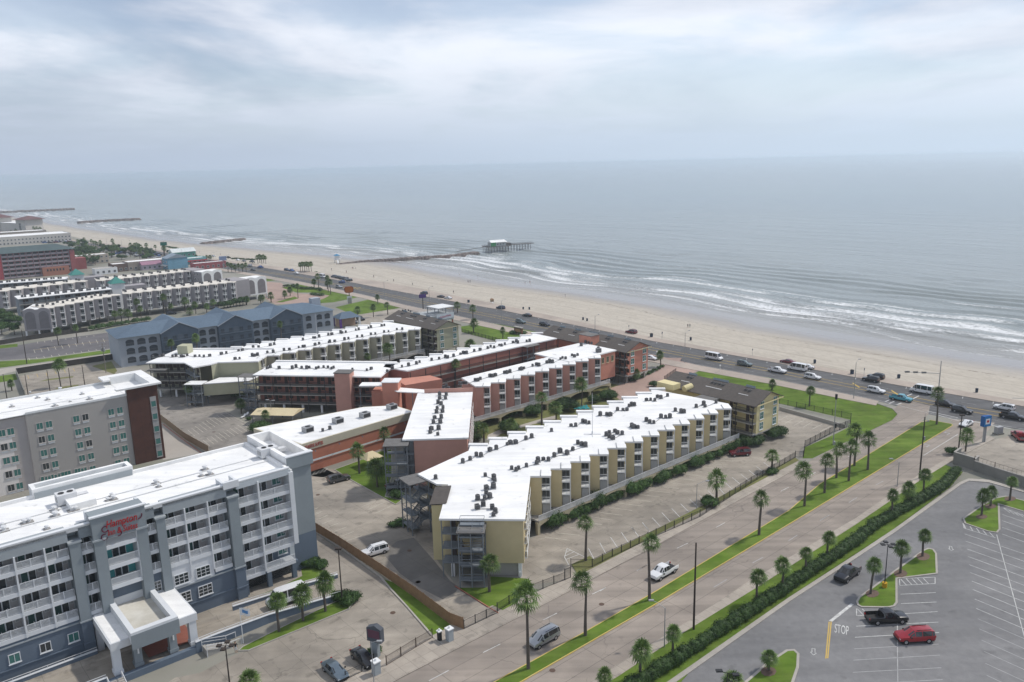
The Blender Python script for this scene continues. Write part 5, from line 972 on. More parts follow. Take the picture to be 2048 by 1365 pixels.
MB().box(tw + .02, tw + .1, 2, 3.2, BZ_ - 3.2, BZ_ - .2).build('yellow_sign', mat('sign_yellow', (.65, .38, .02)), B)
# ---------------------------------------------------------------- blue hotel with three gables
bw = mat('pale_blue_wall', (.36, .395, .44), (.33, .36, .405), bigamt=.08); bd = mat('steel_blue_wall', (.095, .125, .165), (.08, .108, .145), bigamt=.1); brf = mat('blue_shingle', (.12, .168, .225), (.095, .138, .19), scale=1.2, bigamt=.18, bump=.3)
BH = thing('hotel', 'blue hotel with slate-blue roof, three dark gables and arched balconies', 'hotel', (-124.5, 276.8, 0), R(36.0))
ZE, ZRd, DP = 10.5, 13.4, 21.0
MB().box(-13.5, 66, 1.5, DP, 0, ZE).build('wall', bw, BH)
q = MB(); o_ = .6
A = [(-14.3, .4), (66.6, .4), (66.6, DP + .6), (-14.3, DP + .6)]; r0 = (-4.5, DP / 2); r1 = (57, DP / 2)
q.add([(x, y, ZE) for x, y in A] + [(*r0, ZRd), (*r1, ZRd)], [(0, 1, 5, 4), (1, 2, 5), (2, 3, 4, 5), (3, 0, 4), (3, 2, 1, 0)]); 
for g0 in (0, 19.9, 39.5):           # cross gables through the main roof
    gw_ = 12.7; c_ = g0 + gw_ / 2; yf, yb_ = -1.4, DP + 1.6
    q.add([(g0 - .3, yf, ZE - .1), (c_, yf, ZRd + .35), (g0 + gw_ + .3, yf, ZE - .1), (g0 - .3, yb_, ZE - .1), (c_, yb_, ZRd + .35), (g0 + gw_ + .3, yb_, ZE - .1)], [(0, 3, 4, 1), (1, 4, 5, 2)])
q.build('roof', brf, BH)
av = mat('arch_void', (.045, .055, .07), (.06, .07, .085), rough=.4)
def arch_mesh(wd, ht, void, frame, depth=.12):
    """opening with a segmental head: dark recess with a proud surround and a rail"""
    def mk():
        q = MB(); n_ = 8; hs = ht * .74; top = [(-wd / 2 + wd * i / n_, hs + (ht - hs) * math.sin(math.pi * i / n_) ** .7) for i in range(n_ + 1)]
        P = [(-wd / 2, 0)] + top + [(wd / 2, 0)]
        q.add([(x, 0, z) for x, z in P], [tuple(range(len(P)))], 0)
        for (xa, za), (xb, zb) in zip(top[:-1], top[1:]): q.bar((xa, -.04, za), (xb, -.04, zb), .12, .14, 1)
        for x in (-wd / 2, wd / 2): q.box(x - .08, x + .08, -.1, .02, 0, hs, 1)
        for i in range(int(wd / .18)): x = -wd / 2 + .1 + i * .18; q.box(x - .015, x + .015, -.05, -.02, .03, .95, 2)
        q.box(-wd / 2, wd / 2, -.06, -.01, .93, 1.0, 2); return q.mesh('arched_balcony', [void, frame, gmetal])
    return shared(MC, ('arch', wd, ht, void.name, frame.name), mk)
for g0 in (0, 19.9, 39.5):
    MB().box(g0, g0 + 12.7, -.9, 1.6, 0, ZE - .15).build('bay_wall', bd, BH); MB().add([(g0, -.9, ZE - .15), (g0 + 12.7, -.9, ZE - .15), (g0 + 6.35, -.9, ZRd + .1)], [(0, 1, 2)]).build('gable', bd, BH)
    q = MB(); q.bar((g0 - .35, -1.42, ZE), (g0 + 6.35, -1.42, ZRd + .42), .1, .25); q.bar((g0 + 13.05, -1.42, ZE), (g0 + 6.35, -1.42, ZRd + .42), .1, .25); q.build('barge_board', bw, BH)
    for z in (1.2, 4.3, 7.4):
        MB().box(g0 + .1, g0 + 12.6, -1.5, -.9, z - .15, z).build('balcony', bd, BH); b_ = obj('railing', rail_mesh(12.4, 1.0, mat('blue_rail', (.15, .19, .24)), .3, .03), BH, (g0 + .15, -1.46, z))
        for i, x in enumerate((1.4, 4.4, 8.3, 11.3)): obj('window', win_mesh(1.3, 1.5, av, bd, 1, 0, False), BH, (g0 + x, -.92, z + .35)); 
        obj('door', shared(MC, 'bhd', lambda: MB().box(-.9, .9, -.05, .02, 0, 2.1).mesh('door', mat('slate_door', (.13, .16, .20)))), BH, (g0 + 6.35, -.92, z + .02))
for x0_, n_, w_ in ((-11.7, 3, 3.4), (13.2, 2, 3.0), (33.1, 2, 3.0)):
    for z in (1.2, 4.3, 7.3):
        for i in range(n_): obj('arched_balcony', arch_mesh(w_ - .5, 2.3, av, bw), BH, (x0_ + w_ / 2 + i * (w_ + .35), 1.44, z))
for z in (4.3, 7.3):
    for x in (55.5, 60.0, 63.4): obj('arched_balcony', arch_mesh(2.4, 2.2, av, bw), BH, (x, 1.44, z))
for x in (-11.7, 13.0, 33): MB().box(x, x + (11 if x < 0 else 6.6), 1.3, 1.5, 6.7, 6.85).build('string_course', bw, BH)
MB().box(62.4, 66.2, 14, 17, ZE, ZE + 3.4).build('chimney_gable', mat('pale_blue_wall', (1, 1, 1)), BH)
pc = thing('porch', 'small blue hip-roofed porch with purple column at the end of the blue hotel', 'porch', G(*k14((480, 880))[0]), R(36))
MB().add([(-5, -4, 4), (5, -4, 4), (5, 4, 4), (-5, 4, 4), (-2, 0, 6.2), (2, 0, 6.2)], [(0, 1, 5, 4), (1, 2, 5), (2, 3, 4, 5), (3, 0, 4), (3, 2, 1, 0)]).build('roof', brf, pc)
for x, m_ in ((-4.3, mat('purple_paint', (.14, .06, .28))), (4.3, wht)):
    for y in (-3.5, 3.5): MB().box(x - .4, x + .4, y - .4, y + .4, 0, 4).build('column', m_, pc)
MB().box(-3.8, 3.8, -.5, 3, 0, 3.6).build('lobby_wall', mat('peach_wall', (.52, .36, .26)), pc)
# ---------------------------------------------------------------- grey condominium complex
gr = mat('condo_grey', (.325, .305, .315), (.295, .28, .29), bigamt=.10); cr = mat('cream_roof', (.70, .665, .60), (.62, .58, .52), scale=.2, bigamt=.15); tl = mat('teal_roof', (.07, .27, .24), (.06, .23, .20))
CLV = (2.9, 5.75, 8.6)
def grey_wing(label, a, b_, n_, dep):
    a, b_ = Vector(a), Vector(b_); d = b_ - a; ang = math.degrees(math.atan2(d.y, d.x)); st = d.length / (n_ - 1)
    root, roof = saw_wing('apartment_building', label, (a.x, a.y), n_, ang - 45, st * .7071, dep * .7071, 11.5, gr, wht, back='straight', z0=2.9, levels=CLV, low_shut=False, tabs=False, pw=.52)
    roof.data.materials.clear(); roof.data.materials.append(cr)
    s_ = st * .7071
    for k in range(n_):
        for j in range(2):
            f = .45 + .25 * j; obj('air_conditioner', AC2, roof, (s_ * k - dep * .7071 * f, s_ * k + dep * .7071 * f, 11.51), random.random(), 1.1)
    return root
def arch_end(label, x, y, ang, wd, dp, wall, panel, arch2=False, zt=11.8):
    root = thing('apartment_block', label, 'building', (x, y, 0), R(ang))
    MB().box(0, wd, 0, dp, 2.6, zt - .8).build('wall', gr, root)
    fr_ = MB(); n_ = 10
    for h in range(2):
        x0_, x1_ = h * wd / 2, (h + 1) * wd / 2; P = [(x0_, 2.4)] + [(x0_ + (x1_ - x0_) * i / n_, zt - .8 + .9 * math.sin(math.pi * i / n_)) for i in range(n_ + 1)] + [(x1_, 2.4)]
        k = len(P); fr_.add([(px, -.35, pz) for px, pz in P] + [(px, .02, pz) for px, pz in P], [tuple(range(k))] + [(i, k + i, k + (i + 1) % k, (i + 1) % k) for i in range(k)])
    fr_.build('end_wall', wall, root)
    am = shared(MC, ('apan', wd, panel.name), lambda: arch_panel(wd * .36, 7.4, panel))
    for h in range(2): obj('arch_panel', am, root, (wd * (.25 + .5 * h), -.36, 3.1))
    MB().box(.2, wd - .2, .0, dp, zt - .8, zt - .5).build('roof', white, root)
    for px in (.3, wd / 2, wd - .3): MB().box(px - .3, px + .3, -.3, .4, 0, 2.6).build('column', wht, root)
    for z in CLV:
        for i in range(2): obj('window', win_mesh(1.2, 1.5, dark, wht, 1, 0, False), root, (wd + .02, 2 + i * 3, z + .5), R(90)); obj('window', win_mesh(1.2, 1.5, dark, wht, 1, 0, False), root, (-.02, dp - 2 - i * 3, z + .5), R(-90))
    return root
def arch_panel(wd, ht, m):
    q = MB(); n_ = 10; hs = ht - wd / 2; P = [(-wd / 2, 0)] + [(-wd / 2 * math.cos(math.pi * i / n_), hs + wd / 2 * math.sin(math.pi * i / n_)) for i in range(n_ + 1)] + [(wd / 2, 0)]; k = len(P)
    q.add([(x, -.06, z) for x, z in P] + [(x, .02, z) for x, z in P], [tuple(range(k))] + [(i, k + i, k + (i + 1) % k, (i + 1) % k) for i in range(k)]); q.box(-.1, .1, -.14, -.06, ht * .42, ht * .46); return q.mesh('arch_panel', m)
pan = mat('taupe_panel', (.235, .22, .23)); 
grey_wing('grey sawtooth condominium wing on stilts nearest the left edge, above the striped car park', (-193.4, 332.6), (-180.2, 363.8), 8, 14)
arch_end('grey condominium end with two tall arched panels facing the striped car park', -204.3, 328.8, 17, 10.2, 16, gr, pan)
grey_wing('grey sawtooth condominium wing with white balconies directly behind the blue hotel', (-177.8, 367.8), (-139.3, 397.8), 12, 14)
arch_end('white-fronted condominium end with two arched panels behind the blue hotel roof', -137.6, 409.8, 48, 12.4, 9, wht, pan)
MB().box(0, 9, 0, 14, 2.6, 11.6).build('wall', gr, thing('apartment_block', 'plain grey connecting block between the second grey wing and its white end', 'building', (-140.5, 401, 0), R(48)))
grey_wing('farther grey sawtooth condominium wing in front of the coloured shops', (-214.3, 416.6), (-181.0, 448.0), 11, 14)
arch_end('farther white condominium end with two arched panels near the small shops', -172.6, 443.6, 50, 12.4, 9, wht, pan)
MB().box(0, 8, 0, 13, 2.6, 11.8).build('wall', gr, thing('apartment_block', 'plain grey connecting block between the farther grey wing and its white end', 'building', (-180, 449, 0), R(50)))
grey_wing('short cream-roofed sawtooth condominium wing below the red hotel', (-246.5, 386), (-223, 414.5), 7, 13)
def gal_wing(label, a, b_, dep):
    a, b_ = Vector(a), Vector(b_); d = b_ - a; L_ = d.length; root = thing('apartment_building', label, 'building', (a.x, a.y, 0), math.atan2(d.y, d.x))
    MB().box(0, L_, 1.8, dep, 2.6, 11.2).build('wall', mat('blue_grey_wall', (.25, .28, .31)), root); rf_ = MB().box(-.3, L_ + .3, -.2, dep + .2, 11.2, 11.5).build('roof', white, root)
    gallery(root, (0, 0), (L_, 0), CLV, 11.2, 1.7, gr, conc, steel, int(L_ / 4), wall=False)
    for i in range(int(L_ / 3.4)): obj('air_conditioner', AC2, rf_, (2 + i * 3.4, 3 + random.random(), 11.51), 0, 1.15); obj('air_conditioner', AC2, rf_, (3.1 + i * 3.4, 3 + random.random(), 11.51), 0, 1.0)
gal_wing('white-roofed gallery wing with blue-grey walls behind the nearest grey wing', (-224.5, 360), (-194, 384.5), 11)
gal_wing('white-roofed gallery wing along the left edge below the red hotel', (-275, 410), (-239, 427), 11)
for (x, y), lab in (((-196, 394), 'white cupola with teal pyramid roof among the nearer grey wings'), ((-236, 432), 'white cupola with teal pyramid roof in front of the red hotel')):
    t_ = thing('stair_house', lab, 'tower', (x, y, 0), R(40)); MB().box(-3, 3, -3, 3, 0, 13.2).build('wall', wht, t_); MB().add([(-3.6, -3.6, 13.2), (3.6, -3.6, 13.2), (3.6, 3.6, 13.2), (-3.6, 3.6, 13.2), (0, 0, 16.4)], [(0, 1, 4), (1, 2, 4), (2, 3, 4), (3, 0, 4), (3, 2, 1, 0)]).build('roof', tl, t_); MB().box(3, 13, -3, 4, 0, 11.3).build('annex', gr, t_)
# ---------------------------------------------------------------- red hotel, convention hall, shops
rdw = mat('red_stucco', (.32, .10, .10), (.28, .09, .09), bigamt=.12); orw = mat('orange_stucco', (.36, .16, .11), (.32, .145, .10), bigamt=.1); grr = mat('slate_green_roof', (.085, .12, .125), (.07, .10, .105), scale=.5, bigamt=.15)
RH = thing('hotel', 'red and orange balcony hotel with dark green roof at the far left', 'hotel', (-332, 521, 0), R(39.5))
MB().box(-2, 40, 1.6, 17, 0, 16.8).build('wall', rdw, RH); MB().box(-6, -.2, -.3, 17, 0, 16.6).build('end_wall', mat('crimson_wall', (.42, .075, .09)), RH); MB().box(40, 43, -.2, 18, 0, 16).build('end_wall', rdw, RH)
MB().add([(-8, -.9, 16.8), (44, -.9, 16.8), (44, 18, 16.8), (-8, 18, 16.8), (2, 8.5, 20.4), (34, 8.5, 20.4)], [(0, 1, 5, 4), (1, 2, 5), (2, 3, 4, 5), (3, 0, 4), (3, 2, 1, 0)]).build('roof', grr, RH)
for j in range(6):
    z = .6 + j * 2.75
    for i in range(11):
        x0_ = .1 + i * 3.6
        b_ = obj('balcony', shared(MC, 'rb', lambda: MB().box(0, 3.3, -.2, 1.5, -.25, 0).box(0, 3.3, -.2, -.1, 0, .95).mesh('balcony', mat('mauve_grey', (.40, .34, .37)))), RH, (x0_, 0, z)); obj('door', shared(MC, 'rdoor', lambda: MB().box(-1.1, 1.1, -.06, .02, 0, 2.0).mesh('door', dark)), RH, (x0_ + 1.65, 1.58, z))
for i in range(12): MB().box(-.05 + i * 3.6, .15 + i * 3.6, -.1, 1.6, 0, 16.8).build('fin', mat('mauve_grey', (1, 1, 1)), RH)
MB().box(22, 38, -2.6, .2, 0, 5.6).build('lobby', orw, RH); MB().box(44, 54, 22, 32, 0, 8).build('annex', rdw, RH)
for i in range(6): obj('window', win_mesh(1.0, 1.6, dark, orw, 0, 0, False), RH, (25 + i * 1.9, -2.62, 3))
wcv = mat('cream_stucco', (.55, .52, .48), (.50, .475, .44), bigamt=.1)
CV = thing('convention_hall', 'white hall with brown pyramid roof and tall dark window at the far left shore', 'building', G(35, 469), R(-33))
MB().box(0, 21, 0, 20, 0, 17).build('wall', wcv, CV); MB().add([(-3, -3, 17), (24, -3, 17), (24, 23, 17), (-3, 23, 17), (10.5, 10, 21)], [(0, 1, 4), (1, 2, 4), (2, 3, 4), (3, 0, 4), (3, 2, 1, 0)]).build('roof', mat('maroon_roof', (.17, .085, .085)), CV)
obj('window', win_mesh(5, 8, dark, wht, 2, 2), CV, (9, -.05, 5)); obj('window', win_mesh(5.5, 2.5, dark, wht, 3), CV, (9, -.05, .6)); MB().box(-110, -.2, 4, 30, 0, 12).build('hall_wing', wcv, CV); MB().box(-110, 0, 3.5, 30.5, 12, 12.5).build('hall_roof', white, CV)
h2 = thing('convention_hall', 'maroon-roofed corner pavilion just inside the left edge', 'building', G(-14, 466), R(-33)); MB().box(0, 16, 0, 16, 0, 18).build('wall', wcv, h2); MB().add([(-3, -3, 18), (19, -3, 18), (19, 19, 18), (-3, 19, 18), (8, 8, 22)], [(0, 1, 4), (1, 2, 4), (2, 3, 4), (3, 0, 4), (3, 2, 1, 0)]).build('roof', mat('maroon_roof', (1, 1, 1)), h2)
def shop(label, px, z, ang, L_, wd, ht, wallm, roofm, gable=0, cat='shop', awn=None, front=None):
    p = G(*px); t_ = thing('shop', label, cat, (p[0], p[1], 0), R(ang)); MB().box(0, L_, 0, wd, 0, ht).build('wall', wallm, t_)
    if gable: MB().add([(-.4, -.6, ht), (L_ + .4, -.6, ht), (L_ + .4, wd + .6, ht), (-.4, wd + .6, ht), (-.4, wd / 2, ht + gable), (L_ + .4, wd / 2, ht + gable)], [(0, 1, 5, 4), (2, 3, 4, 5), (1, 2, 5), (3, 0, 4), (3, 2, 1, 0)]).build('roof', roofm, t_)
    else:
        MB().box(.2, L_ - .2, .2, wd - .2, ht - .05, ht + .06).build('roof', roofm, t_); q = MB(); q.box(0, L_, 0, .25, ht, ht + .5).box(0, L_, wd - .25, wd, ht, ht + .5).box(0, .25, .25, wd - .25, ht, ht + .5).box(L_ - .25, L_, .25, wd - .25, ht, ht + .5); q.build('parapet', wallm, t_)
    n_ = max(2, int(L_ / 3.2))
    for i in range(n_): obj('window', win_mesh(1.5, 1.6, dark, wht, 1, 0, False), t_, ((i + .5) * L_ / n_, -.03, .9))
    if ht > 6:
        for i in range(n_): obj('window', win_mesh(1.3, 1.4, dark, wht, 1, 0, False), t_, ((i + .5) * L_ / n_, -.03, 4.4))
    if awn: MB().add([(-.2, 0, 3.1), (L_ + .2, 0, 3.1), (L_ + .2, -2, 2.4), (-.2, -2, 2.4)], [(0, 3, 2, 1), (0, 1, 2, 3)]).build('awning', awn, t_)
    return t_
M_ = lambda n_, c: mat(n_, c, bigamt=.12)
shop('tan flat-roofed shop with long white roof behind the farther grey wing', k18((600, 735))[0], 0, 40, 26, 14, 5.6, M_('tan_wall', (.34, .29, .25)), white)
shop('lilac shop with pink metal roof and white windows', k18((850, 725))[0], 0, 40, 13, 7, 3.6, M_('lilac_wall', (.50, .44, .50)), M_('mauve_roof', (.36, .20, .27)), 2.2)
shop('bright blue two-storey gabled shop with white porch', k18((1215, 692))[0], 0, -46, 9.5, 14, 7.6, M_('sky_blue_wall', (.17, .35, .47)), M_('grey_blue_roof', (.27, .33, .39)), 2.8, awn=wht)
shop('mint green shop with pale gabled roof', k18((1400, 590))[0], 0, 40, 17, 9, 7.5, M_('mint_wall', (.15, .40, .32)), M_('pale_tin', (.66, .70, .70)), 2.6)
shop('low white-roofed shop with turquoise end', k18((1400, 650))[0], 0, 40, 24, 9, 4.2, M_('turquoise_wall', (.22, .46, .47)), white, awn=M_('red_awning', (.45, .06, .08)))
shop('long low shop with red fascia by the seawall road', (390, 541), 0, 40, 22, 9, 4, M_('red_fascia', (.34, .10, .11)), M_('pale_tin', (1, 1, 1)))
shop('brown diner with dark roof and yellow sign mast', k18((330, 760))[0], 0, 40, 20, 12, 5, M_('brown_wall', (.16, .11, .09)), white)
shop('cream low hall with white roof beyond the red hotel', k21((1400, 1000))[0], 0, 40, 26, 12, 6.5, M_('cream_low', (.45, .39, .32)), white)
shop('small white rounded-roof kiosk below the diner', k18((10, 810))[0], 0, 40, 14, 8, 3.6, wht, M_('tan_roof', (.50, .44, .37)))
shop('white warehouse roof at the left edge above the red hotel', k21((-400, 640))[0], 0, 40, 80, 40, 8, wcv, white); shop('white store with tan upper wall near the left edge', k21((40, 520))[0], 0, 40, 42, 22, 8.5, M_('tan_wall', (1, 1, 1)), white)
# restaurant by the seawall road
RS = thing('restaurant', 'two-storey seafront restaurant with roof deck, white canopy and red lettering', 'restaurant', (-24.5, 331, 0), R(TH)); pal = M_('pale_teal_wall', (.42, .48, .50))
MB().box(-13, 0, -.2, 12, 2.9, 5.2).build('upper_wall', pal, RS); MB().box(-13, -5, 1, 11, 0, 2.9).build('wall', pal, RS); MB().box(-13.2, 0, -.4, 12.2, 5.2, 5.4).build('roof_deck', M_('deck_grey', (.40, .42, .43)), RS)
MB().box(-9, 0, -.45, -.25, 3.6, 5.9).build('sign_board', M_('pale_sign', (.55, .60, .66)), RS); q = MB()
for i in range(17): q.box(-7.6 + i * .36, -7.4 + i * .36, -.5, -.45, 4.3 + (i > 8) * .2, 4.75 + (i > 8) * .25 + .12 * (i % 3))
q.build('sign_marks', M_('pink_letter', (.45, .16, .24)), RS)
MB().box(-8, .4, -.4, 8, 8.2, 8.45).build('canopy', wht, RS)
for x in (-7.7, -4, 0):
    for y in (-.2, 7.7): MB().box(x - .12, x + .12, y - .12, y + .12, 5.4, 8.2).build('post', gmetal, RS)
for x in (-4, -.4):
    for y in (.2, 6, 11.5): MB().box(x - .25, x + .25, y - .25, y + .25, 0, 2.9).build('pillar', orw, RS)
for a_, b_, an in (((-13.1, -.3), 8, 0), ((-13.1, 12.1), 13, 0), ((.0, -.3), 12.4, 90)): obj('railing', rail_mesh(b_, 1.0, wmetal, .3, .04), RS, (*a_, 5.4), R(an))
for i in range(4): obj('window', win_mesh(1.6, 1.3, dark, wht, 1), RS, (-12 + i * 2.8 if i < 1 else -12, -.22, 3.5))
MB().box(-21, -13.4, 2, 12, 0, 4.6).build('kitchen_block', pal, RS); acs(MB().box(-21.2, -13.3, 1.8, 12.2, 4.6, 4.8).build('kitchen_roof', M_('deck_grey', (1, 1, 1)), RS), RS, k19((240, 380), (290, 360), (350, 350), (420, 345), (470, 370)), 4.8)
# ================================================================== PLANTS
def leafmat(name, c1, c2, c3):
    m = bpy.data.materials.new(name); m.use_nodes = True; t = m.node_tree; b = t.nodes['Principled BSDF']; l = t.links.new; n = t.nodes.new
    q = n('ShaderNodeTexNoise'); tc_ = n('ShaderNodeTexCoord'); l(tc_.outputs['Object'], q.inputs['Vector']); q.inputs['Scale'].default_value = 1.6; q.inputs['Detail'].default_value = 4
    r = n('ShaderNodeValToRGB'); l(q.outputs['Fac'], r.inputs[0]); e = r.color_ramp.elements; e[0].position = .3; e[0].color = (*c1, 1); e[1].position = .7; e[1].color = (*c3, 1); k = e.new(.5); k.color = (*c2, 1)
    oi = n('ShaderNodeObjectInfo'); hs = n('ShaderNodeHueSaturation'); l(r.outputs[0], hs.inputs['Color']); mr = n('ShaderNodeMapRange'); l(oi.outputs['Random'], mr.inputs[0]); mr.inputs[3].default_value = .78; mr.inputs[4].default_value = 1.25; l(mr.outputs[0], hs.inputs['Value'])
    l(hs.outputs[0], b.inputs['Base Color']); b.inputs['Roughness'].default_value = .6; b.inputs['Specular IOR Level'].default_value = .25; return m
palm_l = leafmat('palm_leaf', (.050, .092, .022), (.088, .148, .036), (.16, .22, .062)); bush_l = leafmat('bush_leaf', (.018, .042, .009), (.034, .074, .015), (.064, .122, .026)); dry_l = mat('dry_frond', (.20, .15, .09), (.15, .11, .07)); trunk_m = mat('palm_trunk', (.135, .115, .10), (.095, .08, .07), scale=3, bump=.5, bscale=6)
def frond(q, base, d, up, lp, rf, nseg, droop, m):
    """fan leaf: petiole, then a fan of folded blades bending down at the tips"""
    d = Vector(d).normalized(); side = d.cross(Vector((0, 0, 1)))
    side = side.normalized() if side.length > .05 else Vector((1, 0, 0)); nrm = side.cross(d); c = Vector(base) + d * lp
    q.add([Vector(base) - side * .03, Vector(base) + side * .03, c + side * .015, c - side * .015], [(0, 1, 2, 3)], m)
    for i in range(nseg):
        a = (i / (nseg - 1) - .5) * R(230); r_ = rf * (.8 + .2 * math.cos(a * .8)) * random.uniform(.9, 1.08); v = d * math.cos(a) + side * math.sin(a) + nrm * .12 * abs(math.sin(a)); w_ = Vector(v).cross(nrm).normalized() * rf * .075
        p1 = c + v * r_ * .55 - Vector((0, 0, droop * r_ * .12)); p2 = c + v * r_ * .95 - Vector((0, 0, droop * r_ * (.45 + .3 * abs(math.sin(a)))))
        q.add([c - w_ * .3, c + w_ * .3, p1 + w_, p1 - w_, p2], [(0, 1, 2, 3), (3, 2, 4)], m)
def palm_meshes(kind, h, seed):
    random.seed(seed); t_ = MB(); n_ = 8; lean = Vector((random.uniform(-.06, .06), random.uniform(-.06, .06), 0)); prev = Vector((0, 0, -.15)); pr = .26 if kind == 'W' else .20
    for i in range(1, 8):
        f = i / 7; p = Vector((lean.x * h * f * f, lean.y * h * f * f, h * f)); r_ = (.26 - .12 * f if kind == 'W' else .20 - .05 * f) + (.03 if i == 7 else 0) + random.uniform(-.01, .01)
        t_.tube(prev, p, pr, r_, n_, 0, i in (1, 7)); prev, pr = p, r_
    cr_ = MB(); top = Vector((lean.x * h, lean.y * h, h)); nf = {'W': 34, 'S': 46, 'D': 40}[kind]; rf = {'W': .95, 'S': .85, 'D': 1.2}[kind]; lp = {'W': 1.0, 'S': .75, 'D': 1.1}[kind]
    for i in range(nf):
        f = (i + .5) / nf; el = R(82 - f * (118 if kind == 'W' else 128)); az = i * 2.39996 + random.uniform(-.2, .2); d = (math.cos(el) * math.cos(az), math.cos(el) * math.sin(az), math.sin(el))
        frond(cr_, top + Vector((0, 0, -.15 + .25 * (1 - f))), d, None, lp * random.uniform(.85, 1.15), rf * random.uniform(.85, 1.1), 9, .55 + .5 * f, 0)
    for i in range(9 if kind == 'W' else 5):
        az = random.uniform(0, 6.28); el = R(random.uniform(-75, -45)); frond(cr_, top - Vector((0, 0, .35)), (math.cos(el) * math.cos(az), math.cos(el) * math.sin(az), math.sin(el)), None, .55, .6, 6, .9, 1)
    random.seed(seed + 99)
    return t_.mesh('trunk', trunk_m, 60), cr_.mesh('crown', [palm_l, dry_l])
PM = {}
def vary(o, hb, s_):
    s_ *= random.uniform(.9, 1.22); o.scale = (s_, s_ * random.uniform(.9, 1.1), s_ * random.uniform(.85, 1.15)); o.rotation_euler = (0, 0, random.uniform(0, 6.28)); o.location = (0, 0, hb * (1 - o.scale[2]))
def palm(label, base, h=None, kind='W', crown=None, group=None, sc_=1.0):
    if crown is not None and h is None: h = max(2.2, hgt(base, crown))
    p = G(*base); hb = round(h * 2) / 2; v = random.randrange(3)
    tm, cmh = shared(PM, (kind, hb, v), lambda: palm_meshes(kind, hb, int(hb * 10) + v * 7 + ord(kind)))
    t_ = thing('palm_tree', label, 'palm tree', (p[0], p[1], 0), random.uniform(0, 6.28), group); t_['label'] = label
    obj('trunk', tm, t_); o = obj('crown', cmh, t_); o.scale = (sc_, sc_, sc_); vary(o, hb, sc_); return t_
def P_(kf, *q): return kf(*q)
med = [(k4, (1022, 1260), (1030, 670), 'tall fan palm on the median in front of the silver minivan'), (k4, (1475, 995), (1480, 570), 'fan palm on the median just beyond the silver minivan'), (k4, (1985, 715), (1985, 240), 'fan palm on the median beside the white pickup on the boulevard'),
       (k5, (1265, 195), (1280, -105), 'lone fan palm on the median right of the tall dark pole'), (k7, (290, 1170), (320, 870), 'leftmost of the six clustered fan palms on the far median'), (k7, (450, 1065), (468, 800), 'second from left of the six clustered fan palms on the far median'),
       (k7, (545, 945), (560, 715), 'third from left of the six clustered fan palms on the far median'), (k7, (643, 970), (665, 695), 'fourth from left of the six clustered fan palms on the far median'), (k7, (688, 848), (710, 565), 'fifth from left of the six clustered fan palms on the far median'), (k7, (795, 880), (812, 625), 'rightmost of the six clustered fan palms on the far median'), (k7, (1345, 518), (1358, 275), 'slender palm at the far tip of the median by the seawall junction')]
for kf, b_, c_, lab in med: palm(lab, kf(b_)[0], None, 'W', kf(c_)[0], 'palms on the median', 1.0)
verge = [(k4, (1630, 1450), (1620, 1310), 'nearest short palm on the hedge verge, cut by the bottom edge'), (k5, (320, 1355), (322, 1115), 'second nearest short palm on the hedge verge near the bottom edge'), (k5, (578, 1185), (588, 985), 'short palm on the hedge verge next to the curved street lamp'), (k5, (1245, 745), (1252, 535), 'short palm on the hedge verge right of the tall dark pole'), (k5, (1448, 640), (1455, 435), 'short palm with pale trunk patch on the hedge verge'), (k5, (1637, 510), (1650, 325), 'short palm on the hedge verge, sixth from the bottom edge'), (k5, (1805, 385), (1820, 215), 'short palm on the hedge verge opposite the black pickup'),
         (k7, (985, 1260), (1000, 1080), 'short palm on the far hedge verge, first of the far trio'), (k7, (1115, 1165), (1130, 1020), 'short palm on the far hedge verge, middle of the far trio'), (k7, (1237, 1085), (1260, 918), 'short palm on the far hedge verge beside the tall utility pole'),
         (k6, (815, 665), (785, 440), 'leaning short palm on the triangular island by the stop marking'), (k6, (1052, 500), (1070, 290), 'middle short palm on the triangular car park island'), (k6, (1228, 365), (1228, 180), 'far short palm on the triangular car park island'), (k7, (1703, 1245), (1712, 1090), 'nearest palm on the upper right car park island'), (k7, (1775, 1170), (1795, 1055), 'middle palm on the upper right car park island'), (k7, (1928, 1125), (1955, 965), 'palm on the upper right island in front of the retaining wall'), (k5, (1342, 1275), (1340, 1160), 'bright green squat palm on the mulched island at the bottom edge')]
for kf, b_, c_, lab in verge: palm(lab, kf(b_)[0], None, 'S', kf(c_)[0], 'short palms by the car park', .92)
palm('palm top just showing at the bottom edge beside the twin car park lamp', (1463, 1398), 2.6, 'S', None, 'short palms by the car park')
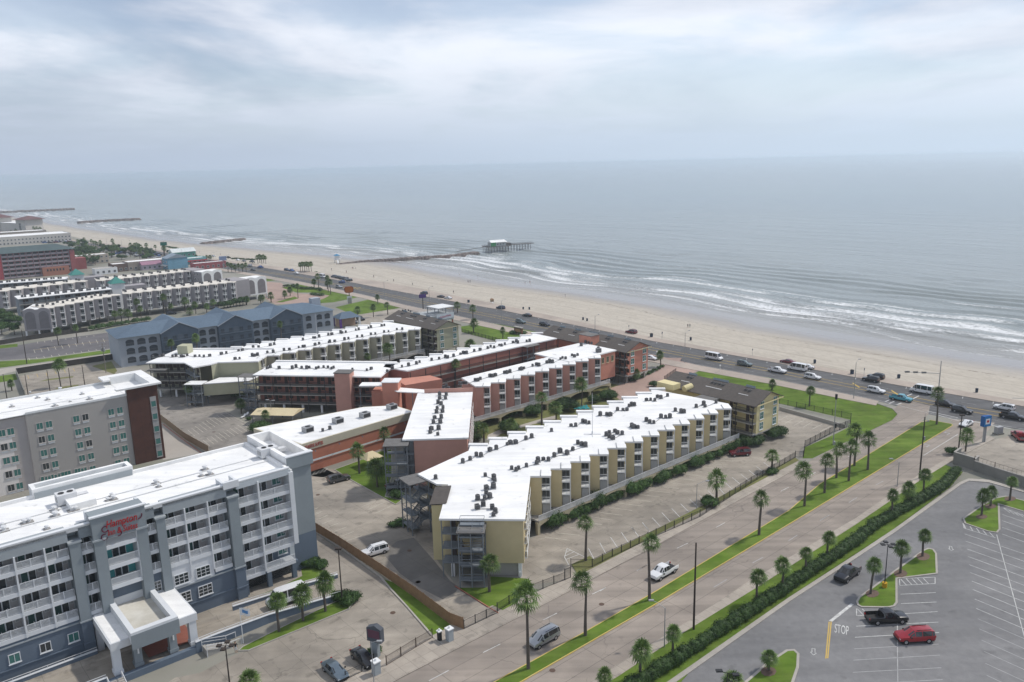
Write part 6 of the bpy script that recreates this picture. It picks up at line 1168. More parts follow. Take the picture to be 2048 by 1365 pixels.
near = [(k4, (1478, 400), (1468, 95), 'W', 'palm in the grass corner of the condominium car park gate'), (k8, (1328, 1120), (1338, 945), 'W', 'palm over the round bush halfway along the car park fence'), (k8, (1770, 885), (1778, 765), 'W', 'palm over a small bush at the far end of the car park fence'), (k4, (712, 645), (718, 415), 'W', 'palm beside the steel stairs of the yellow front block'), (k3, (630, 965), (630, 720), 'S', 'left of three palms on the grass bank below the hotel drive'), (k3, (822, 880), (798, 655), 'S', 'middle of three palms on the grass bank below the hotel drive'), (k3, (1000, 805), (985, 575), 'S', 'right of three palms on the grass bank below the hotel drive'), (k3, (410, 1450), (410, 1345), 'S', 'palm crown showing at the bottom edge left of the blue-grey car'),
        (k10, (1672, 910), (1668, 725), 'W', 'slender palm on the lawn left of the small gazebo'), (k10, (1815, 1020), (1805, 860), 'D', 'ragged flowering palm on the lawn near the parked grey pickup'), (k9, (283, 745), (283, 585), 'W', 'dark palm against the coral wall by the pink slab'), (k10, (730, 430), (725, 345), 'S', 'palm beside the white lawn chairs'), (k10, (925, 535), (915, 435), 'S', 'palm in front of the beige carport roof'), (k10, (335, 362), (325, 215), 'S', 'palm in front of the olive gallery block'), (k9, (1070, 660), (1080, 545), 'W', 'courtyard palm nearest the pink slab'), (k9, (1530, 525), (1540, 300), 'W', 'tall courtyard palm reaching the pink walkway rail'), (k9, (1645, 485), (1650, 390), 'D', 'full rounded courtyard palm in the middle of the garden'),
        (k20, (1040, 975), (1010, 590), 'D', 'tall palm standing in the fenced lot behind the beige hotel'), (k20, (205, 1040), (200, 905), 'S', 'small palm by the fence at the left edge'), (k12, (600, 670), (595, 525), 'S', 'palm in the striped car park below the arched condominium end'), (k12, (795, 650), (785, 485), 'S', 'second palm in the striped car park below the arched condominium end'), (k7, (1575, 735), (1590, 595), 'D', 'bushy palm behind the grey block wall by the boulevard'), (k16, (1305, 872), (1312, 745), 'S', 'palm standing alone on the big green lawn'), (k16, (1000, 740), (1000, 700), 'S', 'low palm on the lawn beside the pale yellow block'), (k16, (88, 548), (90, 445), 'S', 'palm by the globe lamp near the pink block entrance'), (k15, (1520, 830), (1520, 760), 'S', 'spiky young palm at the foot of the pink end wall'), (k25, (1245, 330), (1240, 170), 'S', 'palm on the lawn beside the brick monument sign'), (k25, (740, 210), (750, 60), 'S', 'slim palm on the lawn behind the olive seafront block')]
for kf, b_, c_, kd, lab in near: palm(lab, kf(b_)[0], None, kd, kf(c_)[0])
def by_crown(label, cpx, h, kind='W', group=None, sc_=1.0):
    x, y, _ = G(*cpx, h); hb = round(h * 2) / 2; v = random.randrange(3); tm, cmh = shared(PM, (kind, hb, v), lambda: palm_meshes(kind, hb, int(hb * 10) + v * 7 + ord(kind)))
    t_ = thing('palm_tree', label, 'palm tree', (x, y, 0), random.uniform(0, 6.28), group); obj('trunk', tm, t_); o = obj('crown', cmh, t_); vary(o, hb, sc_)
for kf, c_, h, kd, lab in ((k9, (828, 30), 10, 'W', 'tall palm rising between the two pink wings'), (k9, (1848, 190), 7, 'D', 'palm leaning over the pink walkway near its far end'), (k9, (1280, 510), 3, 'D', 'low spreading palm in the courtyard beds'), (k14, (910, 1105), 8, 'D', 'dark palm in front of the olive wing balconies'), (k14, (695, 1190), 5, 'S', 'small palm below the olive wing balconies'), (k13, (215, 1050), 9, 'S', 'palm before the left gable of the blue hotel'), (k13, (470, 1000), 9.5, 'S', 'palm between the left and middle gables of the blue hotel'), (k13, (1330, 860), 9.5, 'S', 'palm before the right gable of the blue hotel'), (k25, (690, 420), 4, 'D', 'shaggy palm by the pale path behind the red gallery wing'), (k14, (1740, 1070), 3.5, 'D', 'low palm in the yard beside the olive seafront block')): by_crown(lab, kf(c_)[0], h, kd)
far_p = [('palms on the lawn beyond the blue hotel', 'palm on the green lawn beyond the blue hotel', k14, [((590, 785), (590, 715)), ((752, 790), (745, 692)), ((898, 765), (900, 662)), ((797, 655), (797, 582)), ((145, 492), (140, 432)), ((192, 492), (185, 378)), ((290, 535), (300, 388)), ((280, 505), (275, 442)), ((315, 560), (318, 432)), ((1770, 815), (1765, 695)), ((1775, 950), (1780, 855)), ((1610, 745), (1610, 665))]),
         ('palms below the grey condominiums', 'palm in front of the grey sawtooth condominium wings', k17, [((830, 510), (830, 265)), ((1140, 490), (1140, 315)), ((420, 625), (410, 335)), ((480, 620), (470, 445)), ((290, 670), (270, 505)), ((185, 680), (180, 505)), ((85, 660), (75, 515)), ((935, 520), (930, 392)), ((1215, 540), (1220, 482)), ((1305, 520), (1310, 372)), ((1470, 510), (1470, 395)), ((1580, 480), (1580, 345))]),
         ('palms in the condominium forecourt', 'palm in the paved forecourt of the white condominium end', k13, [((990, 665), (990, 602)), ((1135, 655), (1135, 592)), ((1157, 655), (1160, 582)), ((1380, 605), (1378, 547)), ((1435, 575), (1435, 512)), ((1515, 595), (1515, 468)), ((1240, 640), (1240, 575)), ((1680, 492), (1675, 432))]),
         ('palm row by the seawall', 'palm in the dense row beside the seawall', k13, [((1540 + i * 22, 330 - (i % 2) * 8), (1540 + i * 22, 255 - (i % 2) * 8)) for i in range(6)] + [((1105 + i * 20, 245 - (i % 2) * 6), (1105 + i * 20, 185 - (i % 2) * 6)) for i in range(5)]),
         ('palms round the shops', 'small distant palm among the shops near the seawall', k13, [((800 + i * 37, 330), (800 + i * 37, 250 + (i * 13) % 30)) for i in range(6)] + [((480 + i * 34, 215), (480 + i * 34, 165 + (i * 17) % 20)) for i in range(5)]),
         ('palms behind the red hotel', 'distant palm behind the red hotel near the beach', k21, [((680 + i * 30, 430), (680 + i * 30, 250 + (i * 37) % 70)) for i in range(6)] + [((1600 + i * 40, 800), (1600 + i * 40, 650 + (i * 53) % 90)) for i in range(7)] + [((1450 + i * 34, 1000), (1450 + i * 34, 830 + (i * 29) % 60)) for i in range(6)] + [((225, 420), (225, 330)), ((315, 400), (315, 300)), ((550, 480), (550, 400)), ((640, 480), (640, 395))])]
for grp, lab, kf, L_ in far_p:
    for b_, c_ in L_: palm(lab, kf(b_)[0], None, random.choice('SW'), kf(c_)[0], grp, 1.1)
# --- leafy masses
def leaf_cloud(blobs, dens, size, name='foliage', m=None, core=True):
    """leaf quads over overlapping ellipsoids, with a darker mass inside"""
    V = []; 
    for (x, y, z, rx, ry, rz) in blobs:
        k = max(24, int(dens * (rx * ry + rx * rz + ry * rz) * 4)); d = rng.normal(size=(k, 3)); d /= np.linalg.norm(d, axis=1)[:, None]; d[:, 2] = np.where(d[:, 2] < -.3, -d[:, 2], d[:, 2])
        r_ = rng.uniform(.72, 1.08, k)[:, None]; c = np.array([x, y, z]) + d * r_ * np.array([rx, ry, rz]); a = rng.normal(size=(k, 3)); a -= (a * d).sum(1)[:, None] * d * .6; a /= np.linalg.norm(a, axis=1)[:, None]; b_ = np.cross(a, d + rng.normal(size=(k, 3)) * .5); b_ /= np.linalg.norm(b_, axis=1)[:, None] + 1e-6
        s_ = size * rng.uniform(.6, 1.3, k)[:, None]; V.append(np.stack([c - a * s_, c - b_ * s_ * .5, c + a * s_, c + b_ * s_ * .5], 1))
    V = np.concatenate(V); nq = len(V); vs = V.reshape(-1, 3); fs = np.arange(nq * 4).reshape(-1, 4)
    q = MB(); q.v = [tuple(p) for p in vs]; q.f = [tuple(f) for f in fs]; q.m = [0] * nq
    if core:
        for (x, y, z, rx, ry, rz) in blobs:
            n1, n2 = 7, 4; P = [(x, y, z + rz * .8)]
            for j in range(1, n2):
                for i in range(n1): th = math.pi * .55 * j / (n2 - 1); ph_ = 2 * math.pi * i / n1; P.append((x + rx * .8 * math.sin(th) * math.cos(ph_), y + ry * .8 * math.sin(th) * math.sin(ph_), z + rz * .8 * math.cos(th)))
            F = [(0, 1 + i, 1 + (i + 1) % n1) for i in range(n1)] + [(1 + (j - 1) * n1 + i, 1 + j * n1 + i, 1 + j * n1 + (i + 1) % n1, 1 + (j - 1) * n1 + (i + 1) % n1) for j in range(1, n2 - 1) for i in range(n1)]; q.add(P, F, 0)
    return q
def shrub(label, px, r_, h, name='shrub', n_=5, z=0, group=None):
    p = G(*px); bl = [(random.uniform(-.5, .5) * r_, random.uniform(-.5, .5) * r_, h * .45, r_ * random.uniform(.5, .75), r_ * random.uniform(.5, .75), h * random.uniform(.45, .62)) for _ in range(n_)]
    t_ = thing(name, label, 'shrub', (p[0], p[1], z), 0, group); leaf_cloud(bl, 16, .16).build('foliage', bush_l, t_, kind='stuff')
    MB().tube((0, 0, -.05), (0, 0, h * .5), .07, .05, 5).build('stem', trunk_m, t_)
def hedge(label, pts, wd, h, step=.85, jit=.25, dens=13, lf=.15):
    W = [Vector(G(*p)[:2]) for p in pts]; o_ = W[0]; bl = []
    for a, b_ in zip(W[:-1], W[1:]):
        n_ = max(1, int((b_ - a).length / step))
        for k in range(n_):
            p = a.lerp(b_, k / n_) - o_; s_ = random.uniform(.8, 1.2); bl.append((p.x + random.uniform(-jit, jit), p.y + random.uniform(-jit, jit), h * .42 * s_, wd * .58 * s_, wd * .58 * s_, h * .56 * s_))
    t_ = thing('hedge', label, 'hedge', (o_.x, o_.y, 0)); leaf_cloud(bl, dens, lf).build('foliage', bush_l, t_, kind='stuff'); return t_
hedge('long dark hedge between the verge and the right-hand car park', [(1228, 1402), (1298, 1360), (1416, 1284), (1566, 1186), (1714, 1086), (1746, 1058), (1871, 987), (1894, 969), (1914, 944)], 1.9, 1.7, .6, .2, 20, .115)
yb = [((20, 1330), (110, 1290)), ((150, 1270), (290, 1210)), ((330, 1195), (440, 1145)), ((470, 1130), (560, 1090)), ((620, 1080), (800, 1000)), ((850, 975), (970, 925)), ((1000, 915), (1070, 880)), ((1110, 860), (1220, 815)), ((1240, 805), (1340, 760)), ((1360, 750), (1500, 690))]
for i, (a, b_) in enumerate(yb):
    w_ = ('first', 'second', 'third', 'fourth', 'fifth', 'sixth', 'seventh', 'eighth', 'ninth', 'last')[i]
    hedge('%s clump of shrubs under the yellow walkway, counted from the near end' % w_, [k8((a[0] + 6, a[1] + 4))[0], k8((b_[0] + 6, b_[1] + 4))[0]], 3.2, 2.5 + .5 * random.random(), 1.0, .5, 12, .17)
hedge('long clipped hedge under the pink walkway in the courtyard', k9((1010, 520), (1280, 455), (1480, 395), (1640, 325), (1920, 255)), 2.2, 2.0, 1.3, .4, 12, .18)
hedge('low hedge at the foot of the coral wall', k10((1260, 880), (1500, 815)), 1.2, .9); hedge('short clipped hedge at the foot of the coral wall nearer the slab', k10((1540, 800), (1600, 780)), 1.2, .9)
for i, (kf, p, r_, h, lab) in enumerate(((k8, (1275, 1165), 2.1, 1.7, 'round bush at the fence below the leaning car park lamp'), (k8, (1765, 910), 1.5, 1.2, 'small round bush at the far end of the car park fence'), (k8, (1560, 690), 2.6, 2.6, 'dark shrubs at the stair foot of the pale yellow block'), (k8, (1660, 680), 2.2, 2.2, 'shrub beside the red kerb of the pale yellow block'), (k8, (1780, 620), 2.5, 2.6, 'big shrub at the corner of the pale yellow block'), (k8, (1850, 610), 2.2, 2.4, 'outermost shrub at the corner of the pale yellow block'), (k8, (455, 315), 3.0, 2.6, 'large round bush at the end of the courtyard'), (k8, (352, 345), 1.9, 2.2, 'smaller round bush beside the antenna mast'), (k8, (830, 215), 1.6, 1.8, 'clipped bush by the entry gate'), (k3, (905, 430), 2.0, 1.5, 'clipped bush at the corner of the blue-grey hotel'), (k3, (955, 455), 1.6, 1.3, 'second clipped bush at the corner of the blue-grey hotel'), (k3, (1120, 715), 2.0, 1.4, 'dark bush around the tall hotel lamp post'), (k3, (1190, 730), 2.0, 1.5, 'rounded bush at the tip of the grass bank'), (k3, (1400, 1120), 1.1, .9, 'low bush under the dark hotel monument sign'), (k10, (690, 300), 3.4, 2.6, 'large dark bush below the olive annex'), (k10, (900, 575), 3.4, 2.6, 'large bush at the corner of the low coral building'), (k10, (790, 480), .9, .9, 'small bush next to the white lawn chairs'), (k9, (1455, 440), 3.0, 3.0, 'rounded tree in the courtyard garden'), (k9, (1750, 400), 3.5, 3.6, 'dense tree behind the turquoise loungers'), (k9, (1270, 570), 2.8, 2.6, 'bushy planting beside the curved courtyard path'), (k9, (1010, 585), 2.6, 2.8, 'dark bush against the pink slab in the courtyard'), (k9, (1005, 650), 1.8, 1.8, 'lower bush against the pink slab in the courtyard'), (k9, (380, 1095), 1.8, 1.6, 'bush at the near corner of the gazebo lawn'), (k9, (390, 1320), 2.0, .9, 'low planting in the red-kerbed bed by the open stairs'), (k7, (1470, 760), 1.4, 1.8, 'dark bush at the left of the grey block wall'), (k15, (1100, 870), 2, 1.6, 'planting below the end of the pink walkway'), (k25, (1390, 240), 2.2, 1.2, 'flower bed shrub left of the brick monument sign'), (k25, (1560, 240), 2.2, 1.1, 'flower bed shrub right of the brick monument sign'))): shrub(lab, kf(p)[0], r_, h)
for i in range(9): shrub('low planting along the red kerb beside the pink end block', k15((1500 + i * 30, 830 - i * 14))[0], 1.1, .8, n_=3, group='planting along the pink block')
def tree(label, px, r_, h, group=None):
    p = G(*px); t_ = thing('tree', label, 'tree', (p[0], p[1], 0), 0, group); bl = [(random.uniform(-.55, .55) * r_, random.uniform(-.55, .55) * r_, h * random.uniform(.5, .82), r_ * random.uniform(.3, .5), r_ * random.uniform(.3, .5), r_ * random.uniform(.25, .42)) for _ in range(9)]
    leaf_cloud(bl, 7, .28).build('crown', bush_l, t_, kind='stuff'); q = MB(); q.tube((0, 0, -.1), (0, 0, h * .5), .22, .14, 6)
    for b_ in bl[:5]: q.tube((0, 0, h * .42), b_[:3], .1, .04, 5)
    q.build('trunk', trunk_m, t_)
for i, (kf, p, r_, h) in enumerate(((k12, (40, 480), 5, 8), (k12, (100, 520), 4, 7), (k12, (150, 560), 3.5, 5), (k12, (20, 560), 4, 5), (k12, (195, 500), 3, 6))): tree(('broad tree', 'second tree', 'low tree', 'bushy low tree', 'slim tree')[i] + ' in the garden at the left edge beside the arched condominium end', kf(p)[0], r_, h)
for i in range(44):
    x, y = random.uniform(720, 1000), random.uniform(560, 690)
    tree('leafy tree between the red hotel and the shops', k11((x, y))[0], random.uniform(3, 5), random.uniform(5, 8), 'trees round the red hotel')
for i in range(30): tree('leafy tree on the verge of the seawall road beyond the shops', k11((random.uniform(820, 1560), random.uniform(500, 560)))[0], random.uniform(2.2, 3.6), random.uniform(3.5, 6), 'trees by the far seawall road')
for i in range(34):
    x = random.uniform(150, 335); palm('small distant palm between the red hotel and the far beach', (x, random.uniform(486, 505) + (x - 150) * .12), random.choice([5, 6, 7]), 'W', None, 'far palms before the beach')
for i in range(30):
    x = random.uniform(130, 340); tree('low dark tree between the red hotel and the far beach', (x, random.uniform(488, 512) + (x - 150) * .12), random.uniform(2.5, 4.5), random.uniform(3.5, 6), 'far trees before the beach')
for i in range(8): tree('dark shrubby tree below the connecting block of the grey condominiums', k13((760 + i * 32, 700 - i * 5))[0], random.uniform(2.4, 3.4), random.uniform(3, 4.5), 'trees below the grey condominiums')
hedge('long dark hedge behind the striped car park', k12((940, 520), (1200, 470), (1560, 420)), 3, 2.4, 2.0, .5, 7, .25)
for a, b_, lab in (((1680, 560), (1760, 580), 'dune scrub patch beside the palm row'), ((870, 200), (1090, 215), 'long dune scrub strip beyond the shops'), ((160, 75), (330, 105), 'dark scrub strip on the far seawall')):
    hedge(lab, [k13(a)[0], k13(b_)[0]], 3.2, 1.2, 2.5, 1, 5, .3)
hedge('clipped hedge curving across the condominium lawn', k24((100, 560), (250, 545), (420, 600), (620, 605), (800, 620), (860, 650)), 2.4, 1.5, 1.8, .3, 8, .22)
for i in range(12): shrub('dry dune plant on the upper beach', k14((150 + i * 45 + random.uniform(-15, 15), 300 + i * 14 + random.uniform(-12, 12)))[0], random.uniform(.8, 1.8), .6, n_=3, z=-1.9, group='dune plants')
# ================================================================== FENCES AND WALLS
def fence(name, label, pts, h, m, post=2.4, pick=.14, cat='fence', z=0, world=False, boards=False, pm=None):
    W = [Vector(p) if world else Vector(G(*p)[:2]) for p in pts]; o_ = W[0]; t_ = thing(name, label, cat, (o_.x, o_.y, z)); pmh = None
    for a, b_ in zip(W[:-1], W[1:]):
        L_ = (b_ - a).length; ang = math.atan2((b_ - a).y, (b_ - a).x); n_ = max(1, round(L_ / post)); w_ = L_ / n_
        for k in range(n_):
            p = a.lerp(b_, k / n_) - o_; q = MB()
            if boards:
                nb = max(2, int(w_ / .16))
                for i in range(nb): x = i * w_ / nb; q.box(x + .008, x + w_ / nb - .008, -.012, .012, .05, h + random.uniform(-.03, .03))
                for zz in (.4, h - .4): q.box(0, w_, .013, .07, zz - .05, zz + .05)
            else:
                for zz in (h - .06, .12): q.box(0, w_, -.02, .02, zz - .02, zz + .02)
                for i in range(1, int(w_ / pick)): x = i * w_ / int(w_ / pick); q.box(x - .011, x + .011, -.011, .011, .05, h - .02)
            q.build('board_panel' if boards else 'picket_panel', m, t_, (p.x, p.y, 0), ang, kind='stuff')
            obj('post', shared(MC, ('fpost', h, m.name), lambda: MB().box(-.05, .05, -.05, .05, 0, h + .1).mesh('post', m)), t_, (p.x, p.y, 0), ang)
    p = W[-1] - o_; obj('post', MC[('fpost', h, m.name)], t_, (p.x, p.y, 0)); return t_
wood = mat('cedar_boards', (.34, .21, .115), (.26, .16, .09), scale=1.2, bigamt=.25); wood2 = mat('tan_boards', (.36, .27, .18), (.30, .22, .15), scale=1.2, bigamt=.25)
fence('wooden_fence', 'long brown board fence between the hotel drive and the condominium car park', k3((885, 148), (1110, 285), (1440, 505), (1720, 700), (1990, 905)) + k4((505, 945)), 1.95, wood, boards=True)
fence('wooden_fence', 'tan board fence beside the red kerb of the service lane', k1((1272, 478), (1480, 640), (1665, 745)), 1.9, wood2, boards=True)
fence('iron_fence', 'black iron gate fence at the condominium drive next to the brown board fence', k4((510, 945), (775, 818)), 1.5, black); fence('iron_fence', 'black iron fence in front of the triangular lawn', k4((775, 805), (960, 690), (1310, 556)), 1.5, black)
fence('iron_fence', 'black iron fence along the boulevard side of the condominium car park', k4((1360, 448), (1530, 452), (1690, 370), (2038, 205)) + [(1400, 1035), (1502, 968), (1590, 917)] + k16((1190, 1290), (1255, 1290)), 1.5, black)
fence('iron_fence', 'black iron fence stepping up from the car park to the lawn', k16((1258, 1290), (1268, 1210), (1510, 1085), (1640, 1035)), 1.7, black); fence('iron_fence', 'black iron fence on the low wall above the end parking bays', k16((1640, 1035), (1645, 985), (1060, 862)), 1.5, black, z=.3)
fence('iron_gate', 'small black iron gate between two posts at the car park drive', k4((1312, 556), (1358, 535)), 2.0, black, 1.0, .1, 'gate')
fence('iron_gate', 'curved brown iron sliding gate at the hotel car park exit', k3((1485, 1235), (1600, 1165), (1720, 1090), (1850, 1015)), 1.5, mat('rusty_iron', (.10, .07, .055)), 2.2, .13, 'gate'); fence('iron_fence', 'low iron fence in front of the parked hotel cars', k3((1160, 1350), (1290, 1285)), 1.3, black)
fence('iron_fence', 'black iron fence on the lawn behind the olive seafront block', k25((545, 215), (1190, 385)), 1.5, black); fence('iron_fence', 'black entry gate and fence beside the brick drive', k15((1755, 830), (1850, 765)), 1.6, black)
def wall_thing(label, pts, h, th, m, z=0, cap=None, name='wall', cat='wall'):
    W = [Vector(G(*p)[:2]) for p in pts]; o_ = W[0]; t_ = thing(name, label, cat, (o_.x, o_.y, z)); q = MB(); c_ = MB()
    for a, b_ in zip(W[:-1], W[1:]): a2, b2 = a - o_, b_ - o_; q.bar((a2.x, a2.y, h / 2), (b2.x, b2.y, h / 2), th, h); c_.bar((a2.x, a2.y, h + .06), (b2.x, b2.y, h + .06), th + .1, .12)
    q.build('masonry', m, t_)
    if cap: c_.build('coping', cap, t_)
    return t_
gwall = mat('grey_block', (.24, .235, .215), (.20, .195, .18), scale=.6, bigamt=.3); dwall = mat('dark_brick', (.075, .068, .062), (.055, .05, .046), scale=.5, bigamt=.3)
wall_thing('low concrete wall below the lawn fence at the end parking bays', k16((1060, 902), (1600, 1052)), .9, .25, conc); wall_thing('stained grey retaining wall at the back of the right-hand car park', k7((1640, 885), (1800, 940), (2044, 1018), (2200, 1070)), 2.2, .35, gwall, cap=conc)
fence('iron_fence', 'rusty pipe fence on top of the stained retaining wall', k7((1640, 885), (1800, 940), (2044, 1018)), 1.1, mat('rusty_iron', (1, 1, 1)), 5, .8, z=2.2)
wall_thing('dark block wall of the fenced lot behind the beige hotel', k20((285, 755), (900, 660), (1950, 500)), 2.0, .3, dwall, cap=None); wall_thing('narrow fence wall running forward from the dark block wall', k20((285, 755), (420, 1110)), 1.6, .2, gwall)
wall_thing('dark boundary wall above the striped car park', k20((-100, 275), (0, 255), (420, 185), (1200, 70), (1500, 30)), 1.8, .3, dwall)
t_ = wall_thing('tall grey block enclosure at the corner of the right-hand car park', k7((1480, 832), (1640, 880)), 2.7, .3, gwall, cap=conc); wall_thing('low return wall of the grey block enclosure', k7((1640, 880), (1672, 850)), 2.4, .3, gwall, cap=conc); wall_thing('left return wall of the grey block enclosure', k7((1480, 832), (1530, 795)), 2.7, .3, gwall, cap=conc)
# ================================================================== VEHICLES
def carpaint(name, c, metal=.25):
    if name in MATS: return MATS[name]
    m = bpy.data.materials.new(name); m.use_nodes = True; b = m.node_tree.nodes['Principled BSDF']; b.inputs['Base Color'].default_value = (*c, 1); b.inputs['Roughness'].default_value = .28; b.inputs['Metallic'].default_value = metal; b.inputs['Coat Weight'].default_value = .6; b.inputs['Coat Roughness'].default_value = .06
    t = m.node_tree; nz = t.nodes.new('ShaderNodeTexNoise'); nz.inputs['Scale'].default_value = 3; tc_ = t.nodes.new('ShaderNodeTexCoord'); t.links.new(tc_.outputs['Object'], nz.inputs['Vector']); r = t.nodes.new('ShaderNodeValToRGB'); t.links.new(nz.outputs['Fac'], r.inputs[0]); r.color_ramp.elements[0].color = (*[x * .88 for x in c], 1); r.color_ramp.elements[1].color = (*c, 1); t.links.new(r.outputs[0], b.inputs['Base Color'])
    MATS[name] = m; return m
trim_b = mat('black_trim', (.02, .02, .021), rough=.6, bigamt=0); lamp_w = mat('headlight', (.75, .77, .78), rough=.1, spec=.8, bigamt=0); lamp_r = mat('tail_light', (.35, .012, .01), rough=.15, spec=.6, bigamt=0)
# stations: x/L, z bottom, z belt, z roof, inner z (bed) or None, width factor, roof width factor
CT = {
 'suv': (4.85, 1.94, [(-.5, .5, .80, .86, .9, .8), (-.488, .36, 1.02, 1.08, .97, .8), (-.47, .32, 1.08, 1.58, 1, .72), (-.40, .30, 1.07, 1.70, 1, .74), (-.12, .30, 1.06, 1.75, 1, .75), (.07, .30, 1.05, 1.68, 1, .72), (.235, .30, 1.03, 1.09, 1, .8), (.40, .32, .99, 1.02, .97, .78), (.475, .36, .86, .90, .9, .74), (.5, .45, .66, .70, .8, .7)], (2, 5), (5, 6), 2),
 'sedan': (4.8, 1.84, [(-.5, .45, .76, .80, .88, .78), (-.48, .33, .92, .97, .95, .76), (-.36, .28, .95, 1.0, 1, .78), (-.24, .27, .95, 1.34, 1, .66), (-.08, .26, .94, 1.44, 1, .68), (.06, .26, .93, 1.40, 1, .66), (.235, .27, .92, .97, 1, .80), (.40, .29, .86, .89, .97, .78), (.475, .33, .74, .77, .9, .72), (.5, .4, .58, .61, .8, .7)], (3, 5), (5, 6), 2),
 'van': (5.1, 2.0, [(-.5, .5, .84, .90, .92, .8), (-.49, .36, 1.08, 1.14, .98, .82), (-.475, .32, 1.12, 1.66, 1, .76), (-.42, .30, 1.10, 1.76, 1, .77), (-.05, .30, 1.08, 1.78, 1, .77), (.13, .30, 1.06, 1.68, 1, .73), (.315, .30, 1.02, 1.07, 1, .8), (.42, .32, .96, .99, .96, .78), (.48, .36, .82, .85, .88, .72), (.5, .45, .62, .65, .8, .7)], (2, 5), (5, 6), 2),
 'bigvan': (6.0, 2.06, [(-.5, .5, 1.2, 2.28, .97, .86), (-.49, .38, 1.26, 2.42, 1, .87), (-.3, .34, 1.24, 2.48, 1, .87), (0, .34, 1.24, 2.48, 1, .87), (.2, .34, 1.22, 2.46, 1, .86), (.27, .34, 1.22, 2.32, 1, .82), (.385, .34, 1.20, 1.30, .99, .84), (.46, .36, 1.08, 1.12, .94, .8), (.49, .4, .9, .94, .9, .76), (.5, .5, .7, .74, .84, .74)], (1, 5), (5, 6), 0),
 'pickup': (5.75, 2.0, [(-.5, .55, 1.12, 1.20, .98, .92, .72), (-.493, .5, 1.14, 1.22, 1, .92, .72), (-.15, .46, 1.14, 1.22, 1, .92, .72), (-.148, .42, 1.16, 1.62, 1, .74), (-.11, .40, 1.16, 1.80, 1, .74), (.04, .40, 1.14, 1.86, 1, .75), (.13, .40, 1.13, 1.80, 1, .73), (.255, .40, 1.12, 1.19, 1, .82), (.42, .42, 1.08, 1.11, .98, .8), (.485, .46, .98, 1.01, .93, .78), (.5, .5, .76, .80, .88, .76)], (3, 6), (6, 7), 3)}
CARM = {}
def car_parts(kind, paint_):
    if (kind, paint_.name) in CARM: return CARM[(kind, paint_.name)]
    L_, W, st, cabin, ws_, rear = CT[kind]; rings = []
    for s_ in st:
        x = s_[0] * L_; w_ = W / 2 * s_[4]; wr = W / 2 * s_[5]; zb, zl, zr2 = s_[1:4]; zin = s_[6] if len(s_) > 6 else zr2 + .025; half = [(w_ * .86, zb), (w_, zb + .16), (w_ * 1.005, zl - .16), (w_ * .965, zl), (wr, zr2), (wr * .93, zin if len(s_) > 6 else zr2 + .012)]
        rings.append([(x, y, z) for y, z in half] + [(x, 0, zin)] + [(x, -y, z) for y, z in reversed(half)])
    b = MB(); n_ = 13; vs = [p for r_ in rings for p in r_]; fs = []
    for i in range(len(st) - 1): fs += [(i * n_ + j, i * n_ + j + 1, (i + 1) * n_ + j + 1, (i + 1) * n_ + j) for j in range(n_ - 1)] + [(i * n_ + n_ - 1, i * n_, (i + 1) * n_, (i + 1) * n_ + n_ - 1)]
    fs += [tuple(range(n_ - 1, -1, -1)), tuple((len(st) - 1) * n_ + j for j in range(n_))]
    b.add(vs, fs)
    g = MB()
    def pane(q, s1=.90, s2=.84):
        q = [Vector(p) for p in q]; c = sum(q, Vector()) / len(q); nr = (q[1] - q[0]).cross(q[-1] - q[0]).normalized()
        if nr.dot(c - Vector((c.x * .5, 0, .9))) < 0: nr = -nr
        g.add([c + (p - c) * s1 + nr * .014 for p in q], [tuple(range(len(q)))])
    for i in range(cabin[0], cabin[1]):
        for j in (3, 8): pane([rings[i][j], rings[i][j + 1], rings[i + 1][j + 1], rings[i + 1][j]])
    i = ws_[0]; pane([rings[i][4], rings[i][8], rings[i + 1][8], rings[i + 1][4]], .93)
    pane([rings[i][3], rings[i][4], rings[i + 1][4]], .7); pane([rings[i][8], rings[i][9], rings[i + 1][8]], .7)
    i = rear; 
    if kind == 'bigvan': pane([(-.502 * L_, .75, 1.45), (-.502 * L_, .75, 2.15), (-.502 * L_, -.75, 2.15), (-.502 * L_, -.75, 1.45)])
    elif kind == 'pickup': pane([rings[3][4], rings[3][8], rings[4][8], rings[4][4]], .9)
    elif kind == 'sedan': pane([rings[2][4], rings[2][8], rings[3][8], rings[3][4]], .9)
    else: pane([rings[1][4], rings[1][8], rings[2][8], rings[2][4]], .9)
    r_ = .36 if kind in ('suv', 'van', 'bigvan') else (.40 if kind == 'pickup' else .33)
    wm_ = shared(MC, ('wheel', r_), lambda: MB().tube((0, -.12, 0), (0, .12, 0), r_, r_, 14).mesh('wheel', tyre_m, 40)); rm_ = shared(MC, ('rim', r_), lambda: MB().tube((0, .115, 0), (0, .128, 0), r_ * .62, r_ * .56, 10).tube((0, -.128, 0), (0, -.115, 0), r_ * .56, r_ * .62, 10).mesh('rim', rim_m))
    ti = MB(); ti.box(-L_ * .47, L_ * .47, -W / 2 * .9, W / 2 * .9, .24, .42); ti.box(L_ * .485, L_ * .502, -W / 2 * .72, W / 2 * .72, .38, .60); ti.box(-L_ * .503, -L_ * .49, -W / 2 * .8, W / 2 * .8, .36, .56)
    for sx in (-1, 1): ti.box(L_ * .18, L_ * .215, sx * W / 2 * 1.0 - .02, sx * W / 2 * 1.0 + sx * .17 + .02, 1.0, 1.16)
    if kind in ('suv', 'van'):
        for sx in (-1, 1): ti.box(-L_ * .38, L_ * .02, sx * W * .30 - .02, sx * W * .30 + .02, st[4][3] + .01, st[4][3] + .07)
    if kind == 'pickup': ti.box(-.492 * L_, -.155 * L_, -.84 * W / 2, .84 * W / 2, .70, .735)
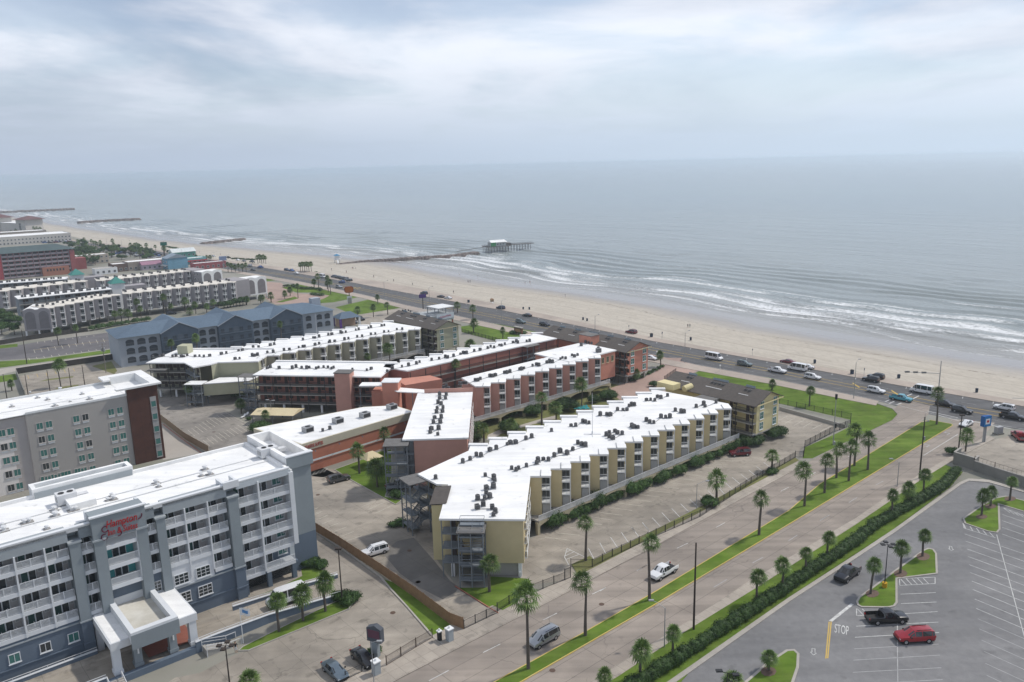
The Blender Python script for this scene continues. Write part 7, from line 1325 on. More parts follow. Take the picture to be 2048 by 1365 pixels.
    CARM[(kind, paint_.name)] = (b.mesh('body', paint_, 32), g.mesh('window', carglass), wm_, rm_, ti.mesh('trim', trim_b), r_, L_, W); return CARM[(kind, paint_.name)]
hl = MB().box(-.06, .06, -.17, .17, -.07, .07).mesh('headlight', lamp_w); tlm = MB().box(-.05, .05, -.13, .13, -.12, .12).mesh('tail_light', lamp_r)
def car(kind, paint_, label, pos, ang, group=None, detail=True, z=0, sc_=1):
    bm_, gm_, wm_, rm_, tm_, r_, L_, W = car_parts(kind, paint_)
    nm = {'suv': 'suv', 'sedan': 'sedan_car', 'van': 'minivan', 'bigvan': 'passenger_van', 'pickup': 'pickup_truck'}[kind]; cat = {'suv': 'car', 'sedan': 'car', 'van': 'van', 'bigvan': 'van', 'pickup': 'pickup'}[kind]
    t_ = thing(nm, label, cat, (pos[0], pos[1], z), ang, group, sc_); bo = obj('body', bm_, t_); obj('window', gm_, t_); 
    for sx in (-1, 1):
        for sy in (-1, 1):
            w_ = obj('wheel', wm_, t_, (sx * L_ * .305 + (.02 * L_ if sx > 0 else 0), sy * (W / 2 - .10), r_))
            if detail: obj('rim', rm_, w_)
    if detail:
        obj('trim', tm_, t_)
        zf = CT[kind][2][-2][2] - .1
        for sy in (-1, 1): obj('headlight', hl, t_, (L_ * .475, sy * W * .355, zf)); obj('tail_light', tlm, t_, (-L_ * .492, sy * W * .40, .92 if kind != 'bigvan' else 1.1))
    return t_
WHT = carpaint('paint_white', (.72, .72, .72), 0); BLK = carpaint('paint_black', (.012, .012, .014)); SIL = carpaint('paint_silver', (.36, .37, .38), .5); GRY = carpaint('paint_grey', (.09, .095, .10), .4); RED = carpaint('paint_red', (.33, .012, .02)); DRD = carpaint('paint_maroon', (.15, .012, .022)); BLG = carpaint('paint_blue_grey', (.13, .17, .20), .45); GRN = carpaint('paint_green_grey', (.13, .17, .17), .3); CYN = carpaint('paint_turquoise', (.06, .30, .38), .1); DBL = carpaint('paint_navy', (.02, .045, .09), .3); BLU = carpaint('paint_blue', (.05, .12, .32))
def at(kf, c_, a, b_, z=0):
    p = G(*kf(c_)[0], z); A = Vector(G(*kf(a)[0], z)[:2]); B_ = Vector(G(*kf(b_)[0], z)[:2]); d = B_ - A; return (p[0], p[1]), math.atan2(d.y, d.x)
def C_(kind, pt, kf, c_, a, b_, label, **k): pos, an = at(kf, c_, a, b_); return car(kind, pt, label, pos, an, **k)
AL = R(TH + .3)
def blv(kind, pt, kf, c_, label, back=True, **k): p = G(*kf(c_)[0]); return car(kind, pt, label, p, AL + (math.pi if back else 0), **k)
blv('van', SIL, k4, (1140, 1042), 'silver minivan driving on the boulevard beside the median'); blv('pickup', WHT, k5, (502, 512), 'white pickup driving on the boulevard under a fan palm'); blv('pickup', BLK, k6, (630, 528), 'black pickup driving along the hedge lane of the car park')
C_('pickup', BLK, k6, (940, 880), (700, 920), (1357, 887), 'black pickup parked beside the red car by the stop marking'); C_('suv', RED, k6, (1160, 1030), (1362, 970), (692, 1008), 'bright red estate car parked in the right-hand car park', sc_=1.06)
C_('suv', WHT, k3, (1390, 345), (1455, 330), (1350, 362), 'white car parked against the brown board fence'); C_('sedan', BLG, k3, (1078, 1300), (1020, 1235), (1140, 1345), 'blue-grey car parked at the bottom edge of the hotel lot'); C_('sedan', BLK, k3, (1305, 1200), (1240, 1130), (1380, 1255), 'black car parked behind the hotel monument sign')
t_ = C_('bigvan', WHT, k3, (690, 752), (800, 715), (570, 795), 'white van on the raised drive of the blue-grey hotel', z=.55)
C_('suv', GRY, k10, (1508, 968), (1440, 980), (1590, 942), 'dark grey car parked by the gazebo lawn'); C_('pickup', SIL, k9, (395, 1025), (330, 1035), (460, 1005), 'silver pickup parked under the stairs of the yellow wing'); C_('suv', DRD, k8, (1512, 762), (1585, 752), (1445, 762), 'dark red car parked by the shrubs of the yellow wing')
RDR = math.atan2(*(np.array(G(1700, 790)[:2]) - np.array(G(1400, 732)[:2]))[::-1])
def sw(kind, pt, kf, c_, label, right=True, group=None, det=True): p = G(*kf(c_)[0]); return car(kind, pt, label, p, RDR + (0 if right else math.pi), group, det)
for kd, pt, kf, c_, rt, lab in (('pickup', WHT, k16, (1042, 595), True, 'white pickup on the seawall road above the yellow block roof'), ('bigvan', WHT, k16, (1205, 578), False, 'white passenger van near the maroon car on the seawall road'), ('sedan', DRD, k16, (1125, 520), False, 'maroon car parked at the promenade kerb'), ('suv', GRN, k16, (775, 540), True, 'grey-green car on the seawall road, third from the left lamp post'), ('bigvan', WHT, k16, (525, 490), True, 'white utility van leading the row on the seawall road'), ('suv', WHT, k16, (1332, 648), True, 'white car on the seawall road right of the passenger van'), ('suv', BLK, k16, (1808, 668), False, 'nearer of two black cars parked by the promenade bin'), ('suv', BLK, k16, (1850, 645), False, 'farther of two black cars parked by the promenade bin'), ('suv', WHT, k16, (1852, 760), True, 'white car on the seawall road beside the tall lamp post'), ('sedan', WHT, k16, (1282, 562), False, 'white car half hidden behind the passenger van'),
        ('pickup', CYN, k23, (165, 468), True, 'turquoise and white pickup crossing the junction'), ('bigvan', WHT, k23, (475, 350), False, 'large white van waiting at the junction crossing'), ('suv', BLK, k23, (840, 552), True, 'long black car behind the slender palm at the junction'), ('suv', BLK, k23, (1092, 650), True, 'black car at the junction just ahead of another black car'), ('suv', WHT, k23, (1728, 605), False, 'white estate car at the right edge of the seawall road'), ('pickup', BLK, k23, (1855, 745), True, 'black pickup cut by the right edge of the seawall road'),
        ('suv', DBL, k15, (415, 240), False, 'dark car parked at the promenade next to the lifeguard stand'), ('sedan', BLK, k15, (632, 300), False, 'black saloon driving away on the far lane'), ('suv', GRN, k15, (580, 355), True, 'dark green car on the near lane above the brick sign'), ('suv', BLK, k15, (775, 377), True, 'black car just left of the pink block roof'), ('suv', DRD, k15, (1485, 440), False, 'dark red car behind the pink block roof'), ('suv', DBL, k14, (1268, 558), False, 'dark blue car on the promenade side near the purple sign'), ('sedan', BLK, k14, (1440, 592), False, 'black car parked bumper to bumper with a white car'), ('sedan', WHT, k14, (1515, 606), False, 'white car parked bumper to bumper with a black car'), ('suv', SIL, k14, (400, 492), True, 'silver car near the orange sign'), ('suv', BLU, k14, (428, 442), False, 'light blue car turning across the seawall road'), ('bigvan', WHT, k14, (232, 388), True, 'white truck by the palms on the seawall road'), ('suv', BLK, k14, (620, 822), True, 'black car parked beside the blue porch'), ('suv', GRY, k14, (545, 855), True, 'grey car under the edge of the blue porch'), ('sedan', WHT, k16, (10, 490), True, 'white car showing beside the pink end wall'), ('pickup', BLU, k13, (1448, 325), True, 'blue truck beside the palm row on the seawall road'), ('suv', DBL, k13, (1400, 318), True, 'dark car in front of the blue truck'), ('sedan', WHT, k13, (1500, 350), True, 'white car following the blue truck')): sw(kd, pt, kf, c_, lab, rt)
C_('sedan', WHT, k23, (1150, 850), (1230, 790), (1040, 880), 'white car turning from the seawall road into the boulevard'); C_('pickup', RED, k23, (1950, 1045), (2010, 1085), (1890, 975), 'red pickup parked at the right edge below the motel sign')
for i, (kf, p) in enumerate([(k14, (360 + i * 36, 388 + i * 9)) for i in range(5)] + [(k13, (1880 + i * 40, 385 + i * 8)) for i in range(4)]): sw(random.choice(['suv', 'sedan']), random.choice([BLK, GRY, SIL, WHT, DBL]), kf, p, 'car parked nose to tail by the dunes', False, 'cars parked by the dunes', False)
for i, p in enumerate(((1045, 235), (1130, 290), (1055, 315), (1020, 275), (900, 215), (960, 225), (650, 175), (800, 192))): sw(random.choice(['suv', 'sedan', 'pickup']), random.choice([BLK, GRY, WHT, BLU, SIL]), k13, p, 'small distant car on the seawall road near the shops', i % 2 == 0, 'distant cars by the shops', False)
for i in range(34):
    p = G(*k21((random.uniform(560, 1350), random.uniform(470, 560)))[0]); car(random.choice(['suv', 'sedan', 'van']), random.choice([BLK, GRY, WHT, BLU, SIL, WHT, DRD]), 'tiny car in the crowded car park behind the red hotel', p, R(random.choice([41, 131])) + random.uniform(-.1, .1), 'cars behind the red hotel', False)
for i in range(30):
    x = random.uniform(140, 320); p = G(x, random.uniform(492, 506) + (x - 140) * .12); car(random.choice(['suv', 'sedan', 'van']), random.choice([BLK, GRY, WHT, BLU, SIL, WHT]), 'tiny car parked between the red hotel and the far beach', p, R(random.choice([41, 131])), 'cars near the far beach', False)
for i in range(12): p = G(*k18((random.uniform(720, 1150), random.uniform(420, 480)))[0]); car(random.choice(['suv', 'sedan']), random.choice([BLK, WHT, SIL, BLU]), 'distant car parked behind the shops', p, R(41), 'cars behind the shops', False)
for p, pt in (((935, 525), BLK), ((1570, 445), GRY)): q = G(*k17(p)[0]); car('suv', pt, 'dark car parked under the grey condominium wing, ' + ('left one' if p[0] < 1000 else 'right one'), q, R(10))
# ================================================================== STREET FURNITURE
pole_b = mat('creosote_pole', (.055, .042, .035), (.04, .032, .028), scale=2)
def pole_thing(name, label, base, top, m, r_=.12, arms=(), head=None, cat='street lamp', h=None, group=None, z=0, lean=True):
    h = h or hgt(base, top); p = G(*base, z); t_ = thing(name, label, cat, (p[0], p[1], z), 0, group)
    MB().tube((0, 0, -.1), (0, 0, h), r_, r_ * .6, 8).build('pole', m, t_)
    for ax, ay, az in arms: MB().tube((0, 0, h - .1), (ax * .5, ay * .5, h + az * .8), r_ * .4, r_ * .35, 6).tube((ax * .5, ay * .5, h + az * .8), (ax, ay, h + az), r_ * .35, r_ * .3, 6).build('arm', m, t_); MB().box(ax - .35, ax + .35, ay - .16, ay + .16, h + az - .1, h + az + .06).build('lamp_head', steel, t_)
    if head == 'quad':
        for a in (0, 1.57, 3.14, 4.71): MB().bar((0, 0, h), (.8 * math.cos(a), .8 * math.sin(a), h + .05), .06, .06).box(.8 * math.cos(a) - .3, .8 * math.cos(a) + .3, .8 * math.sin(a) - .3, .8 * math.sin(a) + .3, h, h + .16).build('lamp_head', m, t_)
    if head == 'twin':
        for s_ in (-1, 1): MB().bar((0, 0, h), (s_ * .7, s_ * -.3, h), .06, .06).box(s_ * .9 - .4, s_ * .9 + .4, s_ * -.4 - .25, s_ * -.4 + .25, h - .02, h + .14).build('lamp_head', m, t_)
    if head == 'box': MB().box(-.5, .5, -.3, .3, h - .05, h + .2).build('lamp_head', m, t_)
    if head == 'globe': MB().tube((0, 0, h), (0, 0, h + .25), .12, .3, 8).tube((0, 0, h + .25), (0, 0, h + .5), .3, .12, 8).build('globe', wht, t_)
    return t_
for i, (kf, b_, t0) in enumerate(((k16, (1668, 812), (1688, 512)), (k16, (283, 517), (287, 272)), (k15, (1188, 415), (1188, 302)), (k15, (425, 368), (422, 172)), (k14, (868, 622), (858, 432)), (k14, (1325, 645), (1325, 492)))):
    pole_thing('street_lamp', ('tall seawall lamp post at the far corner of the big lawn', 'tall seawall lamp post beside the pink block entrance', 'lamp post behind the brown roof of the pink block', 'lamp post on the seawall road above the brick sign', 'lamp post left of the purple sign', 'lamp post right behind the purple sign')[i], kf(b_)[0], kf(t0)[0], steel, .11, [(1.6, 1.6, .5)], group='seawall lamp posts')
for i in range(9): p = (215 + i * 30, 499 + i * 5.2); pole_thing('street_lamp', 'thin distant lamp post along the far seawall road', p, None, steel, .12, [(1.4, 1.4, .4)], h=10, group='distant seawall lamp posts')
pole_thing('street_lamp', 'slim grey boulevard lamp with curved arm near the bottom edge', k5((512, 1088))[0], k5((503, 770))[0], steel, .09, [(-1.7, 1.2, .5)]); pole_thing('street_lamp', 'slim grey boulevard pole among the far verge palms', k7((1030, 1012))[0], k7((1040, 815))[0], steel, .09, [(-1.2, 1, .4)]); pole_thing('street_lamp', 'leaning grey lamp over the condominium car park', k8((1168, 1192))[0], k8((1185, 990))[0], steel, .08, [(2.2, .8, .3)])
pole_thing('utility_pole', 'tall dark bare wooden pole at the edge of the boulevard', k5((745, 947))[0], k5((712, 255))[0], pole_b, .17, cat='pole')
t_ = pole_thing('utility_pole', 'tall dark pole with small camera arms by the far verge palms', k7((1207, 950))[0], k7((1237, 455))[0], pole_b, .18, cat='pole'); MB().bar((-.7, 0, 12.4), (.7, 0, 12.6), .08, .08).tube((0, 0, 13), (0, 0, 14.3), .05, .03, 5).box(.6, .9, -.1, .1, 12.5, 12.8).box(.15, .4, -.15, .15, 8.6, 9.3).build('fitting', steel, t_)
pole_thing('utility_pole', 'dark pole next to the white car at the junction', k7((1520, 718))[0], k7((1545, 445))[0], pole_b, .16, cat='pole', head='box')
t_ = pole_thing('camera_mast', 'tall grey mast with black head on the lawn edge', k16((1500, 1190))[0], k16((1512, 800))[0], steel, .13, cat='mast'); MB().tube((0, 0, 11.2), (0, 0, 12.4), .28, .28, 10).build('mast_head', black, t_); MB().box(.12, .42, -.2, .2, 4.2, 5.2).build('cabinet', black, t_); MB().box(.1, .6, .1, .6, 0, .8).build('base_cabinet', steel, t_)
pole_thing('street_lamp', 'dark square-headed lamp post on the hotel grass bank', k3((1135, 748))[0], k3((1090, 305))[0], pole_b, .12, head='box'); pole_thing('street_lamp', 'dark twin-headed lamp post at the bottom edge below the hotel steps', (462, 1392), None, pole_b, .12, head='quad', h=7.2); pole_thing('street_lamp', 'pale lamp with hooked arm in front of the parked black car', k3((1385, 1368))[0], k3((1370, 1045))[0], steel, .07, [(1.0, .3, -.1)])
t_ = pole_thing('street_lamp', 'dark four-headed car park lamp on a yellow base', k6((926, 612))[0], k6((950, 270))[0], black, .09, head='quad'); MB().tube((0, 0, 0), (0, 0, .9), .38, .38, 12).build('base', mat('safety_yellow', (.62, .36, .02)), t_)
pole_thing('street_lamp', 'dark twin-headed lamp cut by the bottom edge beside the mulched island', (1452, 1420), (1450, 1347), black, .09, head='twin'); pole_thing('street_lamp', 'white twin lamp on the lawn beside the beige carport', k10((975, 492))[0], k10((962, 325))[0], steel, .08, head='twin'); pole_thing('street_lamp', 'short white globe lamp on the big lawn', k16((572, 592))[0], k16((572, 545))[0], wht, .07, head='globe'); pole_thing('street_lamp', 'short globe lamp by the pink block entrance', k16((55, 470))[0], k16((55, 430))[0], wht, .07, head='globe')
for i, (b_, t0) in enumerate((((480, 1108), (425, 760)), ((855, 1048), (800, 690)), ((1215, 978), (1185, 650)), ((1447, 940), (1410, 605)), ((120, 1178), (40, 760)))): pole_thing('fence_mast', ('first', 'second', 'third', 'fourth', 'leftmost')[i] + ' dark mast in the fenced lot behind the beige hotel' + (', counted from the left' if i < 4 else ''), k20(b_)[0], k20(t0)[0], pole_b, .14, cat='pole', group='dark masts in the fenced lot')
pole_thing('utility_pole', 'tall dark pole on the grass by the striped car park', k20((460, 580))[0], k20((375, 0))[0], pole_b, .16, cat='pole'); t_ = pole_thing('utility_pole', 'grey pole with transformers beside the blue hotel end wall', k20((1810, 730))[0], k20((1800, 230))[0], mat('weathered_pole', (.25, .22, .20)), .15, cat='pole'); MB().tube((.45, 0, 7.4), (.45, 0, 8.6), .3, .3, 8).tube((-.45, 0, 7.4), (-.45, 0, 8.6), .3, .3, 8).bar((-1.1, 0, 9.3), (1.1, 0, 9.3), .1, .1).build('transformer', steel, t_)
# traffic signals
tsig = mat('signal_black', (.03, .032, .03), rough=.5, bigamt=0)
def signal(label, base, h, ang, arm, heads, ph_=10):
    p = G(*base); t_ = thing('traffic_signal', label, 'traffic light', (p[0], p[1], 0), R(ang)); MB().tube((0, 0, -.1), (0, 0, ph_), .16, .1, 8).build('pole', steel, t_); MB().tube((0, 0, h), (arm, 0, h + .5), .09, .06, 6).build('arm', steel, t_)
    for x in heads:
        z = h + .5 * x / arm; o = MB().box(-.6, .6, -.16, .16, -.2, .2).build('signal_head', tsig, t_, (x, -.18, z))
        for i in range(3): MB().tube((-.38 + i * .38, -.17, 0), (-.38 + i * .38, -.22, 0), .13, .13, 8).build('lens', mat('lens_%d' % i, ((.25, .02, .01), (.25, .15, .01), (.02, .2, .06))[i], bigamt=0, rough=.2), o)
    return t_
signal('traffic light on a tall pole with a long arm over the junction', k7((1352, 335))[0], 8.0, 176, 9.5, (4.2, 6.4, 8.6), 11.5); signal('traffic light heads hanging in from the right edge of the junction', (2150, 850), 6.6, 178, 16, (8.2, 10.6), 8)
# signs
def pylon(label, base, h, wd, ht, face, frame, post, dp=.5, ang=TH - 90, posts=(0,), shape='box', marks_=None):
    p = G(*base); t_ = thing('pylon_sign', label, 'sign', (p[0], p[1], 0), R(ang))
    for x in posts: MB().tube((x, 0, -.1), (x, 0, h - ht * .5), .2, .18, 8).build('post', post, t_)
    if shape == 'oval':
        n_ = 16; P = [(wd / 2 * math.copysign(abs(math.cos(2 * math.pi * i / n_)) ** .6, math.cos(2 * math.pi * i / n_)), h - ht / 2 + ht / 2 * math.copysign(abs(math.sin(2 * math.pi * i / n_)) ** .6, math.sin(2 * math.pi * i / n_))) for i in range(n_)]; q = MB()
        for s_, dpp, mi in ((1, dp, 1), (.86, dp + .08, 0)):
            Q = [(x * s_, (z - h + ht / 2) * s_ + h - ht / 2) for x, z in P]; q.add([(x, -dpp / 2, z) for x, z in Q] + [(x, dpp / 2, z) for x, z in Q], [tuple(range(n_)), tuple(n_ + i for i in reversed(range(n_)))] + [(i, n_ + i, n_ + (i + 1) % n_, (i + 1) % n_) for i in range(n_)], mi)
        q.build('panel', [face, frame], t_)
    else: MB().box(-wd / 2, wd / 2, -dp / 2, dp / 2, h - ht, h, 1).box(-wd / 2 + .12, wd / 2 - .12, -dp / 2 - .03, dp / 2 + .03, h - ht + .12, h - .12, 0).build('panel', [face, frame], t_)
    return t_
hb_ = hgt(k23((1420, 1100))[0], k23((1470, 700))[0])
t_ = pylon('blue and white motel pylon sign at the right edge of the boulevard', k23((1420, 1100))[0], hb_, 2.3, 2.5, mat('motel_blue', (.03, .22, .52)), mat('motel_blue_d', (.02, .12, .36)), steel, .9, ang=20, posts=(-.25, .25)); MB().box(-.65, .65, -.52, -.48, hb_ - 1.9, hb_ - .6).build('emblem', wht, t_); MB().box(-.35, .35, -.56, -.52, hb_ - 1.5, hb_ - .95).build('emblem', mat('sign_red', (.55, .05, .06)), t_)
ho = hgt(k24((1430, 895))[0], k24((1420, 545))[0]); t_ = pylon('orange oval pylon sign with white price board near the seawall road', k24((1430, 895))[0], ho, 4.6, 3.2, mat('sign_orange', (.55, .16, .03)), mat('sign_maroon', (.25, .035, .02)), pole_b, .7, ang=20, shape='oval'); MB().box(-1.2, 1.2, -.3, .3, ho - 7.3, ho - 4.9).build('price_board', wht, t_); MB().box(-.9, .9, -.5, .5, 0, 3).build('plinth', conc, t_)
t_ = pylon('purple rectangular pylon sign behind the restaurant', k19((755, 330))[0], 7.2, 3.3, 1.7, mat('sign_purple', (.10, .05, .24)), mat('sign_purple_d', (.06, .03, .16)), pole_b, .6, ang=20); pylon('dark green sign on a post above the mint shop', k18((1245, 460))[0], 11, 5, 2.8, mat('sign_green', (.02, .20, .13)), black, pole_b, .8, ang=20); pylon('white and blue sign board near the far shops', k13((755, 300))[0], 9, 5, 3, mat('sign_white_blue', (.35, .42, .60)), wht, steel, .6, ang=20)
p = G(*k3((1400, 1155))[0]); t_ = thing('monument_sign', 'dark angular hotel monument sign beside the exit gate', 'sign', (p[0], p[1], 0), R(-25)); MB().prism([(-.55, -.35), (.55, -.35), (.55, .35), (-.55, .35)], 0, 2.9).build('pedestal', hgd, t_); MB().add([(-1.0, -.4, 2.4), (1.3, -.4, 2.4), (1.3, -.4, 4.4), (.3, -.4, 4.9), (-1.0, -.4, 4.4), (-1.0, .4, 2.4), (1.3, .4, 2.4), (1.3, .4, 4.4), (.3, .4, 4.9), (-1.0, .4, 4.4)], [(0, 1, 2, 3, 4), (9, 8, 7, 6, 5), (0, 5, 6, 1), (1, 6, 7, 2), (2, 7, 8, 3), (3, 8, 9, 4), (4, 9, 5, 0)]).build('cabinet', mat('sign_slate', (.10, .11, .13)), t_); MB().box(-.8, 1.1, -.44, -.4, 3.0, 4.2).build('panel', mat('sign_plum', (.16, .07, .10)), t_)
p = G(*k25((1512, 245))[0]); t_ = thing('monument_sign', 'brick monument sign with pale cap on the lawn by the seawall road', 'sign', (p[0], p[1], 0), R(TH - 90)); MB().box(-2.2, 2.2, -.4, .4, 0, 2.6).build('brickwork', mat('brown_brick', (.26, .12, .075), joints=(.5, .2, 0, .5)), t_); MB().box(-2.4, 2.4, -.55, .55, 2.6, 2.95).build('cap', conc, t_); MB().box(-1.6, 1.6, -.45, -.4, 1.0, 2.2).build('panel', mat('tan_sign', (.45, .28, .15)), t_)
for i, (p, lab) in enumerate((((1405, 1300), 'blue-grey gate pillar with white cap in front of the parked black car'), ((1988, 1035), 'blue-grey gate pillar with white cap at the end of the brown fence'), ((1908, 1035), 'short dark gate motor post with white cap beside the gate pillar'))):
    q = G(*k3(p)[0]); t_ = thing('gate_pillar', lab, 'pillar', (q[0], q[1], 0), R(TH)); h = (1.9, 1.9, 1.5)[i]; w_ = (.45, .42, .25)[i]; MB().box(-w_, w_, -w_, w_, 0, h).build('shaft', hg if i < 2 else black, t_); MB().box(-w_ - .08, w_ + .08, -w_ - .08, w_ + .08, h, h + .15).tube((0, 0, h + .15), (0, 0, h + .45), .2, .1, 8).build('cap', wht, t_)
p = G(*k23((1640, 975))[0]); t_ = thing('utility_cabinet', 'grey electrical cabinet beside the motel pylon sign', 'cabinet', p, R(20)); MB().box(-.9, .9, -.5, .5, 0, 1.9).build('housing', steel, t_); MB().box(-1.1, 1.1, -.7, .7, 0, .35).build('plinth', gwall, t_)
p = G(*k3((345, 1055))[0]); t_ = thing('flagpole', 'white flagpole with a pale blue and white flag on the grass bank', 'flagpole', p); hf = hgt(k3((345, 1055))[0], k3((322, 775))[0]); MB().tube((0, 0, 0), (0, 0, hf), .06, .04, 6).build('pole', wht, t_); q = MB()
for i in range(6):
    x0_, x1_ = i * .22, (i + 1) * .22; y0_, y1_ = .12 * math.sin(i * 1.1), .12 * math.sin((i + 1) * 1.1)
    for z0_, z1_, mm in ((-1.15, -.8, 0), (-.8, -.3, 1), (-.3, 0, 0)): q.quad((.05 + x0_, y0_, hf + z0_ - i * .03), (.05 + x1_, y1_, hf + z0_ - i * .03), (.05 + x1_, y1_, hf + z1_ - i * .03), (.05 + x0_, y0_, hf + z1_ - i * .03), mm if 0 < i < 5 else 0)
q.build('flag', [wht, mat('flag_blue', (.12, .30, .60))], t_)
# garden shelters and furniture
cream = mat('cream_canvas', (.62, .53, .34), (.57, .485, .31), bigamt=.08)
p = G(*k10((1765, 850))[0]); t_ = thing('gazebo', 'small square gazebo with cream hip roof on the lawn', 'gazebo', p, R(TH)); MB().add([(-2.2, -2.2, 2.4), (2.2, -2.2, 2.4), (2.2, 2.2, 2.4), (-2.2, 2.2, 2.4), (-.6, 0, 3.6), (.6, 0, 3.6)], [(0, 1, 5, 4), (1, 2, 5), (2, 3, 4, 5), (3, 0, 4), (3, 2, 1, 0)]).build('roof', cream, t_)
for x in (-1.9, 1.9):
    for y in (-1.9, 1.9): MB().box(x - .08, x + .08, y - .08, y + .08, 0, 2.4).build('post', gmetal, t_)
p = G(*k10((1020, 490))[0]); t_ = thing('carport', 'beige ridge-roofed carport on dark posts beside the gallery block', 'carport', p, R(-8)); MB().add([(-6, -3.4, 2.7), (6, -3.4, 2.7), (6.6, 3.4, 2.7), (-5.4, 3.4, 2.7), (-5.6, 0, 3.5), (6.2, 0, 3.5)], [(0, 1, 5, 4), (1, 2, 5), (2, 3, 4, 5), (3, 0, 4), (3, 2, 1, 0)]).build('roof', cream, t_)
for x in (-5.6, 0, 5.6):
    for y in (-3, 3): MB().box(x - .09, x + .09, y - .09, y + .09, 0, 2.7).build('post', gmetal, t_)
def lounger(label, px, m, ang, grp, z=0.03):
    p = G(*px); t_ = thing('sun_lounger', label, 'lounger', (p[0], p[1], z), R(ang), grp); MB().box(-.3, .3, -.9, .4, .28, .36).build('seat', m, t_); MB().add([(-.3, .4, .3), (.3, .4, .3), (.3, .95, .8), (-.3, .95, .8), (-.3, .4, .38), (.3, .4, .38), (.3, .9, .85), (-.3, .9, .85)], [(0, 1, 2, 3), (7, 6, 5, 4), (0, 4, 5, 1), (1, 5, 6, 2), (2, 6, 7, 3), (3, 7, 4, 0)]).build('backrest', m, t_)
    for x in (-.26, .26):
        for y in (-.8, .3): MB().box(x - .03, x + .03, y - .03, y + .03, 0, .3).build('leg', wmetal, t_)
tq = mat('turquoise_sling', (.03, .36, .40))
for i in range(6): lounger('turquoise lounger in the row behind the courtyard trees', k8((195 + i * 21, 395 - (i % 2) * 3))[0], tq, 20, 'turquoise loungers in a row')
for p, lab in (((745, 462), 'white plastic lawn chair, left of the pair'), ((768, 448), 'white plastic lawn chair, right of the pair')): lounger(lab, k10(p)[0], wht, -20, 'white lawn chairs')
# manholes and drains
for kf, p in ((k3, (1535, 812)), (k4, (700, 950)), (k4, (330, 1136)), (k4, (145, 568)), (k4, (75, 318)), (k4, (1605, 745)), (k4, (1213, 1272)), (k3, (1735, 568)), (k10, (510, 577)), (k10, (1340, 1078))):
    q = G(*kf(p)[0]); MB().tube((0, 0, .0), (0, 0, .006), .42, .42, 14).build('manhole_cover', mat('rust_iron', (.13, .085, .065)), SL if kf is not k4 else BL, (q[0], q[1], .03))
# bins and posts along the promenade
binm = mat('bin_navy', (.03, .05, .085)); bmesh_ = MB().tube((0, 0, 0), (0, 0, 1.05), .36, .42, 10).tube((0, 0, 1.05), (0, 0, 1.2), .45, .3, 10).mesh('bin_body', binm)
for kf, p in ((k7, (1045, 142)), (k7, (1665, 255)), (k7, (372, 22)), (k16, (333, 328)), (k16, (1350, 515)), (k16, (2035, 638)), (k15, (600, 240)), (k15, (650, 241)), (k15, (1090, 326)), (k15, (1123, 335)), (k15, (1972, 492)), (k14, (888, 482)), (k14, (1727, 640))): q = G(*kf(p)[0], -2.0); t_ = thing('litter_bin', 'dark blue barrel bin standing on the beach sand', 'bin', (q[0], q[1], -2.15), 0, 'barrel bins on the beach'); obj('barrel', bmesh_, t_); MB().tube((0, 0, 1.18), (0, 0, 1.24), .2, .2, 8).build('lid_opening', black, t_)
for kf, p in ((k16, (1655, 608)), (k7, (670, 112)), (k15, (1650, 468)), (k15, (152, 186)), (k16, (12, 302))): q = G(*kf(p)[0], .14); t_ = thing('litter_bin', 'dark box bin on the seawall promenade', 'bin', (q[0], q[1], .14), R(TH), 'box bins on the promenade'); MB().box(-.4, .4, -.4, .4, 0, 1.15).build('body', binm, t_); MB().box(-.45, .45, -.45, .45, 1.15, 1.3).build('lid', black, t_)
for kf, b_, t0 in ((k16, (838, 462), 0), (k16, (1752, 625), 0), (k16, (98, 322), 0), (k7, (765, 135), 0), (k15, (1465, 425), 0), (k15, (1738, 480), 0)): q = G(*kf(b_)[0], .14); t_ = thing('sign_post', 'thin post with small plate on the seawall promenade', 'sign', (q[0], q[1], .14), R(TH), 'promenade sign posts'); MB().tube((0, 0, 0), (0, 0, 2.6), .04, .04, 5).build('post', steel, t_); MB().box(-.25, .25, -.03, .03, 2.0, 2.6).build('plate', gmetal, t_)
def kiosk(label, px, z, roofm, wallm, sc_=1.0):
    p = G(*px, z); t_ = thing('lifeguard_tower', label, 'lifeguard tower', (p[0], p[1], z), R(20), None, sc_); MB().box(-1.3, 1.3, -1.3, 1.3, 2.2, 4.4).build('cabin', wallm, t_); MB().box(-1.8, 1.8, -1.8, 1.8, 2.0, 2.2).build('platform', wht, t_); MB().add([(-1.8, -1.8, 4.4), (1.8, -1.8, 4.4), (1.8, 1.8, 4.4), (-1.8, 1.8, 4.4), (0, 0, 5.4)], [(0, 1, 4), (1, 2, 4), (2, 3, 4), (3, 0, 4), (3, 2, 1, 0)]).build('roof', roofm, t_)
    for x in (-1.4, 1.4):
        for y in (-1.4, 1.4): MB().box(x - .12, x + .12, y - .12, y + .12, -.3, 2.0).build('leg', wht, t_)
    MB().bar((0, -1.6, 2.1), (0, -3.6, 0), .8, .1).build('ramp', wht, t_)
kiosk('blue-roofed white lifeguard tower on the beach near the pier rocks', k14((382, 235))[0], -3.2, mat('guard_blue', (.06, .25, .45)), wht, 1.25); kiosk('small wooden lifeguard chair stand near the promenade', k15((345, 198))[0], -2.3, wood, wood2, .55)
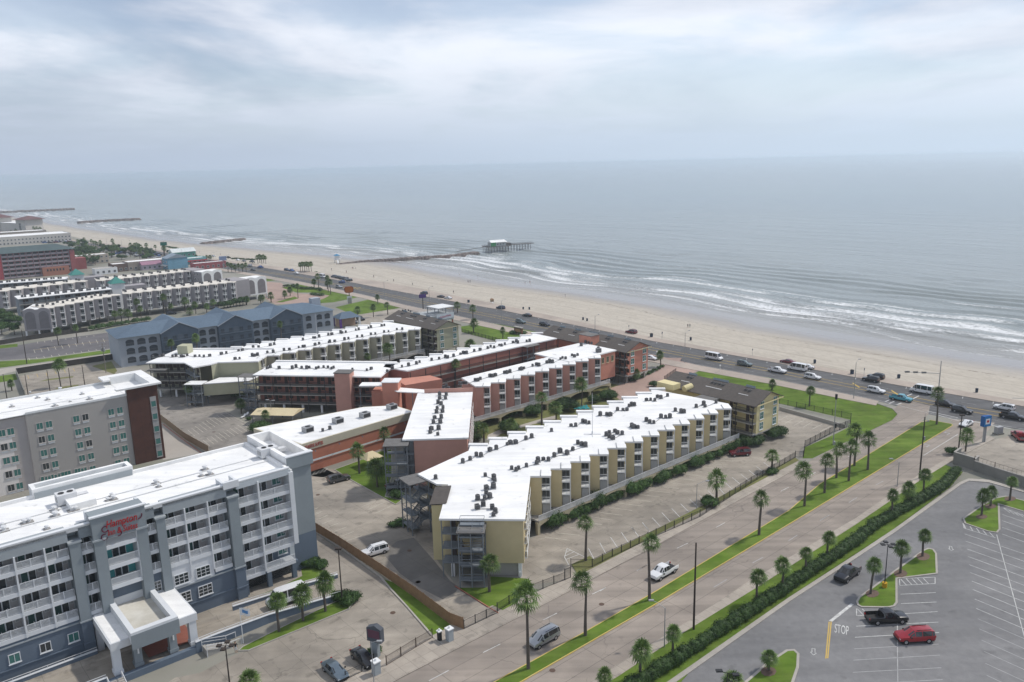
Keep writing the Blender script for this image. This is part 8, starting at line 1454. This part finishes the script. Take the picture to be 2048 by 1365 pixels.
# ================================================================== PIER AND GROYNES
rock_m = mat('granite_blocks', (.33, .27, .245), (.22, .185, .17), scale=.5, big=.3, bigamt=.3)
def groyne(label, pts, wd, n_, size, z=-4.5, h=1.2):
    W = [Vector(G(*p, z)[:2]) for p in pts]; o_ = W[0]; t_ = thing('rock_groyne', label, 'groyne', (o_.x, o_.y, z)); q = MB(); segs = [(b_ - a).length for a, b_ in zip(W[:-1], W[1:])]; tot = sum(segs)
    for i in range(n_):
        f = random.random() * tot; k = 0
        while f > segs[k] and k < len(segs) - 1: f -= segs[k]; k += 1
        a, b_ = W[k], W[k + 1]; d = (b_ - a).normalized(); nn = Vector((-d.y, d.x)); off_ = random.uniform(-1, 1); p = a + d * f + nn * off_ * wd / 2 - o_; s_ = size * random.uniform(.6, 1.3); zz = h * (1 - off_ * off_) * .8; an = random.uniform(0, 3.14); c, s2 = math.cos(an), math.sin(an)
        vs = [((x * c - y * s2) * s_ * random.uniform(.75, 1.1) + p.x, (x * s2 + y * c) * s_ * random.uniform(.75, 1.1) + p.y, zz + zq * s_ * .7 + random.uniform(-.1, .1) * s_) for x, y, zq in ((-.6, -.45, -1), (.6, -.45, -1), (.6, .45, -1), (-.6, .45, -1), (-.5, -.4, .6), (.5, -.4, .6), (.5, .4, .6), (-.5, .4, .6))]
        q.add(vs, [(4, 5, 6, 7), (0, 1, 5, 4), (1, 2, 6, 5), (2, 3, 7, 6), (3, 0, 4, 7)])
    q.build('boulders', rock_m, t_, kind='stuff'); return t_
groyne('long rock groyne leading out to the fishing pier', [(676, 533), (720, 527), (800, 521), (900, 515), (953, 508)], 7, 1500, 1.5, h=1.6); groyne('short rock groyne left of the pier beach', [(405, 489), (440, 485), (488, 480)], 6, 420, 2, h=1.2); groyne('second rock groyne up the coast with breaking waves', [(158, 447), (200, 444), (240, 442), (280, 440)], 8, 700, 2.6, h=2); groyne('farthest rock groyne near the left edge', [(-10, 427), (60, 424), (148, 420)], 9, 500, 3.4, h=2.5)
A = Vector(G(966, 505, -4.5)[:2]); B_ = Vector(G(1066, 498, -4.5)[:2]); d = B_ - A; Lp = d.length; pz = 4.6
PR = thing('fishing_pier', 'wooden fishing pier on piles with a white-roofed bait shop', 'pier', (A.x, A.y, -4.5), math.atan2(d.y, d.x)); tim = mat('pier_timber', (.17, .155, .145), (.12, .11, .105), scale=1)
MB().box(0, Lp, -2.2, 2.2, pz, pz + .3).build('deck', tim, PR); MB().box(1, Lp * .47, -9, 3, pz - .05, pz + .28).build('deck', tim, PR)
pm_ = shared(MC, 'pile', lambda: MB().tube((0, 0, -3), (0, 0, pz), .22, .2, 6).mesh('pile', tim))
for i in range(int(Lp / 2.6)):
    for y in (-2, 2): obj('pile', pm_, PR, (1 + i * 2.6, y, 0))
    if i * 2.6 < Lp * .45:
        for y in (-8.6, -5.4): obj('pile', pm_, PR, (1.3 + i * 2.6, y, 0))
for y in (-2.1, 2.1): obj('railing', rail_mesh(Lp, 1.1, tim, .5, .07), PR, (0, y, pz + .3))
MB().box(5, 18, -7, 1.2, pz + .3, pz + 3.6).build('shop_wall', mat('shop_white', (.48, .50, .49)), PR); MB().add([(4.2, -8, pz + 3.6), (18.8, -8, pz + 3.6), (18.8, 2, pz + 3.6), (4.2, 2, pz + 3.6), (4.8, -3, pz + 5.2), (18.2, -3, pz + 5.2)], [(0, 1, 5, 4), (1, 2, 5), (2, 3, 4, 5), (3, 0, 4), (3, 2, 1, 0)]).build('shop_roof', white, PR); MB().box(4.4, 9, -7.2, -7.0, pz + .4, pz + 3.5).build('sign_panel', mat('shop_green', (.08, .35, .14)), PR); MB().box(18, 23, -6.5, .5, pz + .3, pz + 2.4).build('annex', tim, PR)
for x in (10.5, 13, 15.5): obj('window', win_mesh(1.5, 1.2, dark, wht, 1), PR, (x, -7.03, pz + 1.4))
for x in (20, 24, 28): MB().tube((x, 1.8, pz), (x, 1.8, pz + 5), .07, .05, 5).build('lamp_pole', steel, PR)
MB().bar((-24, -2.5, 2.4), (1, -3, pz + .1), 2.0, .25).build('gangway', tim, PR)
for i in range(7):
    p = G(*k14((690 + i * 165, 205 - i * 17))[0], -2.6); t_ = thing('fishing_light', 'thin lamp pole on the rocks of the pier groyne', 'pole', (p[0], p[1], -3.2), 0, 'poles on the pier groyne'); MB().tube((0, 0, 0), (0, 0, 5.4), .07, .05, 5).build('pole', steel, t_); MB().box(-.25, .25, -.1, .1, 5.3, 5.45).build('lamp_head', steel, t_)
# ================================================================== PEOPLE
def person_mesh(pose):
    s_ = pose; J = {'hip': (0, 0, .92), 'wa': (0, .01, 1.08), 'ch': (0, .02, 1.32), 'ne': (0, .02, 1.48), 'hd': (0, .03, 1.60), 'tp': (0, .02, 1.74), 'hl': (-.1, 0, .88), 'kl': (-.11, .09 * s_, .50), 'al': (-.11, -.03 + .16 * s_, .09), 'tl': (-.12, .14 + .17 * s_, .04), 'hr': (.1, 0, .88), 'kr': (.11, .02 - .04 * s_, .50), 'ar': (.11, -.05 - .2 * s_, .10), 'tr': (.12, .1 - .18 * s_, .04),
         'sl': (-.19, .02, 1.40), 'el': (-.25, -.05 - .08 * s_, 1.13), 'wl': (-.25, .02 - .1 * s_, .89), 'fl': (-.25, .05 - .1 * s_, .76), 'sr': (.19, .02, 1.40), 'er': (.25, .0 + .1 * s_, 1.13), 'wr': (.25, .12 + .12 * s_, .90), 'fr': (.25, .16 + .13 * s_, .78)}
    rad = {'hip': .145, 'wa': .125, 'ch': .15, 'ne': .062, 'hd': .10, 'tp': .07, 'hl': .095, 'kl': .066, 'al': .045, 'tl': .04, 'hr': .095, 'kr': .066, 'ar': .045, 'tr': .04, 'sl': .066, 'el': .046, 'wl': .034, 'fl': .035, 'sr': .066, 'er': .046, 'wr': .034, 'fr': .035}
    E_ = [('hip', 'wa'), ('wa', 'ch'), ('ch', 'ne'), ('ne', 'hd'), ('hd', 'tp'), ('hip', 'hl'), ('hl', 'kl'), ('kl', 'al'), ('al', 'tl'), ('hip', 'hr'), ('hr', 'kr'), ('kr', 'ar'), ('ar', 'tr'), ('ch', 'sl'), ('sl', 'el'), ('el', 'wl'), ('wl', 'fl'), ('ch', 'sr'), ('sr', 'er'), ('er', 'wr'), ('wr', 'fr')]
    K = list(J); me = bpy.data.meshes.new('skeleton'); me.from_pydata([J[k] for k in K], [(K.index(a), K.index(b_)) for a, b_ in E_], []); o = bpy.data.objects.new('skeleton', me); COL.objects.link(o); o.modifiers.new('skin', 'SKIN'); ss = o.modifiers.new('sub', 'SUBSURF'); ss.levels = 1
    for i, k in enumerate(K): me.skin_vertices[0].data[i].radius = (rad[k], rad[k] * (.8 if k in ('hip', 'wa', 'ch') else 1)); me.skin_vertices[0].data[i].use_root = k == 'hip'
    bpy.context.view_layer.update(); r_ = bpy.data.meshes.new_from_object(o.evaluated_get(bpy.context.evaluated_depsgraph_get())); bpy.data.objects.remove(o); return r_
skin_m = mat('skin', (.42, .25, .17), bigamt=0); hair_m = mat('hair', (.04, .025, .018), bigamt=0)
def clothe(me, top, bot):
    me = me.copy(); me.materials.clear()
    for q in (skin_m, top, bot, hair_m): me.materials.append(q)
    for p in me.polygons: z = p.center.z; p.material_index = 3 if z > 1.66 or (z > 1.56 and p.center.y < 0) else 0 if z > 1.46 or (abs(p.center.x) > .21 and z < 1.15) else 1 if z > .98 else 2 if z > .45 else 0
    me.shade_smooth(); return me
base_p = [person_mesh(s_) for s_ in (.15, 1.0)]
cl = [mat('cloth_%s' % n_, c, bigamt=0) for n_, c in (('black', (.02, .02, .022)), ('white', (.65, .65, .65)), ('red', (.4, .03, .03)), ('navy', (.02, .035, .09)), ('teal', (.03, .25, .25)), ('grey', (.15, .15, .16)))]
PMs = [clothe(base_p[i % 2], cl[(i * 2 + 1) % 6], cl[(i * 5) % 6]) for i in range(6)]
hat = MB().tube((0, .02, 1.68), (0, .02, 1.70), .17, .17, 10).tube((0, .02, 1.70), (0, .02, 1.79), .11, .09, 10).mesh('hat', cl[1])
def bz(px):           # sand height under a beach pixel: march down the ray
    z = -2.4
    for _ in range(3):
        x, y, _z = G(*px, z); dmin = np.min((BX - x) ** 2 + (BY - y) ** 2); i = np.argmin((BX - x) ** 2 + (BY - y) ** 2); z = float(BZ.ravel()[i])
    return z
for i, (kf, p) in enumerate([(k14, q) for q in ((755, 386), (958, 431), (1150, 466), (1720, 438), (1740, 438), (1820, 385), (1632, 364), (1570, 548), (545, 300), (568, 300), (535, 300), (323, 316), (475, 338))] + [(k15, q) for q in ((148, 26), (165, 26), (615, 26), (655, 28), (945, 144), (358, 190), (1948, 392), (1965, 392))] + [(k24, q) for q in ((1060, 222), (1360, 270), (1920, 362))] + [(k18, q) for q in ((1190, 232), (1218, 228), (615, 210), (1860, 410))] + [(k13, q) for q in ((720, 160), (780, 75), (1350, 138), (1718, 150))]):
    px = kf(p)[0]; z = max(bz(px), -4.75); q = G(*px, z); k = i % 6
    t_ = thing('person', 'small distant person walking on the beach', 'person', (q[0], q[1], z - .02), random.uniform(0, 6.28), 'people on the beach'); obj('body', PMs[k], t_)
    if i % 3 == 0: obj('hat', hat, t_)
p = G(*k3((288, 1130))[0]); t_ = thing('person', 'person in black top and white trousers standing at the foot of the hotel steps', 'person', (p[0], p[1], .0), R(200)); obj('body', clothe(base_p[0], cl[0], cl[1]), t_); obj('hair', MB().tube((0, -.02, 1.6), (0, .0, 1.76), .1, .08, 8).mesh('hair', hair_m), t_)
# ================================================================== HAZE
hz_ = bpy.data.materials.new('sea_haze'); hz_.use_nodes = True; t = hz_.node_tree; t.nodes.clear(); o_ = t.nodes.new('ShaderNodeOutputMaterial'); pv = t.nodes.new('ShaderNodeVolumePrincipled'); pv.inputs['Density'].default_value = 1.7e-4; pv.inputs['Color'].default_value = (.78, .87, .945, 1); pv.inputs['Anisotropy'].default_value = .45; t.links.new(pv.outputs[0], o_.inputs['Volume'])
hzo = MB().box(-48000, 48000, -32000, 64000, -9, 72).build('haze', hz_, kind='stuff'); hzo['label'] = 'thin sea haze over the whole coast'; hzo['category'] = 'haze'

# ================================================================== labels: tell look-alikes apart by their order from the left
def ordinal(i):
    a = 'first second third fourth fifth sixth seventh eighth ninth tenth eleventh twelfth thirteenth fourteenth fifteenth sixteenth seventeenth eighteenth nineteenth'.split()
    if i < 19: return a[i]
    t_ = ('twent', 'thirt', 'fort')[(i + 1) // 10 - 2]; return t_ + 'ieth' if (i + 1) % 10 == 0 else t_ + 'y-' + a[i % 10]
by = {}
for o in sc.objects:
    if o.parent is None and 'label' in o: by.setdefault(o['label'], []).append(o)
for lab, L_ in by.items():
    if len(L_) < 2: continue
    L_.sort(key=lambda o: (o.location.x / max(1.0, o.location.y)))
    for i, o in enumerate(L_): o['label'] = lab + ', ' + ordinal(i) + ' from the left'
